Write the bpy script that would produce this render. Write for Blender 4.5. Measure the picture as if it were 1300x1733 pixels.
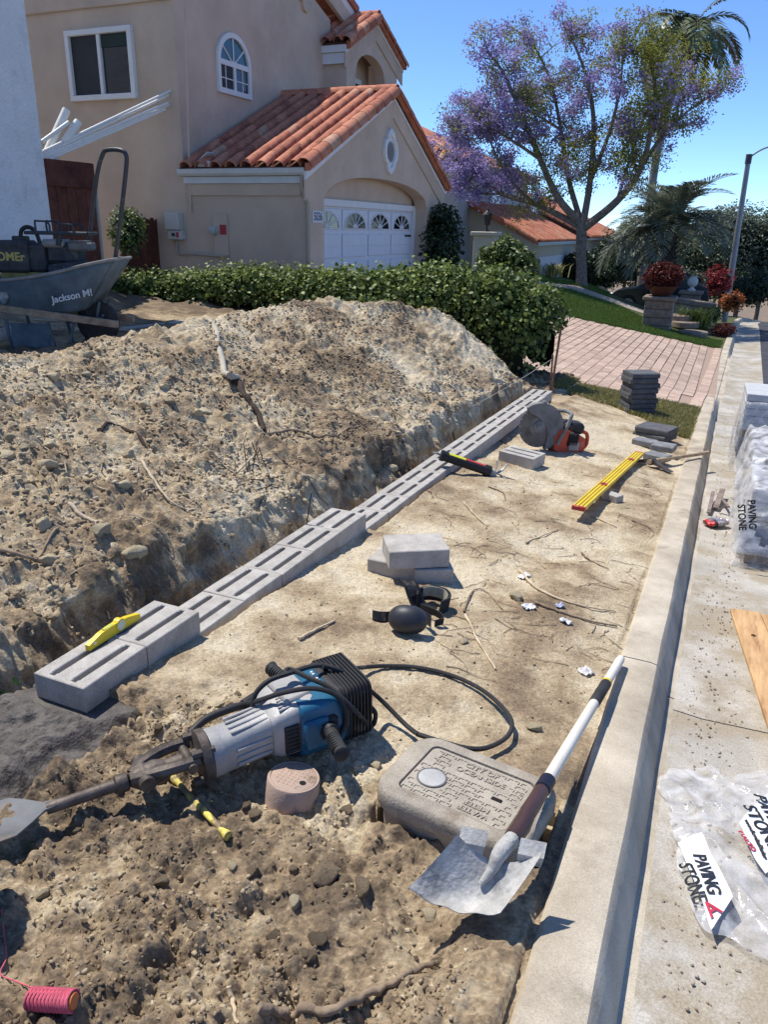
import bpy, bmesh, math, random
import numpy as np
from mathutils import Matrix, Vector
for o in list(bpy.data.objects): bpy.data.objects.remove(o)
sc = bpy.context.scene
COL = sc.collection
rnd = random.Random(7); rng = np.random.default_rng(11)
# ------------------------------------------------------------------ camera
F = 1302.0; CX, CY = 650.0, 866.5            # photograph pixels (1300 x 1733)
PITCH, ROLL, YAW = math.radians(20.3), math.radians(1.1), math.radians(23.07)
CAM = np.array([0.0, 0.0, 1.5])
W_ = np.array([-math.sin(YAW)*math.cos(PITCH), math.cos(YAW)*math.cos(PITCH), -math.sin(PITCH)])
r0 = np.array([math.cos(YAW), math.sin(YAW), 0.0]); u0 = np.cross(r0, W_)
R_ = r0*math.cos(ROLL)+u0*math.sin(ROLL); U_ = np.cross(R_, W_)
cd = bpy.data.cameras.new('camera'); cam = bpy.data.objects.new('camera', cd); COL.objects.link(cam)
cd.sensor_fit = 'VERTICAL'; cd.sensor_height = 36.0; cd.lens = F/1733*36.0; cd.clip_start = .05; cd.clip_end = 3000
mm = Matrix.Identity(4)
for i in range(3):
    mm[i][0], mm[i][1], mm[i][2], mm[i][3] = R_[i], U_[i], -W_[i], CAM[i]
cam.matrix_world = mm; sc.camera = cam
# ------------------------------------------------------------------ light
SUN_AZ, SUN_EL = math.radians(104), math.radians(63)   # direction the light travels: az from +Y towards +X
ld = Vector((math.sin(SUN_AZ)*math.cos(SUN_EL), math.cos(SUN_AZ)*math.cos(SUN_EL), -math.sin(SUN_EL)))
sl = bpy.data.lights.new('sun', 'SUN'); sl.energy = 3.3; sl.angle = math.radians(.53); sl.color = (1, .955, .88)
so = bpy.data.objects.new('sun', sl); COL.objects.link(so); so.rotation_euler = ld.to_track_quat('-Z', 'Y').to_euler(); so.location = (-20, 5, 40)
wd = bpy.data.worlds.new('World'); sc.world = wd; wd.use_nodes = True
wn = wd.node_tree.nodes; wl = wd.node_tree.links
sky = wn.new('ShaderNodeTexSky'); sky.sky_type = 'NISHITA'; sky.sun_disc = False
sky.sun_elevation = SUN_EL
# sun stands at azimuth opposite to the light's travel
sx, sy = -ld.x, -ld.y
sky.sun_rotation = math.atan2(sx, sy); sky.air_density = .8; sky.dust_density = 0.0; sky.ozone_density = 9; sky.altitude = 3000
wl.new(sky.outputs[0], wn['Background'].inputs[0]); wn['Background'].inputs[1].default_value = .142
sc.view_settings.view_transform = 'Standard'; sc.view_settings.look = 'None'; sc.view_settings.gamma = 1; sc.view_settings.use_curve_mapping = False
sc.view_settings.exposure = 0.76
sc.cycles.max_bounces = 6; sc.cycles.transparent_max_bounces = 12
# ------------------------------------------------------------------ pixels -> places
def ray(x, y): return R_*(x-CX)+U_*(CY-y)+W_*F
def Pz(x, y, z): v = ray(x, y); return CAM+v*((z-CAM[2])/v[2])
def Px(x, y, X): v = ray(x, y); return CAM+v*(X/v[0])
def Py(x, y, Y): v = ray(x, y); return CAM+v*(Y/v[1])
_ZY = [-30, -5, 0, 9, 12, 15, 20, 30, 40, 80, 200, 700]; _ZZ = [2.2, .365, 0, -.657, -.86, -.96, -1.08, -1.4, -2.1, -6.0, -12, -16]
def zs(y): return np.interp(y, _ZY, _ZZ)
def cxb(y): return np.interp(y, [-30, 3, 11.5, 20, 36, 60, 100], [-.205, -.19, -.11, .06, .42, 2.2, 8])   # back edge of the curb
def Kc(y): return np.interp(y, [2, 4, 8, 12], [.03, .06, .15, .12])
def sm(t): t = np.clip(t, 0, 1); return t*t*(3-2*t)
def xw(y): return np.interp(y, [1.7, 4, 8.6], [-1.935, -1.89, -1.77])      # centre line of the block wall
_CY = [0, 3.56, 4.05, 4.65, 5.36, 6.14, 6.44, 7.55, 8.46, 8.9, 9.56, 10.2]
_CXX = [-4.2, -4.2, -4.2, -4.2, -4.2, -4.2, -4.0, -3.6, -3.0, -2.8, -2.5, -2.4]
_CZ = [.75, .66, .62, .655, .67, .67, .75, .73, .66, .40, -.2, -.4]
def G0(x, y):
    x = np.asarray(x, float); y = np.asarray(y, float)
    z0 = zs(y); strip = z0-Kc(y)*np.minimum(x+.2, 0)
    strip = strip-.075*sm((2.02-y)/.42)*sm((-.32-x)/.12)*sm((x+1.75)/.3)
    # spoil heap and yard
    xt = xw(y)-.2; xc = np.interp(y, _CY, _CXX); zc = np.interp(y, _CY, _CZ)
    zf = z0+Kc(y)*1.7-.12-.05*sm((2.2-y)/.5)
    u = np.clip((xt-x)/np.maximum(xt-xc, .05), 0, 1)
    prof = .24*sm(u/.085)+.76*np.where(u > .03, ((u-.03)/.97)**.86, 0)
    heap = zf+(zc-zf)*np.clip(prof, 0, 1)
    yard = .2+.02*np.sin(x*1.3+y)
    back = yard+(zc-yard)*(1-sm((xc-x)/1.0))
    heap = np.where(x < xc, back, heap)
    edge = sm((xt+.16-x)/.13)
    left = strip*(1-edge)+heap*edge
    hg = np.interp(x, [-12, -10, -6, -4, -2.6, -1.8, -.2], [.4, .38, .22, -.02, -.36, -.52, 0])
    hg = np.where(x > -1.8, strip, hg)
    b = sm((y-9.2)/1.0); z = left*(1-b)+hg*b
    dz = -.12
    drive = z0+(dz-z0)*np.clip((-x-.15)/6.6, 0, 1)-.118*np.interp(y, [12.6, 14, 19.4, 20.6], [0, 1, 1, 0])*(1-sm((cxb(y)-x)/1.6))
    b2 = sm((y-11.2)/.5); z = z*(1-b2)+drive*b2
    zl = np.interp(x, [-12, -4.5, -2.5, -1, 0], [.3, -.13, -.78, -1.2, -1.35])
    d20 = zs(20.6)+(dz-zs(20.6))*np.clip((-x-.15)/6.6, 0, 1)
    t = np.clip((y-20.6)/6.6, 0, 1); lawn = d20*(1-t)+zl*t+np.where(y > 27.2, (zs(y)-zs(27.2))*.9, 0)
    z = np.where(y > 20.6, lawn, z); z = np.where(y > 27.4, z+(np.minimum(z, -1.75)-z)*sm((y-27.4)/2.0)*sm((x+6.5)/1.5), z)
    far = zs(y); z = np.where(y > 60, far, np.where(y > 40, z*(1-sm((y-40)/20))+far*sm((y-40)/20), z))
    return np.where(x > cxb(y)+.15, z0, z)
def g0(x, y): return float(G0(np.array([x]), np.array([y]))[0])
def Pg(x, y, h=0.0):
    v = ray(x, y); ts = np.geomspace(.0004, .06, 3000)
    p = CAM[None]+v[None]*ts[:, None]; d = p[:, 2]-(G0(p[:, 0], p[:, 1])+h)
    k = np.argmax(d < 0); a, b = ts[max(k-1, 0)], ts[k]
    for _ in range(30):
        m = (a+b)/2; q = CAM+v*m
        if q[2]-(g0(q[0], q[1])+h) > 0: a = m
        else: b = m
    return CAM+v*a
def Ps(x, y, h=0.0):                          # on the gutter pan, 0.15 below the curb top
    v = ray(x, y); ts = np.geomspace(.0004, .06, 4000)
    p = CAM[None]+v[None]*ts[:, None]; d = p[:, 2]-(zs(p[:, 1])-.15+h); k = np.argmax(d < 0)
    return p[k]
# ------------------------------------------------------------------ noise
_perm = np.random.default_rng(3).permutation(4096)
def _h(ix, iy): return _perm[(_perm[ix & 4095]+iy) & 4095]
def perlin(x, y):
    x = np.asarray(x, float)+500; y = np.asarray(y, float)+500
    ix = np.floor(x).astype(np.int64); iy = np.floor(y).astype(np.int64); fx = x-ix; fy = y-iy
    u = fx*fx*fx*(fx*(fx*6-15)+10); v = fy*fy*fy*(fy*(fy*6-15)+10)
    def g(a, b, dx, dy):
        an = _h(a, b)*(2*np.pi/4096); return np.cos(an)*dx+np.sin(an)*dy
    return ((g(ix, iy, fx, fy)*(1-u)+g(ix+1, iy, fx-1, fy)*u)*(1-v)+(g(ix, iy+1, fx, fy-1)*(1-u)+g(ix+1, iy+1, fx-1, fy-1)*u)*v)*1.5
def fbm(x, y, f, n, gain=.5, ridged=False):
    s = 0; a = 1.0
    for i in range(n):
        v = perlin(x*f+i*17.3, y*f-i*9.1); s = s+a*((1-2*np.abs(v)) if ridged else v); a *= gain; f *= 2.03
    return s
# ------------------------------------------------------------------ materials
MATS = {}
def mat(name, c, rough=.8, var=.18, scale=6.0, c2=None, bump=.15, bscale=80.0, metal=0.0, rand=0.0, spec=.3, fine=.0, alpha=None, trans=0.0, emis=None, coat=0.0, detail=6, c3=None, thr3=.62, scale3=3.0):
    if name in MATS: return MATS[name]
    m = bpy.data.materials.new(name); m.use_nodes = True; nt = m.node_tree; N = nt.nodes; L = nt.links
    b = N['Principled BSDF']; b.inputs['Roughness'].default_value = rough; b.inputs['Metallic'].default_value = metal; b.inputs['Specular IOR Level'].default_value = spec
    if coat: b.inputs['Coat Weight'].default_value = coat; b.inputs['Coat Roughness'].default_value = .142
    tc = N.new('ShaderNodeTexCoord'); oi = N.new('ShaderNodeObjectInfo')
    mp = N.new('ShaderNodeVectorMath'); mp.operation = 'MULTIPLY_ADD'
    rv = N.new('ShaderNodeCombineXYZ'); L.new(oi.outputs['Random'], rv.inputs[0]); L.new(oi.outputs['Random'], rv.inputs[1])
    L.new(rv.outputs[0], mp.inputs[0]); mp.inputs[1].default_value = (37, 91, 13); L.new(tc.outputs['Object'], mp.inputs[2])
    n1 = N.new('ShaderNodeTexNoise'); n1.inputs['Scale'].default_value = scale; n1.inputs['Detail'].default_value = detail; n1.inputs['Roughness'].default_value = .62; L.new(mp.outputs[0], n1.inputs['Vector'])
    cr = N.new('ShaderNodeValToRGB'); cr.color_ramp.elements[0].position = .3; cr.color_ramp.elements[1].position = .7
    lo = [max(0, k*(1-var)) for k in c]; hi = [k*(1+var) for k in (c2 or c)]
    cr.color_ramp.elements[0].color = (*lo, 1); cr.color_ramp.elements[1].color = (*hi, 1); L.new(n1.outputs[0], cr.inputs[0]); out = cr.outputs[0]
    if c3:
        n3 = N.new('ShaderNodeTexNoise'); n3.inputs['Scale'].default_value = scale3; n3.inputs['Detail'].default_value = 8; n3.inputs['Roughness'].default_value = .7; L.new(mp.outputs[0], n3.inputs['Vector'])
        r3 = N.new('ShaderNodeValToRGB'); r3.color_ramp.elements[0].position = thr3-.06; r3.color_ramp.elements[1].position = thr3+.06; L.new(n3.outputs[0], r3.inputs[0])
        mx3 = N.new('ShaderNodeMix'); mx3.data_type = 'RGBA'; L.new(r3.outputs[0], mx3.inputs[0]); L.new(out, mx3.inputs[6]); mx3.inputs[7].default_value = (*c3, 1); out = mx3.outputs[2]
    if fine:
        n2 = N.new('ShaderNodeTexNoise'); n2.inputs['Scale'].default_value = bscale*1.3; n2.inputs['Detail'].default_value = 3; L.new(mp.outputs[0], n2.inputs['Vector'])
        mr = N.new('ShaderNodeMapRange'); mr.inputs[1].default_value = .3; mr.inputs[2].default_value = .7; mr.inputs[3].default_value = 1-fine; mr.inputs[4].default_value = 1+fine; L.new(n2.outputs[0], mr.inputs[0])
        vm = N.new('ShaderNodeVectorMath'); vm.operation = 'SCALE'; L.new(out, vm.inputs[0]); L.new(mr.outputs[0], vm.inputs['Scale']); out = vm.outputs[0]
    if rand:
        mr = N.new('ShaderNodeMapRange'); mr.inputs[3].default_value = 1-rand; mr.inputs[4].default_value = 1+rand; L.new(oi.outputs['Random'], mr.inputs[0])
        vm = N.new('ShaderNodeVectorMath'); vm.operation = 'SCALE'; L.new(out, vm.inputs[0]); L.new(mr.outputs[0], vm.inputs['Scale']); out = vm.outputs[0]
    L.new(out, b.inputs['Base Color'])
    if bump:
        nb = N.new('ShaderNodeTexNoise'); nb.inputs['Scale'].default_value = bscale; nb.inputs['Detail'].default_value = 5; L.new(mp.outputs[0], nb.inputs['Vector'])
        bp = N.new('ShaderNodeBump'); bp.inputs['Strength'].default_value = bump; bp.inputs['Distance'].default_value = .6/bscale; L.new(nb.outputs[0], bp.inputs['Height']); L.new(bp.outputs[0], b.inputs['Normal'])
    if trans: b.inputs['Transmission Weight'].default_value = trans
    if alpha is not None: b.inputs['Alpha'].default_value = alpha
    if emis: b.inputs['Emission Color'].default_value = (*emis, 1); b.inputs['Emission Strength'].default_value = 1
    MATS[name] = m; return m
def leafmat(name, ca, cb, tr=.35, rough=.5, spec=.4):
    if name in MATS: return MATS[name]
    m = bpy.data.materials.new(name); m.use_nodes = True; nt = m.node_tree; N = nt.nodes; L = nt.links; b = N['Principled BSDF']
    at = N.new('ShaderNodeAttribute'); at.attribute_name = 'tone'
    cr = N.new('ShaderNodeValToRGB'); cr.color_ramp.elements[0].color = (*ca, 1); cr.color_ramp.elements[1].color = (*cb, 1); L.new(at.outputs['Fac'], cr.inputs[0])
    L.new(cr.outputs[0], b.inputs['Base Color']); b.inputs['Roughness'].default_value = rough; b.inputs['Specular IOR Level'].default_value = spec
    t = N.new('ShaderNodeBsdfTranslucent'); L.new(cr.outputs[0], t.inputs[0]); mx = N.new('ShaderNodeMixShader'); mx.inputs[0].default_value = tr
    L.new(b.outputs[0], mx.inputs[1]); L.new(t.outputs[0], mx.inputs[2]); L.new(mx.outputs[0], N['Material Output'].inputs[0])
    MATS[name] = m; return m
# ------------------------------------------------------------------ mesh builder
def T(x=0, y=0, z=0): return Matrix.Translation((x, y, z))
def RX(a): return Matrix.Rotation(math.radians(a), 4, 'X')
def RY(a): return Matrix.Rotation(math.radians(a), 4, 'Y')
def RZ(a): return Matrix.Rotation(math.radians(a), 4, 'Z')
def V3(a): return Vector((float(a[0]), float(a[1]), float(a[2])))
def frame(o, xd, up=(0, 0, 1)):
    x = V3(xd).normalized(); z = V3(up); y = z.cross(x).normalized(); z = x.cross(y)
    m = Matrix.Identity(4)
    for i in range(3): m[i][0], m[i][1], m[i][2], m[i][3] = x[i], y[i], z[i], float(o[i])
    return m
class MB:
    def __init__(s): s.v = []; s.f = []
    def add(s, vs, fs, m=None):
        n = len(s.v)
        s.v += [tuple(m @ Vector(v)) for v in vs] if m is not None else [tuple(map(float, v)) for v in vs]
        s.f += [tuple(i+n for i in f) for f in fs]; return s
    def box(s, sx, sy, sz, m=None, b=0.0, c=(0, 0, 0)):
        hx, hy, hz = sx/2, sy/2, sz/2; b = min(b, hx*.95, hy*.95, hz*.95)
        if b <= 0:
            vs = [(c[0]+i*hx, c[1]+j*hy, c[2]+k*hz) for i in (-1, 1) for j in (-1, 1) for k in (-1, 1)]
            return s.add(vs, [(0, 1, 3, 2), (4, 6, 7, 5), (0, 4, 5, 1), (2, 3, 7, 6), (0, 2, 6, 4), (1, 5, 7, 3)], m)
        vs = []; ix = {}
        for i in (-1, 1):
            for j in (-1, 1):
                for k in (-1, 1):
                    for ax in range(3):
                        p = [i*(hx-b), j*(hy-b), k*(hz-b)]; p[ax] = (i*hx, j*hy, k*hz)[ax]
                        ix[(i, j, k, ax)] = len(vs); vs.append((p[0]+c[0], p[1]+c[1], p[2]+c[2]))
        fs = []
        for ax in range(3):
            o = [a for a in range(3) if a != ax]
            for sgn in (-1, 1):
                q = []
                for a, bb in ((-1, -1), (1, -1), (1, 1), (-1, 1)):
                    k = [0, 0, 0]; k[ax] = sgn; k[o[0]] = a; k[o[1]] = bb; q.append(ix[(*k, ax)])
                fs.append(tuple(q if (sgn > 0) == (ax != 1) else q[::-1]))
        for ax in range(3):
            o = [a for a in range(3) if a != ax]
            for a in (-1, 1):
                for bb in (-1, 1):
                    k0 = [0, 0, 0]; k0[ax] = -1; k0[o[0]] = a; k0[o[1]] = bb; k1 = list(k0); k1[ax] = 1
                    fs.append((ix[(*k0, o[0])], ix[(*k1, o[0])], ix[(*k1, o[1])], ix[(*k0, o[1])]))
        for i in (-1, 1):
            for j in (-1, 1):
                for k in (-1, 1): fs.append(tuple(ix[(i, j, k, a)] for a in range(3)))
        return s.add(vs, fs, m)
    def loft(s, rings, m=None, closed=True, caps=True):
        n = len(rings[0]); vs = [p for r in rings for p in r]; fs = []
        for i in range(len(rings)-1):
            for j in range(n if closed else n-1):
                a = i*n+j; b = i*n+(j+1) % n; fs.append((a, b, b+n, a+n))
        if caps and closed: fs.append(tuple(range(n))[::-1]); fs.append(tuple(range((len(rings)-1)*n, len(rings)*n)))
        return s.add(vs, fs, m)
    def tube(s, path, r, n=8, m=None, caps=True, squash=1.0):
        P = [Vector(V3(p)) for p in path]; k = len(P); rs = r if isinstance(r, (list, tuple)) else [r]*k
        t0 = (P[1]-P[0]).normalized(); ref = Vector((0, 0, 1)) if abs(t0.z) < .9 else Vector((1, 0, 0)); nx = t0.cross(ref).normalized(); rings = []
        for i in range(k):
            t = (P[min(i+1, k-1)]-P[max(i-1, 0)]).normalized(); nx = (nx-t*nx.dot(t)); nx = nx.normalized() if nx.length > 1e-6 else t.orthogonal().normalized(); ny = t.cross(nx)
            rings.append([tuple(P[i]+(nx*math.cos(a)+ny*math.sin(a)*squash)*rs[i]) for a in [2*math.pi*j/n for j in range(n)]])
        return s.loft(rings, m, True, caps)
    def cyl(s, p0, p1, r0, r1=None, n=16, m=None): return s.tube([p0, p1], [r0, r0 if r1 is None else r1], n, m)
    def lathe(s, prof, n=24, m=None, caps=True):
        return s.loft([[(r*math.cos(2*math.pi*j/n), r*math.sin(2*math.pi*j/n), z) for j in range(n)] for r, z in prof], m, True, caps)
    def prism(s, poly, z0, z1, m=None):
        n = len(poly); vs = [(x, y, z0) for x, y in poly]+[(x, y, z1) for x, y in poly]
        return s.add(vs, [tuple(range(n))[::-1], tuple(range(n, 2*n))]+[(i, (i+1) % n, n+(i+1) % n, n+i) for i in range(n)], m)
    def cells(s, xs, ys, solid, z0, z1, zb, m=None):     # plan grid of solid / sunk cells, sunk cells have their floor at zb
        nx, ny = len(xs)-1, len(ys)-1
        H = lambda i, j: None if not (0 <= i < nx and 0 <= j < ny) else (z1 if solid(i, j) else zb)
        for i in range(nx):
            for j in range(ny):
                h = H(i, j); x0, x1, y0, y1 = xs[i], xs[i+1], ys[j], ys[j+1]
                s.add([(x0, y0, h), (x1, y0, h), (x1, y1, h), (x0, y1, h)], [(0, 1, 2, 3)], m)
                for (di, dj, a, b) in ((-1, 0, (x0, y1), (x0, y0)), (1, 0, (x1, y0), (x1, y1)), (0, -1, (x0, y0), (x1, y0)), (0, 1, (x1, y1), (x0, y1))):
                    g = H(i+di, j+dj); lo = z0 if g is None else g
                    if lo < h: s.add([(*a, lo), (*b, lo), (*b, h), (*a, h)], [(0, 1, 2, 3)], m)
        return s
    def mesh(s, name, mt, smooth=38):
        me = bpy.data.meshes.new(name); me.from_pydata(s.v, [], s.f)
        bm = bmesh.new(); bm.from_mesh(me); bmesh.ops.recalc_face_normals(bm, faces=bm.faces); bm.to_mesh(me); bm.free()
        for q in (mt if isinstance(mt, (list, tuple)) else [mt]): me.materials.append(q)
        if smooth: me.shade_smooth(); me.set_sharp_from_angle(angle=math.radians(smooth))
        return me
    def build(s, name, mt, parent=None, m=None, smooth=38): return put(name, s.mesh(name, mt, smooth), parent, m)
def put(name, me, parent=None, m=None):
    o = bpy.data.objects.new(name, me); COL.objects.link(o)
    if parent is not None: o.parent = parent
    if m is not None: o.matrix_basis = m
    return o
def tag(o, label=None, cat=None, group=None, kind=None):
    if label: o['label'] = label
    if cat: o['category'] = cat
    if group: o['group'] = group
    if kind: o['kind'] = kind
    return o
def thing(name, label, cat, m=None, group=None):
    o = bpy.data.objects.new(name, None); COL.objects.link(o); o.empty_display_size = .1
    if m is not None: o.matrix_world = m
    return tag(o, label, cat, group)
def struct(name, parent=None):
    o = bpy.data.objects.new(name, None); COL.objects.link(o); o['kind'] = 'structure'; o.empty_display_size = .1; return o
def npmesh(name, V, Fq, mt, tone=None, smooth=True):
    me = bpy.data.meshes.new(name); V = np.asarray(V, np.float32); Fq = np.asarray(Fq, np.int32); k = Fq.shape[1]
    me.vertices.add(len(V)); me.vertices.foreach_set('co', V.ravel()); me.loops.add(Fq.size); me.loops.foreach_set('vertex_index', Fq.ravel())
    me.polygons.add(len(Fq)); me.polygons.foreach_set('loop_start', np.arange(0, Fq.size, k, dtype=np.int32)); me.polygons.foreach_set('loop_total', np.full(len(Fq), k, np.int32))
    me.update(calc_edges=True); me.materials.append(mt)
    if tone is not None:
        a = me.attributes.new('tone', 'FLOAT', 'POINT'); a.data.foreach_set('value', np.asarray(tone, np.float32))
    if smooth: me.shade_smooth()
    return me
def copy_tree(o, parent=None, m=None):
    c = o.copy(); COL.objects.link(c); c.parent = parent
    if m is not None: c.matrix_world = m
    for ch in o.children: 
        d = ch.copy(); COL.objects.link(d); d.parent = c; d.matrix_basis = ch.matrix_basis.copy()
        for g in ch.children: e = g.copy(); COL.objects.link(e); e.parent = d; e.matrix_basis = g.matrix_basis.copy()
    return c
def textmesh(name, s, size, mt, parent, m, extrude=.001, bold=0.0, align='CENTER', xscale=1.0):
    cu = bpy.data.curves.new(name, 'FONT'); cu.body = s; cu.size = size; cu.extrude = extrude; cu.align_x = align; cu.align_y = 'CENTER'; cu.offset = bold
    t = bpy.data.objects.new(name, cu); me = bpy.data.meshes.new_from_object(t); bpy.data.objects.remove(t); bpy.data.curves.remove(cu)
    me.materials.clear(); me.materials.append(mt)
    if xscale != 1.0: me.transform(Matrix.Diagonal((xscale, 1, 1, 1)))
    return put(name, me, parent, m)
def spline(pts, n=8):                            # Catmull-Rom through 3-D points
    P = [V3(p) for p in pts]; out = []
    for i in range(len(P)-1):
        a, b, c, d = P[max(i-1, 0)], P[i], P[i+1], P[min(i+2, len(P)-1)]
        for k in range(n):
            t = k/n; out.append(.5*((2*b)+(c-a)*t+(2*a-5*b+4*c-d)*t*t+(3*b-a-3*c+d)*t**3))
    return out+[P[-1]]
# ================================================================== ground
def dirtmat():
    m = bpy.data.materials.new('dirt'); m.use_nodes = True; nt = m.node_tree; N = nt.nodes; L = nt.links; b = N['Principled BSDF']; b.inputs['Roughness'].default_value = .95; b.inputs['Specular IOR Level'].default_value = .1
    tc = N.new('ShaderNodeTexCoord'); at = N.new('ShaderNodeAttribute'); at.attribute_name = 'tone'
    def noise(s, d=6, r=.6):
        n = N.new('ShaderNodeTexNoise'); n.inputs['Scale'].default_value = s; n.inputs['Detail'].default_value = d; n.inputs['Roughness'].default_value = r; L.new(tc.outputs['Object'], n.inputs['Vector']); return n
    def math_(op, a, b_, clamp=False):
        n = N.new('ShaderNodeMath'); n.operation = op; n.use_clamp = clamp
        for i, q in enumerate((a, b_)):
            if isinstance(q, (int, float)): n.inputs[i].default_value = q
            else: L.new(q, n.inputs[i])
        return n.outputs[0]
    n1 = noise(2.3, 8, .65); n2 = noise(38, 6, .7)
    t = math_('ADD', at.outputs['Fac'], math_('MULTIPLY', math_('SUBTRACT', n1.outputs[0], .5), 1.0))
    t = math_('ADD', t, math_('MULTIPLY', math_('SUBTRACT', n2.outputs[0], .5), .75), True)
    cr = N.new('ShaderNodeValToRGB'); e = cr.color_ramp.elements
    e[0].position = 0; e[0].color = (.565, .485, .35, 1); e[1].position = 1; e[1].color = (.15, .112, .076, 1)
    k = e.new(.3); k.color = (.455, .37, .245, 1); k = e.new(.62); k.color = (.305, .228, .145, 1); L.new(t, cr.inputs[0])
    vo = N.new('ShaderNodeTexVoronoi'); vo.inputs['Scale'].default_value = 130; L.new(tc.outputs['Object'], vo.inputs['Vector'])
    hs = N.new('ShaderNodeMapRange'); hs.inputs[1].default_value = 0; hs.inputs[2].default_value = 1; hs.inputs[3].default_value = .78; hs.inputs[4].default_value = 1.16
    sx = N.new('ShaderNodeSeparateColor'); L.new(vo.outputs['Color'], sx.inputs[0]); L.new(sx.outputs[0], hs.inputs[0])
    vm = N.new('ShaderNodeVectorMath'); vm.operation = 'SCALE'; L.new(cr.outputs[0], vm.inputs[0]); L.new(hs.outputs[0], vm.inputs['Scale']); L.new(vm.outputs[0], b.inputs['Base Color'])
    nb = noise(95, 8, .75); v2 = N.new('ShaderNodeTexVoronoi'); v2.inputs['Scale'].default_value = 70; L.new(tc.outputs['Object'], v2.inputs['Vector'])
    hh = math_('SUBTRACT', nb.outputs[0], math_('MULTIPLY', v2.outputs['Distance'], .6))
    bp = N.new('ShaderNodeBump'); bp.inputs['Strength'].default_value = .55; bp.inputs['Distance'].default_value = .012; L.new(hh, bp.inputs['Height']); L.new(bp.outputs[0], b.inputs['Normal'])
    return m
DIRT = dirtmat()
def lines(a, b, f):
    o = [a]
    while o[-1] < b: o.append(o[-1]+f(o[-1]))
    return np.array(o)
gx = np.concatenate([-lines(4.35, 9.5, lambda v: .03+.05*(v-4.35))[::-1], -lines(.02, 4.33, lambda v: .0085 if v < 2.2 else .0115)[::-1]])
gy = lines(.35, 11.6, lambda v: .0038+.0021*v)
XX, YY = np.meshgrid(gx, gy)
ZZ = G0(XX, YY)
lw = xw(YY)                                            # wall centre
onstrip = sm((XX-(lw+.05))/.1); onheap = 1-sm((XX-(lw-.22))/.12)
front = sm((2.15-YY)/.55)*onstrip                      # churned soil in front
nearwall = np.exp(-((XX-(lw+.2))/.12)**2)*onstrip
big = fbm(XX, YY, .9, 4); med = fbm(XX, YY, 5, 4); fin = fbm(XX, YY, 22, 4, .6); rid = fbm(XX, YY, 9, 3, .5, True)
compact = onstrip*(1-front)
def worley(x, y, f, seed=0):                             # rounded lumps: one random bump per cell
    x = x*f; y = y*f; ix = np.floor(x).astype(np.int64); iy = np.floor(y).astype(np.int64); best = np.zeros_like(x); tn = np.zeros_like(x)
    for di in (-1, 0, 1):
        for dj in (-1, 0, 1):
            a = ix+di; b = iy+dj; h1 = _h(a+seed, b)/4096.0; h2 = _h(b+seed+77, a)/4096.0; h3 = _h(a+31, b+seed+5)/4096.0
            d2 = ((x-a-h1)**2+(y-b-h2)**2)/(.35+.55*h3)**2; v = np.sqrt(np.clip(1-d2, 0, 1))*(.25+.75*h3)
            up = v > best; best = np.where(up, v, best); tn = np.where(up, h2, tn)
    return best, tn
wob = fbm(XX, YY, 30, 2)*.012
w1, c1 = worley(XX+wob, YY-wob, 17, 3); w2, c2_ = worley(XX-wob, YY+wob, 38, 9); w3, c3_ = worley(XX+wob*.5, YY, 80, 21)
pat = sm((fbm(XX, YY, 2.4, 3)+.25)/.7)                    # where the soil is lumpy and where it is trodden
ZZ = ZZ+big*(.03*compact+.02*front+.06*onheap)+med*(.008*compact+.02*front+.03*onheap)+fin*(.003*compact+.004*front+.007*onheap)
ZZ = ZZ+front*(w1*.045*pat+w2*.024*(.3+.7*pat)+w3*.010+.022*np.clip(fbm(XX, YY, 7, 4, .6), -1, 1))+onheap*(w1*.036*pat+w2*.026*(.4+.6*pat)+w3*.011)+compact*(w3*.0025*pat+w2*.002)
# gullies raked down the heap
gul = fbm(XX*.6+YY*.8, (YY-XX)*.25, 3.1, 3); ZZ -= onheap*.04*np.clip(gul, 0, 1)
nd = sm((XX+.55)/.35); ZZ = ZZ*(1-nd)+(G0(XX, YY)*.6+ZZ*.4-.012)*nd     # settles against the curb
tone = .34+.25*big+.25*med
tone = tone+front*(.45+.3*fbm(XX, YY, 1.7, 3))+compact*(.09+.34*fbm(XX,YY,2.6,4))+onheap*(.20+.42*fbm(XX, YY, 1.1, 4))
tone += .3*sm((XX+.75)/.3)*sm((3.6-YY)/1.2)*(YY > 2.0)      # damp soil by the curb
bankz = sm((XX-(lw-.62))/.2)*onheap; tone += .08*bankz
tone += .35*sm((YY-9.4)/.6)*onheap+.15*sm((-4.6-XX)/1.0)
pal = np.exp(-(((XX+1.05)/.35)**2+((YY-7.6)/.9)**2)); tone -= .55*pal        # grey dust round the saw
# clods pressed into the sheet
def stamp(cx, cy, r, h):
    i0, i1 = np.searchsorted(gx, cx-r), np.searchsorted(gx, cx+r); j0, j1 = np.searchsorted(gy, cy-r), np.searchsorted(gy, cy+r)
    if i1-i0 < 2 or j1-j0 < 2: return
    dx = (gx[i0:i1]-cx)/r; dy = (gy[j0:j1]-cy)/r; d = dx[None]**2+dy[:, None]**2+.35*np.sin(dx[None]*4+cy*50)*np.sin(dy[:, None]*4+cx*50)
    ZZ[j0:j1, i0:i1] += h*np.sqrt(np.clip(1-d, 0, 1)); tone[j0:j1, i0:i1] += (d < 1)*rng.uniform(-.12, .12)
for i in range(900):
    y = .5+1.75*rng.random()**.9; x = rng.uniform(-1.75, -.35); r = .006+.03*rng.random()**3.2
    if rng.random() > sm((2.2-y)/.5)+.04: continue
    stamp(x, y, r, r*rng.uniform(.25, .6))
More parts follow.
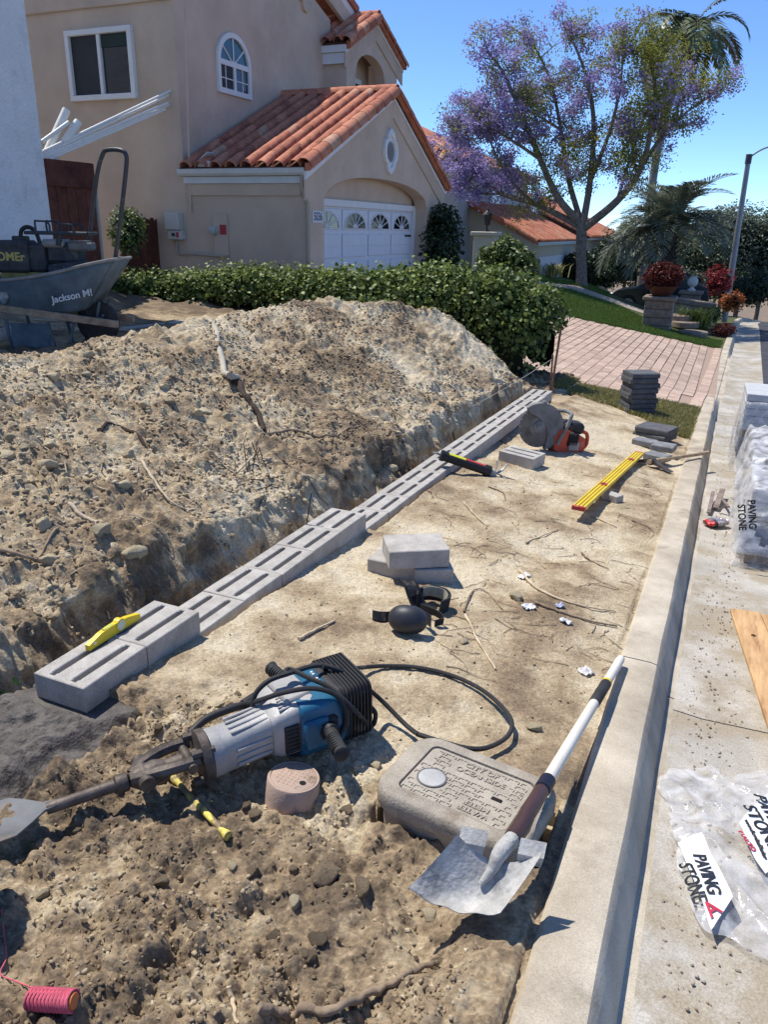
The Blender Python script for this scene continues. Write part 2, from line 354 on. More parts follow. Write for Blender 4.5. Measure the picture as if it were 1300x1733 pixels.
for i in range(1500):
    y = rng.uniform(1.0, 9.4); lwx = float(xw(y)); x = lwx-.2-2.3*rng.random(); r = .010+.035*rng.random()**3.5
    stamp(x, y, r, r*rng.uniform(.25, .6))
for i in range(500):
    y = rng.uniform(2.2, 9); x = rng.uniform(-1.7, -.3); r = .006+.012*rng.random()**2; stamp(x, y, r, r*.45)
# keep the sheet below the wall blocks
ZZ = np.where((np.abs(XX-lw-.0) < .30) & (YY < 1.78) & (YY > 1.0), np.minimum(ZZ, -.16+.6*np.maximum(0, np.abs(XX-lw)-.22)), ZZ)
inwall = (np.abs(XX-lw) < .15) & (YY > 1.5) & (YY < 8.8); top = np.interp(YY, [1.6, 2.31, 2.311, 3.95, 3.951, 9], [0, 0, -.095, -.095, -.19, -.19])
ZZ = np.where(inwall, np.minimum(ZZ, top-.07), ZZ)
for (mx, my, ang, hx, hy, top_) in ((-.49, 1.83, 0, .31, .21, 0),):      # water meter pit
    ZZ = np.where((np.abs(XX-mx) < hx-.06) & (np.abs(YY-my) < hy-.05), np.minimum(ZZ, -.25), ZZ)
bank = sm((XX-(lw-.50))/.1)*(1-sm((XX-(lw-.17))/.03)); XD_ = XX+bank*(.045*fbm(YY, ZZ, 6, 4)+.02*w2)
tone += bank*.35*fbm(YY*.6, ZZ*2.2, 5, 3)
tone += (front+onheap)*((c1-.5)*.22*(w1 > .15)+(c2_-.5)*.3+(c3_-.5)*.15)+front*.1*(1-w1)*pat
tone = np.clip(tone-.10, 0, 1)
ZZ = np.where(XX > cxb(YY)+.03, np.minimum(ZZ, zs(YY)-.2), np.where(XX > cxb(YY)-.02, np.minimum(ZZ, zs(YY)-.02), ZZ))
nxg, nyg = len(gx), len(gy); idx = np.arange(nxg*nyg).reshape(nyg, nxg)
Fq = np.stack([idx[:-1, :-1], idx[:-1, 1:], idx[1:, 1:], idx[1:, :-1]], -1).reshape(-1, 4)
dirt = put('dirt', npmesh('dirt', np.stack([XD_, YY, ZZ], -1).reshape(-1, 3), Fq, DIRT, tone.ravel())); dirt['kind'] = 'structure'
def gz(x, y):                                           # real height of the dirt sheet
    i = min(max(int(np.searchsorted(gx, x)), 1), nxg-1); j = min(max(int(np.searchsorted(gy, y)), 1), nyg-1)
    return float(ZZ[j-1:j+1, i-1:i+1].mean())
# ---- wide terrain under and beyond everything
tx = np.concatenate([np.linspace(-300, -30, 14), np.linspace(-28, 12, 41), np.linspace(15, 300, 14)]); ty = np.concatenate([np.linspace(-30, 60, 91), np.geomspace(63, 900, 30)])
TX, TY = np.meshgrid(tx, ty); TZ = G0(np.minimum(TX, -.3), TY)-.3; TZ = np.where(TX > cxb(TY), zs(TY)-.36, TZ)
TZ = np.where((TY < 12.5) & (TX < .2), TZ-.3, TZ)
ti = np.arange(TX.size).reshape(TX.shape); Ft = np.stack([ti[:-1, :-1], ti[:-1, 1:], ti[1:, 1:], ti[1:, :-1]], -1).reshape(-1, 4)
gr = put('ground', npmesh('ground', np.stack([TX, TY, TZ], -1).reshape(-1, 3), Ft, mat('soil', (.2, .15, .1), .95, .25, 1.5, bump=.4, bscale=20))); gr['kind'] = 'structure'
def sheet(name, xs, ys, zf, m, lift=0.0):
    A, B = np.meshgrid(xs, ys) if np.ndim(xs) == 1 else (xs, ys)
    Z = zf(A, B)+lift; q = np.arange(A.size).reshape(A.shape)
    o = put(name, npmesh(name, np.stack([A, B, Z], -1).reshape(-1, 3), np.stack([q[:-1, :-1], q[:-1, 1:], q[1:, 1:], q[1:, :-1]], -1).reshape(-1, 4), m)); o['kind'] = 'structure'; return o
# ---- curb in cast lengths, gutter pan and road
CONC = mat('curb_concrete', (.42, .355, .265), .9, .2, 3.5, c2=(.49, .43, .335), bump=.35, bscale=160, fine=.16, c3=(.29, .245, .185), thr3=.6, scale3=2.2)
def curb_h(y): return np.interp(y, [12.6, 14.0, 19.4, 20.6], [1, .16, .16, 1])
curb = struct('curb')
jo = [-3.0, .05, 3.1, 6.15, 8.35, 11.4, 14.45, 17.5, 20.55, 23.6, 26.65, 29.7, 32.75, 35.8, 45, 60]
for a, b in zip(jo[:-1], jo[1:]):
    n = max(3, int((b-a)/.25)); rings = []
    for y in np.linspace(a+.004, b-.004, n):
        x = float(cxb(y)); z = float(zs(y)); h = float(curb_h(y)); lo = z-.15
        w = .0022*math.sin(y*7)+.0016*math.sin(y*23)
        rings.append([(x, y, z-.35), (x, y, lo+.15*h-.012), (x+.012, y, lo+.15*h), (x+.125+w, y, lo+.15*h-.002), (x+.150+w, y, lo+.15*h-.008), (x+.164+w, y, lo+.15*h-.026), (x+.213, y, lo+.004), (x+.245, y, lo-.002), (x+.245, y, z-.35)])
    MB().loft(rings).build('curb_segment', CONC, curb, smooth=26)
GUT = mat('gutter_concrete', (.38, .35, .30), .92, .16, 2.5, c2=(.45, .42, .37), bump=.4, bscale=120, fine=.2, c3=(.33, .28, .205), thr3=.52, scale3=1.7)
gut = struct('gutter')
gj = [-3, 3.0, 6.1, 9.2, 12.3, 15.4, 18.5, 21.6, 24.7, 27.8, 31, 36, 60]
for a, b in zip(gj[:-1], gj[1:]):
    rings = []
    for y in np.linspace(a+.004, b-.004, max(3, int((b-a)/.3))):
        x = float(cxb(y)); z = float(zs(y))-.15
        rings.append([(x+.243, y, z-.15), (x+.243, y, z), (x+.36, y, z-.012), (x+.6, y, z-.006), (x+.88, y, z+.012), (x+.88, y, z-.15)])
    MB().loft(rings).build('gutter_slab', GUT, gut, smooth=30)
ASPH = mat('asphalt', (.055, .056, .062), .92, .25, 2.0, bump=.5, bscale=220, fine=.3)
ry = np.linspace(-20, 70, 140)
A = np.linspace(0, 1, 12)[None]*8.2+(cxb(ry)+.882)[:, None]; sheet('road', A, np.repeat(ry[:, None], 12, 1), lambda x, y: zs(y)-.139+.0*x, ASPH)
A = np.linspace(0, 1, 6)[None]*40+(cxb(ry)+9.09)[:, None]; sheet('far_verge', A, np.repeat(ry[:, None], 6, 1), lambda x, y: zs(y)-.0, mat('verge', (.16, .14, .08), .95, .3, 2))
# ---- driveway: paving bricks laid in running bond, the nearest 300 as single parts
PAV = mat('paver_brick', (.46, .335, .255), .9, .12, 9, c2=(.52, .385, .305), bump=.3, bscale=150, rand=.16, fine=.1, c3=(.38, .285, .22), thr3=.66, scale3=4)
def island(m, lo, hi):                                     # each brick of a joined field its own shade
    N = m.node_tree.nodes; L = m.node_tree.links; b = N['Principled BSDF']; src = b.inputs['Base Color'].links[0].from_socket; g = N.new('ShaderNodeNewGeometry'); r = N.new('ShaderNodeMapRange'); r.inputs[3].default_value = lo; r.inputs[4].default_value = hi; L.new(g.outputs['Random Per Island'], r.inputs[0]); v = N.new('ShaderNodeVectorMath'); v.operation = 'SCALE'; L.new(src, v.inputs[0]); L.new(r.outputs[0], v.inputs['Scale']); L.new(v.outputs[0], b.inputs['Base Color'])
island(PAV, .8, 1.16)
drv = struct('driveway')
def dz(x, y): return g0(x, y)
sheet_m = mat('joint_sand', (.35, .255, .195), .95, .15, 20)
ys = np.linspace(11.62, 20.55, 50); xs = np.linspace(-6.6, .06, 40)
DX, DY = np.meshgrid(xs, ys); bend = sm((DX+1.9)/1.6)
def near_edge(x): return 11.62
bed = put('bedding', npmesh('bedding', np.stack([DX, DY, G0(DX, DY)-.006], -1).reshape(-1, 3), np.stack([(q := np.arange(DX.size).reshape(DX.shape))[:-1, :-1], q[:-1, 1:], q[1:, 1:], q[1:, :-1]], -1).reshape(-1, 4), sheet_m), drv)
pl, pw = .24, .17
pm = MB().box(pw-.006, pl-.006, .05, b=.003).mesh('paver', PAV, 0)
pts = []
for i in range(int(8.9/pl)):
    for j in range(int(6.7/pw)):
        y = 11.64+i*pl+(pl/2 if j % 2 else 0)+pl/2; x = .08-pw/2-j*pw+.0
        if y+pl/2 > 20.55 or x < -6.6: continue
        if x > float(cxb(y))-pw*1.5-.006: continue
        pts.append((x, y))
pts += [(float(cxb(y))-pw/2-.004, float(y)) for y in np.arange(11.64+pl/2, 20.5, pl)]
vis = [p for p in pts if p[0] > -.46*(p[1]-11)-2.0]
vis.sort(key=lambda p: p[0]**2+p[1]**2)
def pav_m(x, y):
    z = dz(x, y); ex = (dz(x+.1, y)-dz(x-.1, y))/.2; ey = (dz(x, y+.1)-dz(x, y-.1))/.2
    return T(x, y, z-.012+rnd.uniform(-.0025, .0025)) @ Matrix.Rotation(math.atan(ey), 4, 'X') @ Matrix.Rotation(-math.atan(ex), 4, 'Y') @ RZ(rnd.uniform(-.7, .7))
for p in vis[:300]: put('paver', pm, drv, pav_m(*p))
rest = [p for p in pts if p not in set(vis[:300])]
mbp = MB()
for p in rest: mbp.box(pw-.012, pl-.012, .05, pav_m(*p), b=.006)
o = mbp.build('paver_field', PAV, drv, smooth=0); o['kind'] = 'stuff'
# concrete border course and apron beside the curb
# ---- grass
GR = leafmat('grass_blade', (.06, .105, .02), (.20, .30, .06), .3, .6)
GRD = leafmat('dry_grass_blade', (.25, .22, .08), (.50, .43, .21), .3, .7)
def grass(name, n, area, hmin, hmax, mt, wid=.004, lean=.5):
    P = area(n); n = len(P); z = G0(P[:, 0], P[:, 1]); h = rng.uniform(hmin, hmax, n); a = rng.uniform(0, 2*np.pi, n); l = rng.uniform(0, lean, n)*h; b = rng.uniform(0, 2*np.pi, n)
    wx_, wy_ = np.cos(a)*wid, np.sin(a)*wid; lx, ly = np.cos(b)*l, np.sin(b)*l
    V = np.empty((n, 4, 3)); x, y = P[:, 0], P[:, 1]
    V[:, 0] = np.stack([x-wx_, y-wy_, z-.01], -1); V[:, 1] = np.stack([x+wx_, y+wy_, z-.01], -1); V[:, 2] = np.stack([x+lx*.4+wx_*.7, y+ly*.4+wy_*.7, z+h*.6], -1); V[:, 3] = np.stack([x+lx, y+ly, z+h*.95], -1)
    o = put(name, npmesh(name, V.reshape(-1, 3), np.arange(n*4).reshape(n, 4), mt, np.repeat(rng.random(n)*.8+.1, 4), False)); o['kind'] = 'stuff'; return o
def lawn_area(n):
    P = np.stack([rng.uniform(-9, .1, n*2), 20.65+rng.random(n*2)**1.3*9.5], -1)
    k = (P[:, 0] < cxb(P[:, 1])-.05) & (P[:, 0] < np.interp(P[:, 1], [20.6, 23, 24.3, 26, 31], [9, -1.4, -2.3, -3.4, -4.2])) & ~((P[:, 1] > 25.2) & (P[:, 1] < 26.3))
    k &= P[:, 0] > -.5*(P[:, 1]-11)-1
    return P[k][:n]
lx = np.linspace(-12, 1.0, 60); ly = np.linspace(20.58, 40, 70); LX, LY = np.meshgrid(lx, ly); LX = np.minimum(LX, cxb(LY)-.003)
sheet('lawn', LX, LY, lambda x, y: G0(x, y), mat('turf_soil', (.075, .085, .03), .95, .3, 3, bump=.6, bscale=60), -.002)
tag(grass('lawn_grass', 95000, lawn_area, .03, .075, GR, .007), 'mown green lawn grass on the slope beyond the driveway', 'grass')
def patch_area(n):
    P = np.stack([rng.uniform(-2.0, -.1, n*3), rng.uniform(9.1, 11.66, n*3)], -1); e = fbm(P[:, 0], P[:, 1], 1.6, 3)*.35
    k = (P[:, 0] < cxb(P[:, 1])-.02) & (P[:, 1]+e > np.interp(P[:, 0], [-2, -1.2, -.7, -.3, -.1], [10.4, 10.2, 9.9, 9.0, 8.7])); return P[k][:n]
tag(grass('dry_grass', 17000, patch_area, .02, .07, GRD, .004, .9), 'dry straw coloured grass patch between dirt strip and brick driveway', 'grass')
tag(grass('verge_grass', 17000, patch_area, .02, .06, leafmat('verge_blade', (.12, .15, .035), (.28, .30, .10), .3, .6), .004, .9), 'green grass tufts mixed into the dry patch before the brick driveway', 'grass')
# ---- stones: icospheres knocked out of round
def ico(level, seed, sq=.75, rough=.3):
    bm = bmesh.new(); bmesh.ops.create_icosphere(bm, subdivisions=level, radius=1); r = np.random.default_rng(seed); d = r.normal(size=(11, 3)); d /= np.linalg.norm(d, axis=1)[:, None]; k = r.uniform(.38, .85, 11)
    V = np.array([v.co[:] for v in bm.verts])
    for q in range(11):
        t = V@d[q]; over = t > k[q]; V[over] -= np.outer(t[over]-k[q], d[q])*.97
    V *= 1+r.normal(size=(len(V), 1))*rough*.25; V *= np.array([1, r.uniform(.65, .95), sq*r.uniform(.7, 1.1)]); Fs = np.array([[v.index for v in f.verts] for f in bm.faces]); bm.free(); return V, Fs
ROCKS = [ico(3, s, .75, .22) for s in range(5)]; PEB = [ico(1, s+40, .8, .6) for s in range(6)]
STONE = mat('stone', (.47, .385, .245), .95, .3, 14, c2=(.58, .49, .33), bump=.8, bscale=60, rand=.22, fine=.15)
CLOD = mat('clod', (.25, .185, .115), .97, .3, 10, c2=(.34, .26, .17), bump=1.0, bscale=70, rand=.25, fine=.2)
rock_me = [npmesh('stone', V, Fs, STONE, None, False) for V, Fs in ROCKS]; clod_me = [npmesh('clod', V, Fs, CLOD, None, False) for V, Fs in ROCKS]
def rot_r(): return RZ(rnd.uniform(0, 360)) @ RX(rnd.uniform(-30, 30))
cnt = 0
while cnt < 190:                                          # on the heap, most of them low on the left
    y = rnd.uniform(1.3, 8.6) if rnd.random() < .4 else rnd.uniform(1.3, 4.6); l = float(xw(y)); u = rnd.random()**1.1; x = l-.25-u*(1.9 if y < 6.5 else 1.2)
    s = .016+.045*rnd.random()**3
    put('stone', rnd.choice(rock_me), dirt, T(x, y, gz(x, y)+s*.12) @ rot_r() @ Matrix.Diagonal((s, s, s, 1))); cnt += 1
cnt = 0
while cnt < 110:                                          # clods and stones in the churned foreground
    y = rnd.uniform(.75, 2.0); x = rnd.uniform(-1.6, -.3); s = .008+.022*rnd.random()**3
    if -.82 < x < -.15 and 1.6 < y < 2.1: continue
    cl = rnd.random() < .72
    put('clod' if cl else 'stone', rnd.choice(clod_me if cl else rock_me), dirt, T(x, y, gz(x, y)+s*.1) @ rot_r() @ Matrix.Diagonal((s, s, s, 1))); cnt += 1
def scatter(name, n, place, smin, smax, mt, power=3, label='', cat=''):
    Vs = []; Fs = []; o = 0; tn = []
    for i in range(n):
        p = place()
        if p is None: continue
        x, y, z = p; s = smin+(smax-smin)*rng.random()**power; V, Fc = PEB[i % 6]; a = rng.uniform(0, 6.28); c, q = math.cos(a), math.sin(a); V = V*np.array([1, rng.uniform(.55, 1), rng.uniform(.5, 1)])
        Vr = V@np.array([[c, -q, 0], [q, c, 0], [0, 0, 1]])*s+np.array([x, y, z+s*.25]); Vs.append(Vr); Fs.append(Fc+o); o += len(V)
        i_, j_ = min(int(np.searchsorted(gx, x)), nxg-1), min(int(np.searchsorted(gy, y)), nyg-1); tn.append(np.full(len(V), float(np.clip(tone[j_, i_]+rng.normal(-.06, .2), 0, 1))))
    ob = put(name, npmesh(name, np.concatenate(Vs), np.concatenate(Fs), mt, np.concatenate(tn), False)); ob['kind'] = 'stuff'; tag(ob, label, cat); return ob
def on_heap():
    y = rng.uniform(1.1, 9.0); x = float(xw(y))-.2-2.2*rng.random()
    if x < float(np.interp(y, _CY, _CXX))-.25 or perlin(x*1.3, y*1.3+4) < -.25: return None
    return x, y, gz(x, y)
def in_front():
    y = rng.uniform(.6, 2.2); x = rng.uniform(-1.75, -.3)
    i_, j_ = min(int(np.searchsorted(gx, x)), nxg-1), min(int(np.searchsorted(gy, y)), nyg-1)
    if rng.random() > .22+.78*pat[j_, i_] or y > 1.72+.35*rng.random(): return None
    return None if (-.8 < x < -.2 and 1.62 < y < 2.08) or x < -1.6 else (x, y, gz(x, y)-.002)
def on_strip():
    y = rng.uniform(2, 9.3); x = rng.uniform(-1.7, -.25); return x, y, gz(x, y)
def in_gutter():
    y = rng.uniform(1.0, 7) if rng.random() < .75 else rng.uniform(7, 14); x = float(cxb(y))+.25+abs(rng.normal(0, .16))
    return x, y, float(zs(y))-.158
scatter('heap_gravel', 30000, on_heap, .004, .026, DIRT or mat('heap_crumb', (.46, .385, .25), .97, .25, 40, c2=(.54, .46, .32), bump=.5, bscale=150, c3=(.26, .19, .12), thr3=.55, scale3=1.6), 2.6, 'pale crumbs of broken stone strewn over the spoil heap', 'gravel')
scatter('soil_crumbs', 26000, in_front, .0018, .013, DIRT or mat('soil_crumb', (.23, .165, .10), .97, .25, 40, c2=(.31, .235, .15), bump=.5, bscale=150, c3=(.42, .37, .28), thr3=.62, scale3=3.0), 2.2, 'loose brown soil crumbs in the churned foreground', 'soil')
scatter('strip_pebbles', 3500, on_strip, .0015, .011, DIRT or mat('strip_pebble', (.36, .29, .2), .95, .3, 9, c3=(.1, .08, .06), thr3=.6, scale3=2.0), 3, 'small pebbles and grit on the bare dirt strip', 'pebbles')
scatter('gutter_grit', 2600, in_gutter, .0015, .011, mat('gutter_pebble', (.36, .29, .22), .95, .3, 9, c3=(.16, .13, .10), thr3=.6, scale3=2.0), 3.2, 'grit and pebbles scattered in the concrete gutter', 'grit')
# ================================================================== blocks
BLK = mat('block_concrete', (.36, .335, .30), .93, .12, 12, c2=(.42, .395, .36), bump=.5, bscale=240, rand=.05, fine=.28)
BL, BW, BH = .315, .232, .098
def block_mesh(slots=True, name='block'):
    xs = [-BL/2, -BL/2+.008, -.137, -.122, .122, .137, BL/2-.008, BL/2]; ys = [-BW/2, -.072, -.036, .036, .072, BW/2]
    mb = MB()
    if slots: mb.cells(xs, [-BW/2, -.063, -.059, -.040, -.036, .036, .040, .059, .063, BW/2], lambda i, j: not (i in (2, 3, 4) and j in (2, 6) or i == 3 and j in (1, 3, 5, 7)), -BH/2, BH/2, -BH/2+.012)
    else: mb.box(BL-.004, BW, BH, b=.004)
    if slots:
        bm = bmesh.new(); me = bpy.data.meshes.new('t'); me.from_pydata(mb.v, [], mb.f); bm.from_mesh(me); bmesh.ops.remove_doubles(bm, verts=bm.verts, dist=1e-5)
        bmesh.ops.dissolve_limit(bm, angle_limit=.02, verts=bm.verts, edges=bm.edges)
        ed = [e for e in bm.edges if len(e.link_faces) == 2 and e.calc_face_angle(0) > 1 and e.verts[0].co.z > BH/2-.001 and e.verts[1].co.z > BH/2-.001]
        bmesh.ops.bevel(bm, geom=ed, offset=.003, segments=1, affect='EDGES'); bm.normal_update(); bm.to_mesh(me); bm.free()
        me.name = name; me.materials.append(BLK); return me
    return mb.mesh(name, BLK, 0)
blk = block_mesh(True); blk_solid = block_mesh(False, 'block_solid')
wall = thing('block_wall', 'low stepped wall of grey slotted concrete blocks along the trench', 'wall', T(-1.9, 2, -.3))
inv = T(1.9, -2, .3)
def wall_run(y0, n, ztop, yaw=0.0):
    for i in range(n):
        y = y0+BL/2+i*(BL+.003); x = float(xw(y))
        dx = (float(xw(y+.1))-float(xw(y-.1)))/.2
        put('block', blk, wall, inv @ T(x+rnd.uniform(-.003, .003), y, ztop-BH/2+rnd.uniform(-.0012, .0012)) @ RZ(90-math.degrees(math.atan(dx))+rnd.uniform(-.5, .5)))
wall_run(1.675, 2, 0.0)
wall_run(2.0, 6, -.099)
wall_run(3.6, 16, -.198)
# grey stains of fresh mortar squeezed out under the first block
MORT = mat('wet_mortar', (.085, .075, .068), .75, .25, 18, c2=(.12, .108, .096), bump=1.0, bscale=90, spec=.35)
mg = np.linspace(-1, 1, 110)
mo_y = np.linspace(.95, 2.02, 120); mo_u = np.linspace(-.27, .30, 66); MU, MY = np.meshgrid(mo_u, mo_y)
MXw = xw(MY)+MU+.05*fbm(MU*0, MY, 3, 2)-(1.75-MY)*.16*(MY < 1.75)
edge_ = sm((.26+.05*fbm(MU, MY, 7, 3)-np.abs(MU))/.1)*sm((MY-1.0)/.1)
MZ = -.150+.060*edge_+.02*fbm(MU, MY, 9, 3)+.012*fbm(MU, MY, 40, 3)*edge_; MZ = np.where(MY > 1.64, np.minimum(MZ, -.100), MZ)
mi = np.arange(MU.size).reshape(MU.shape)
mb_ = put('mortar_bed', npmesh('mortar_bed', np.stack([MXw, MY, MZ], -1).reshape(-1, 3), np.stack([mi[:-1, :-1], mi[:-1, 1:], mi[1:, 1:], mi[1:, :-1]], -1).reshape(-1, 4), MORT))
tag(mb_, 'dark grey bed of wet mortar in the trench before the first block', 'mortar')
# ---- loose blocks
def rest(name, me, label, cat, p, rz, h=0.0, tilt=(0, 0), group=None):
    z = p[2]; o = put(name, me, None, T(p[0], p[1], z+h) @ RZ(rz) @ RX(tilt[0]) @ RY(tilt[1])); return tag(o, label, cat, group)
def ground_tilt(x, y):
    return math.degrees(math.atan((g0(x, y+.15)-g0(x, y-.15))/.3)), -math.degrees(math.atan((g0(x+.15, y)-g0(x-.15, y))/.3))
c = np.mean([Pg(*p, .1) for p in [(846, 757.6), (865.4, 749.7), (923, 765), (905, 775)]], axis=0)
rest('block', blk, 'single loose slotted grey block lying in front of the cut-off saw', 'block', (c[0], c[1], gz(c[0], c[1])+BH/2), math.degrees(math.atan2(Pg(905, 775, .1)[1]-Pg(846, 757.6, .1)[1], Pg(905, 775, .1)[0]-Pg(846, 757.6, .1)[0])), 0, (0, 3))
q = [Pg(*p, .2) for p in [(667.7, 921.5), (767, 924), (738, 897), (643, 895)]]; c = np.mean(q, axis=0); ang = math.degrees(math.atan2(q[1][1]-q[0][1], q[1][0]-q[0][0]))
zb = min(gz(c[0]+a, c[1]+b) for a in (-.1, 0, .1) for b in (-.1, 0, .1))
rest('block', blk_solid, 'grey block lying on top of the small stack in the strip', 'block', (c[0], c[1], zb+.006+BH*1.5), ang)
rest('block', blk_solid, 'grey block under the stack, its end poking out left', 'block', (c[0]-.075, c[1]+.02, zb+.003+BH/2), ang-33)
half = MB().box(.2, .155, BH-.002, b=.004).mesh('block_half', BLK, 0)
rest('cut_block', half, 'short cut block under the front right of the small stack', 'block', (c[0]+.095, c[1]-.005, zb+.003+BH/2), ang-2)
# ---- dark pavers: the leaning stack and the flat pile
DP = mat('dark_paver', (.085, .087, .092), .85, .15, 14, c2=(.11, .113, .12), bump=.35, bscale=200, fine=.15)
DPg = mat('dusty_paver', (.17, .175, .18), .9, .15, 14, c2=(.23, .235, .24), bump=.4, bscale=200, fine=.15)
def cap_mesh(name='coping_paver'):
    L_, D_, H_ = .36, .30, .062; mb = MB(); prof = [(-D_/2, -H_/2)]
    prof = [(D_/2, -H_/2), (D_/2, H_/2)]+[(-D_/2+.016-.016*math.sin(a), H_/2*math.cos(a)) for a in np.linspace(0, math.pi, 5)]
    mb.loft([[(x, y, z) for y, z in prof] for x in (-L_/2, -L_/2+.002, L_/2-.002, L_/2)])
    for s in (-1, 1): mb.box(.004, .2, .014, c=(s*(L_/2+.0005), 0, .004))
    return mb.mesh(name, DP, 30)
cap = cap_mesh()
base = Pg(1078, 697); gzb = g0(base[0], base[1])
top = Py(1088, 621, base[1]+.05)
words = ['lowest', 'second from the bottom', 'third from the bottom', 'fourth from the bottom', 'middle', 'fourth from the top', 'third from the top', 'second from the top', 'topmost']
for i in range(8):
    t = i/7; p = base+(top-base)*t; z = gzb+.033+i*.0632; off = .012*((i*7) % 3-1)
    o = put('coping_paver', cap, None, T(base[0]+(top[0]-base[0])*t+off, base[1]+off+.03*t, z+.0) @ RZ(30+(i % 3)*3.0-1.5*(i % 2)))
    nm = ['lowest', 'second from the bottom', 'third from the bottom', 'fourth from the bottom', 'fourth from the top', 'third from the top', 'second from the top', 'topmost'][i]
    tag(o, 'dark coping paver, %s in the leaning stack by the driveway' % nm if i not in (0, 7) else 'dark coping paver, %s of the leaning stack by the driveway' % nm, 'paver', 'stacked dark coping pavers')
fp = Pg(1106, 745)
fl = [(0, 0, 'dark coping paver at the bottom of the flat pile', cap, -22), (.01, 1, 'dark coping paver on top of the flat pile beside the leaning stack', cap, -17)]
for dx, k, lab, me, rz in fl: tag(put('coping_paver', me, None, T(fp[0]+dx, fp[1]+.15, g0(fp[0], fp[1]+.15)+.036+k*.064) @ RZ(rz)), lab, 'paver', 'flat pile of dark pavers')
sq = MB().box(.22, .15, .06, b=.008).mesh('small_paver', DPg, 0)
p = Pg(1094, 752); tag(put('small_paver', sq, None, T(p[0]-.01, p[1]-.06, g0(*p[:2])+.036) @ RZ(-20)), 'pale dusty paver on the left before the flat pile', 'paver', 'small dusty pavers')
p = Pg(1122, 768); tag(put('small_paver', sq, None, T(p[0], p[1]+.03, g0(*p[:2])+.062) @ RZ(-12) @ RX(4)), 'dusty paver resting tilted on its neighbours before the flat pile', 'paver', 'small dusty pavers')
p = Pg(1112, 779); tag(put('small_paver', sq, None, T(p[0], p[1]+.02, g0(*p[:2])+.03) @ RZ(-25)), 'lowest dusty paver next to the wooden tool handle', 'paver', 'small dusty pavers')
# ---- stakes and string line by the hedge
RUST = mat('rusty_steel', (.13, .075, .045), .85, .35, 20, c2=(.2, .12, .075), bump=.4, bscale=120, metal=.2)
a = Pg(930, 682); b = Py(950, 555, a[1]+.1)
tag(MB().tube([a-np.array([0, 0, .2]), (a+b)/2, b], .014, 8).build('form_stake', RUST), 'taller rusty stake leaning against the ivy at the end of the wall', 'stake')
a2 = Pg(930, 690); b2 = Py(936, 600, a2[1]); tag(MB().tube([a2-np.array([0, 0, .2]), b2], .011, 8).build('form_stake', RUST), 'shorter rusty stake holding the string line at the wall end', 'stake')
s0 = Pg(800, 688, .12); tag(MB().tube(spline([b2-np.array([0, 0, .05]), (b2+s0)/2-np.array([0, 0, .04]), s0], 8), .003, 5).build('string_line', mat('string', (.35, .33, .3), .9, .1)), 'thin grey string line running from the stake into the trench', 'string')
# ================================================================== tools on the strip
ALLOY = mat('cast_alloy', (.34, .335, .325), .55, .16, 9, bump=.15, bscale=90, metal=.2, spec=.5, fine=.08, c3=(.3, .28, .25), thr3=.66, scale3=7)
STEEL = mat('bright_steel', (.13, .135, .145), .6, .35, 8, metal=0.0, c3=(.2, .15, .1), thr3=.6, scale3=9, bump=.1, bscale=60)
DSTEEL = mat('dark_steel', (.075, .062, .055), .6, .35, 14, c2=(.12, .1, .085), metal=.45, bump=.25, bscale=80, c3=(.2, .15, .1), thr3=.66, scale3=9)
BLACK = mat('black_plastic', (.022, .022, .024), .55, .3, 14, bump=.2, bscale=140, c3=(.13, .11, .085), thr3=.64, scale3=7)
RUBB = mat('black_rubber', (.03, .03, .031), .7, .3, 14, bump=.15, bscale=160, c3=(.13, .11, .09), thr3=.66, scale3=9)
BLUE = mat('blue_plastic', (.012, .105, .19), .42, .2, 8, bump=.1, bscale=90, spec=.5, c3=(.12, .14, .13), thr3=.68, scale3=8)
YEL = mat('yellow_paint', (.72, .52, .015), .42, .1, 7, bump=.08, bscale=60, spec=.5, c3=(.45, .36, .1), thr3=.7, scale3=9)
RED = mat('red_plastic', (.45, .03, .025), .45, .15, 8, bump=.08, bscale=60, spec=.5)
WHT = mat('white_paint', (.74, .74, .72), .5, .06, 6, bump=.05, bscale=60)
# ---- demolition hammer
jo_ = np.array([-1.533, 1.224, -.045]); jd = np.array([.588, .809, .022])
JM = frame(jo_, jd); jack = thing('demolition_hammer', 'grey and blue electric demolition hammer with spade bit lying in the dirt', 'jackhammer', JM)
b = MB(); b.tube([(0, 0, 0), (.2, 0, 0)], [.017, .0185], 12); b.tube([(.185, 0, 0), (.19, 0, 0), (.222, 0, 0), (.228, 0, 0)], [.018, .028, .028, .018], 16)
n = 10; rows = []
for i in range(n+1):
    t = i/n; x = .035-.40*t; w = .012+.073*sm(np.clip((t-.05)/.28, 0, 1)); rows.append((x, w, .010*t))
rings = [[(x, -w, dz_+.012-.0*w), (x, -w*.3, dz_-.004+.012*(i < 3)), (x, 0, dz_-.004+.014*max(0, 1-i/4)), (x, w*.3, dz_-.004+.012*(i < 3)), (x, w, dz_+.012), (x, w, dz_+.007), (x, 0, dz_-.010), (x, -w, dz_+.007)] for i, (x, w, dz_) in enumerate(rows)]
bit = b.build('spade_bit', DSTEEL, jack); MB().loft(rings).build('spade_blade', STEEL, bit)
b = MB()
for s in (-1, 1): b.tube(spline([(.425, s*.05, .028), (.37, s*.052, .03), (.32, s*.045, .028), (.27, s*.03, .02), (.24, s*.012, .008)], 5), [.019]*20+[.02], 8)
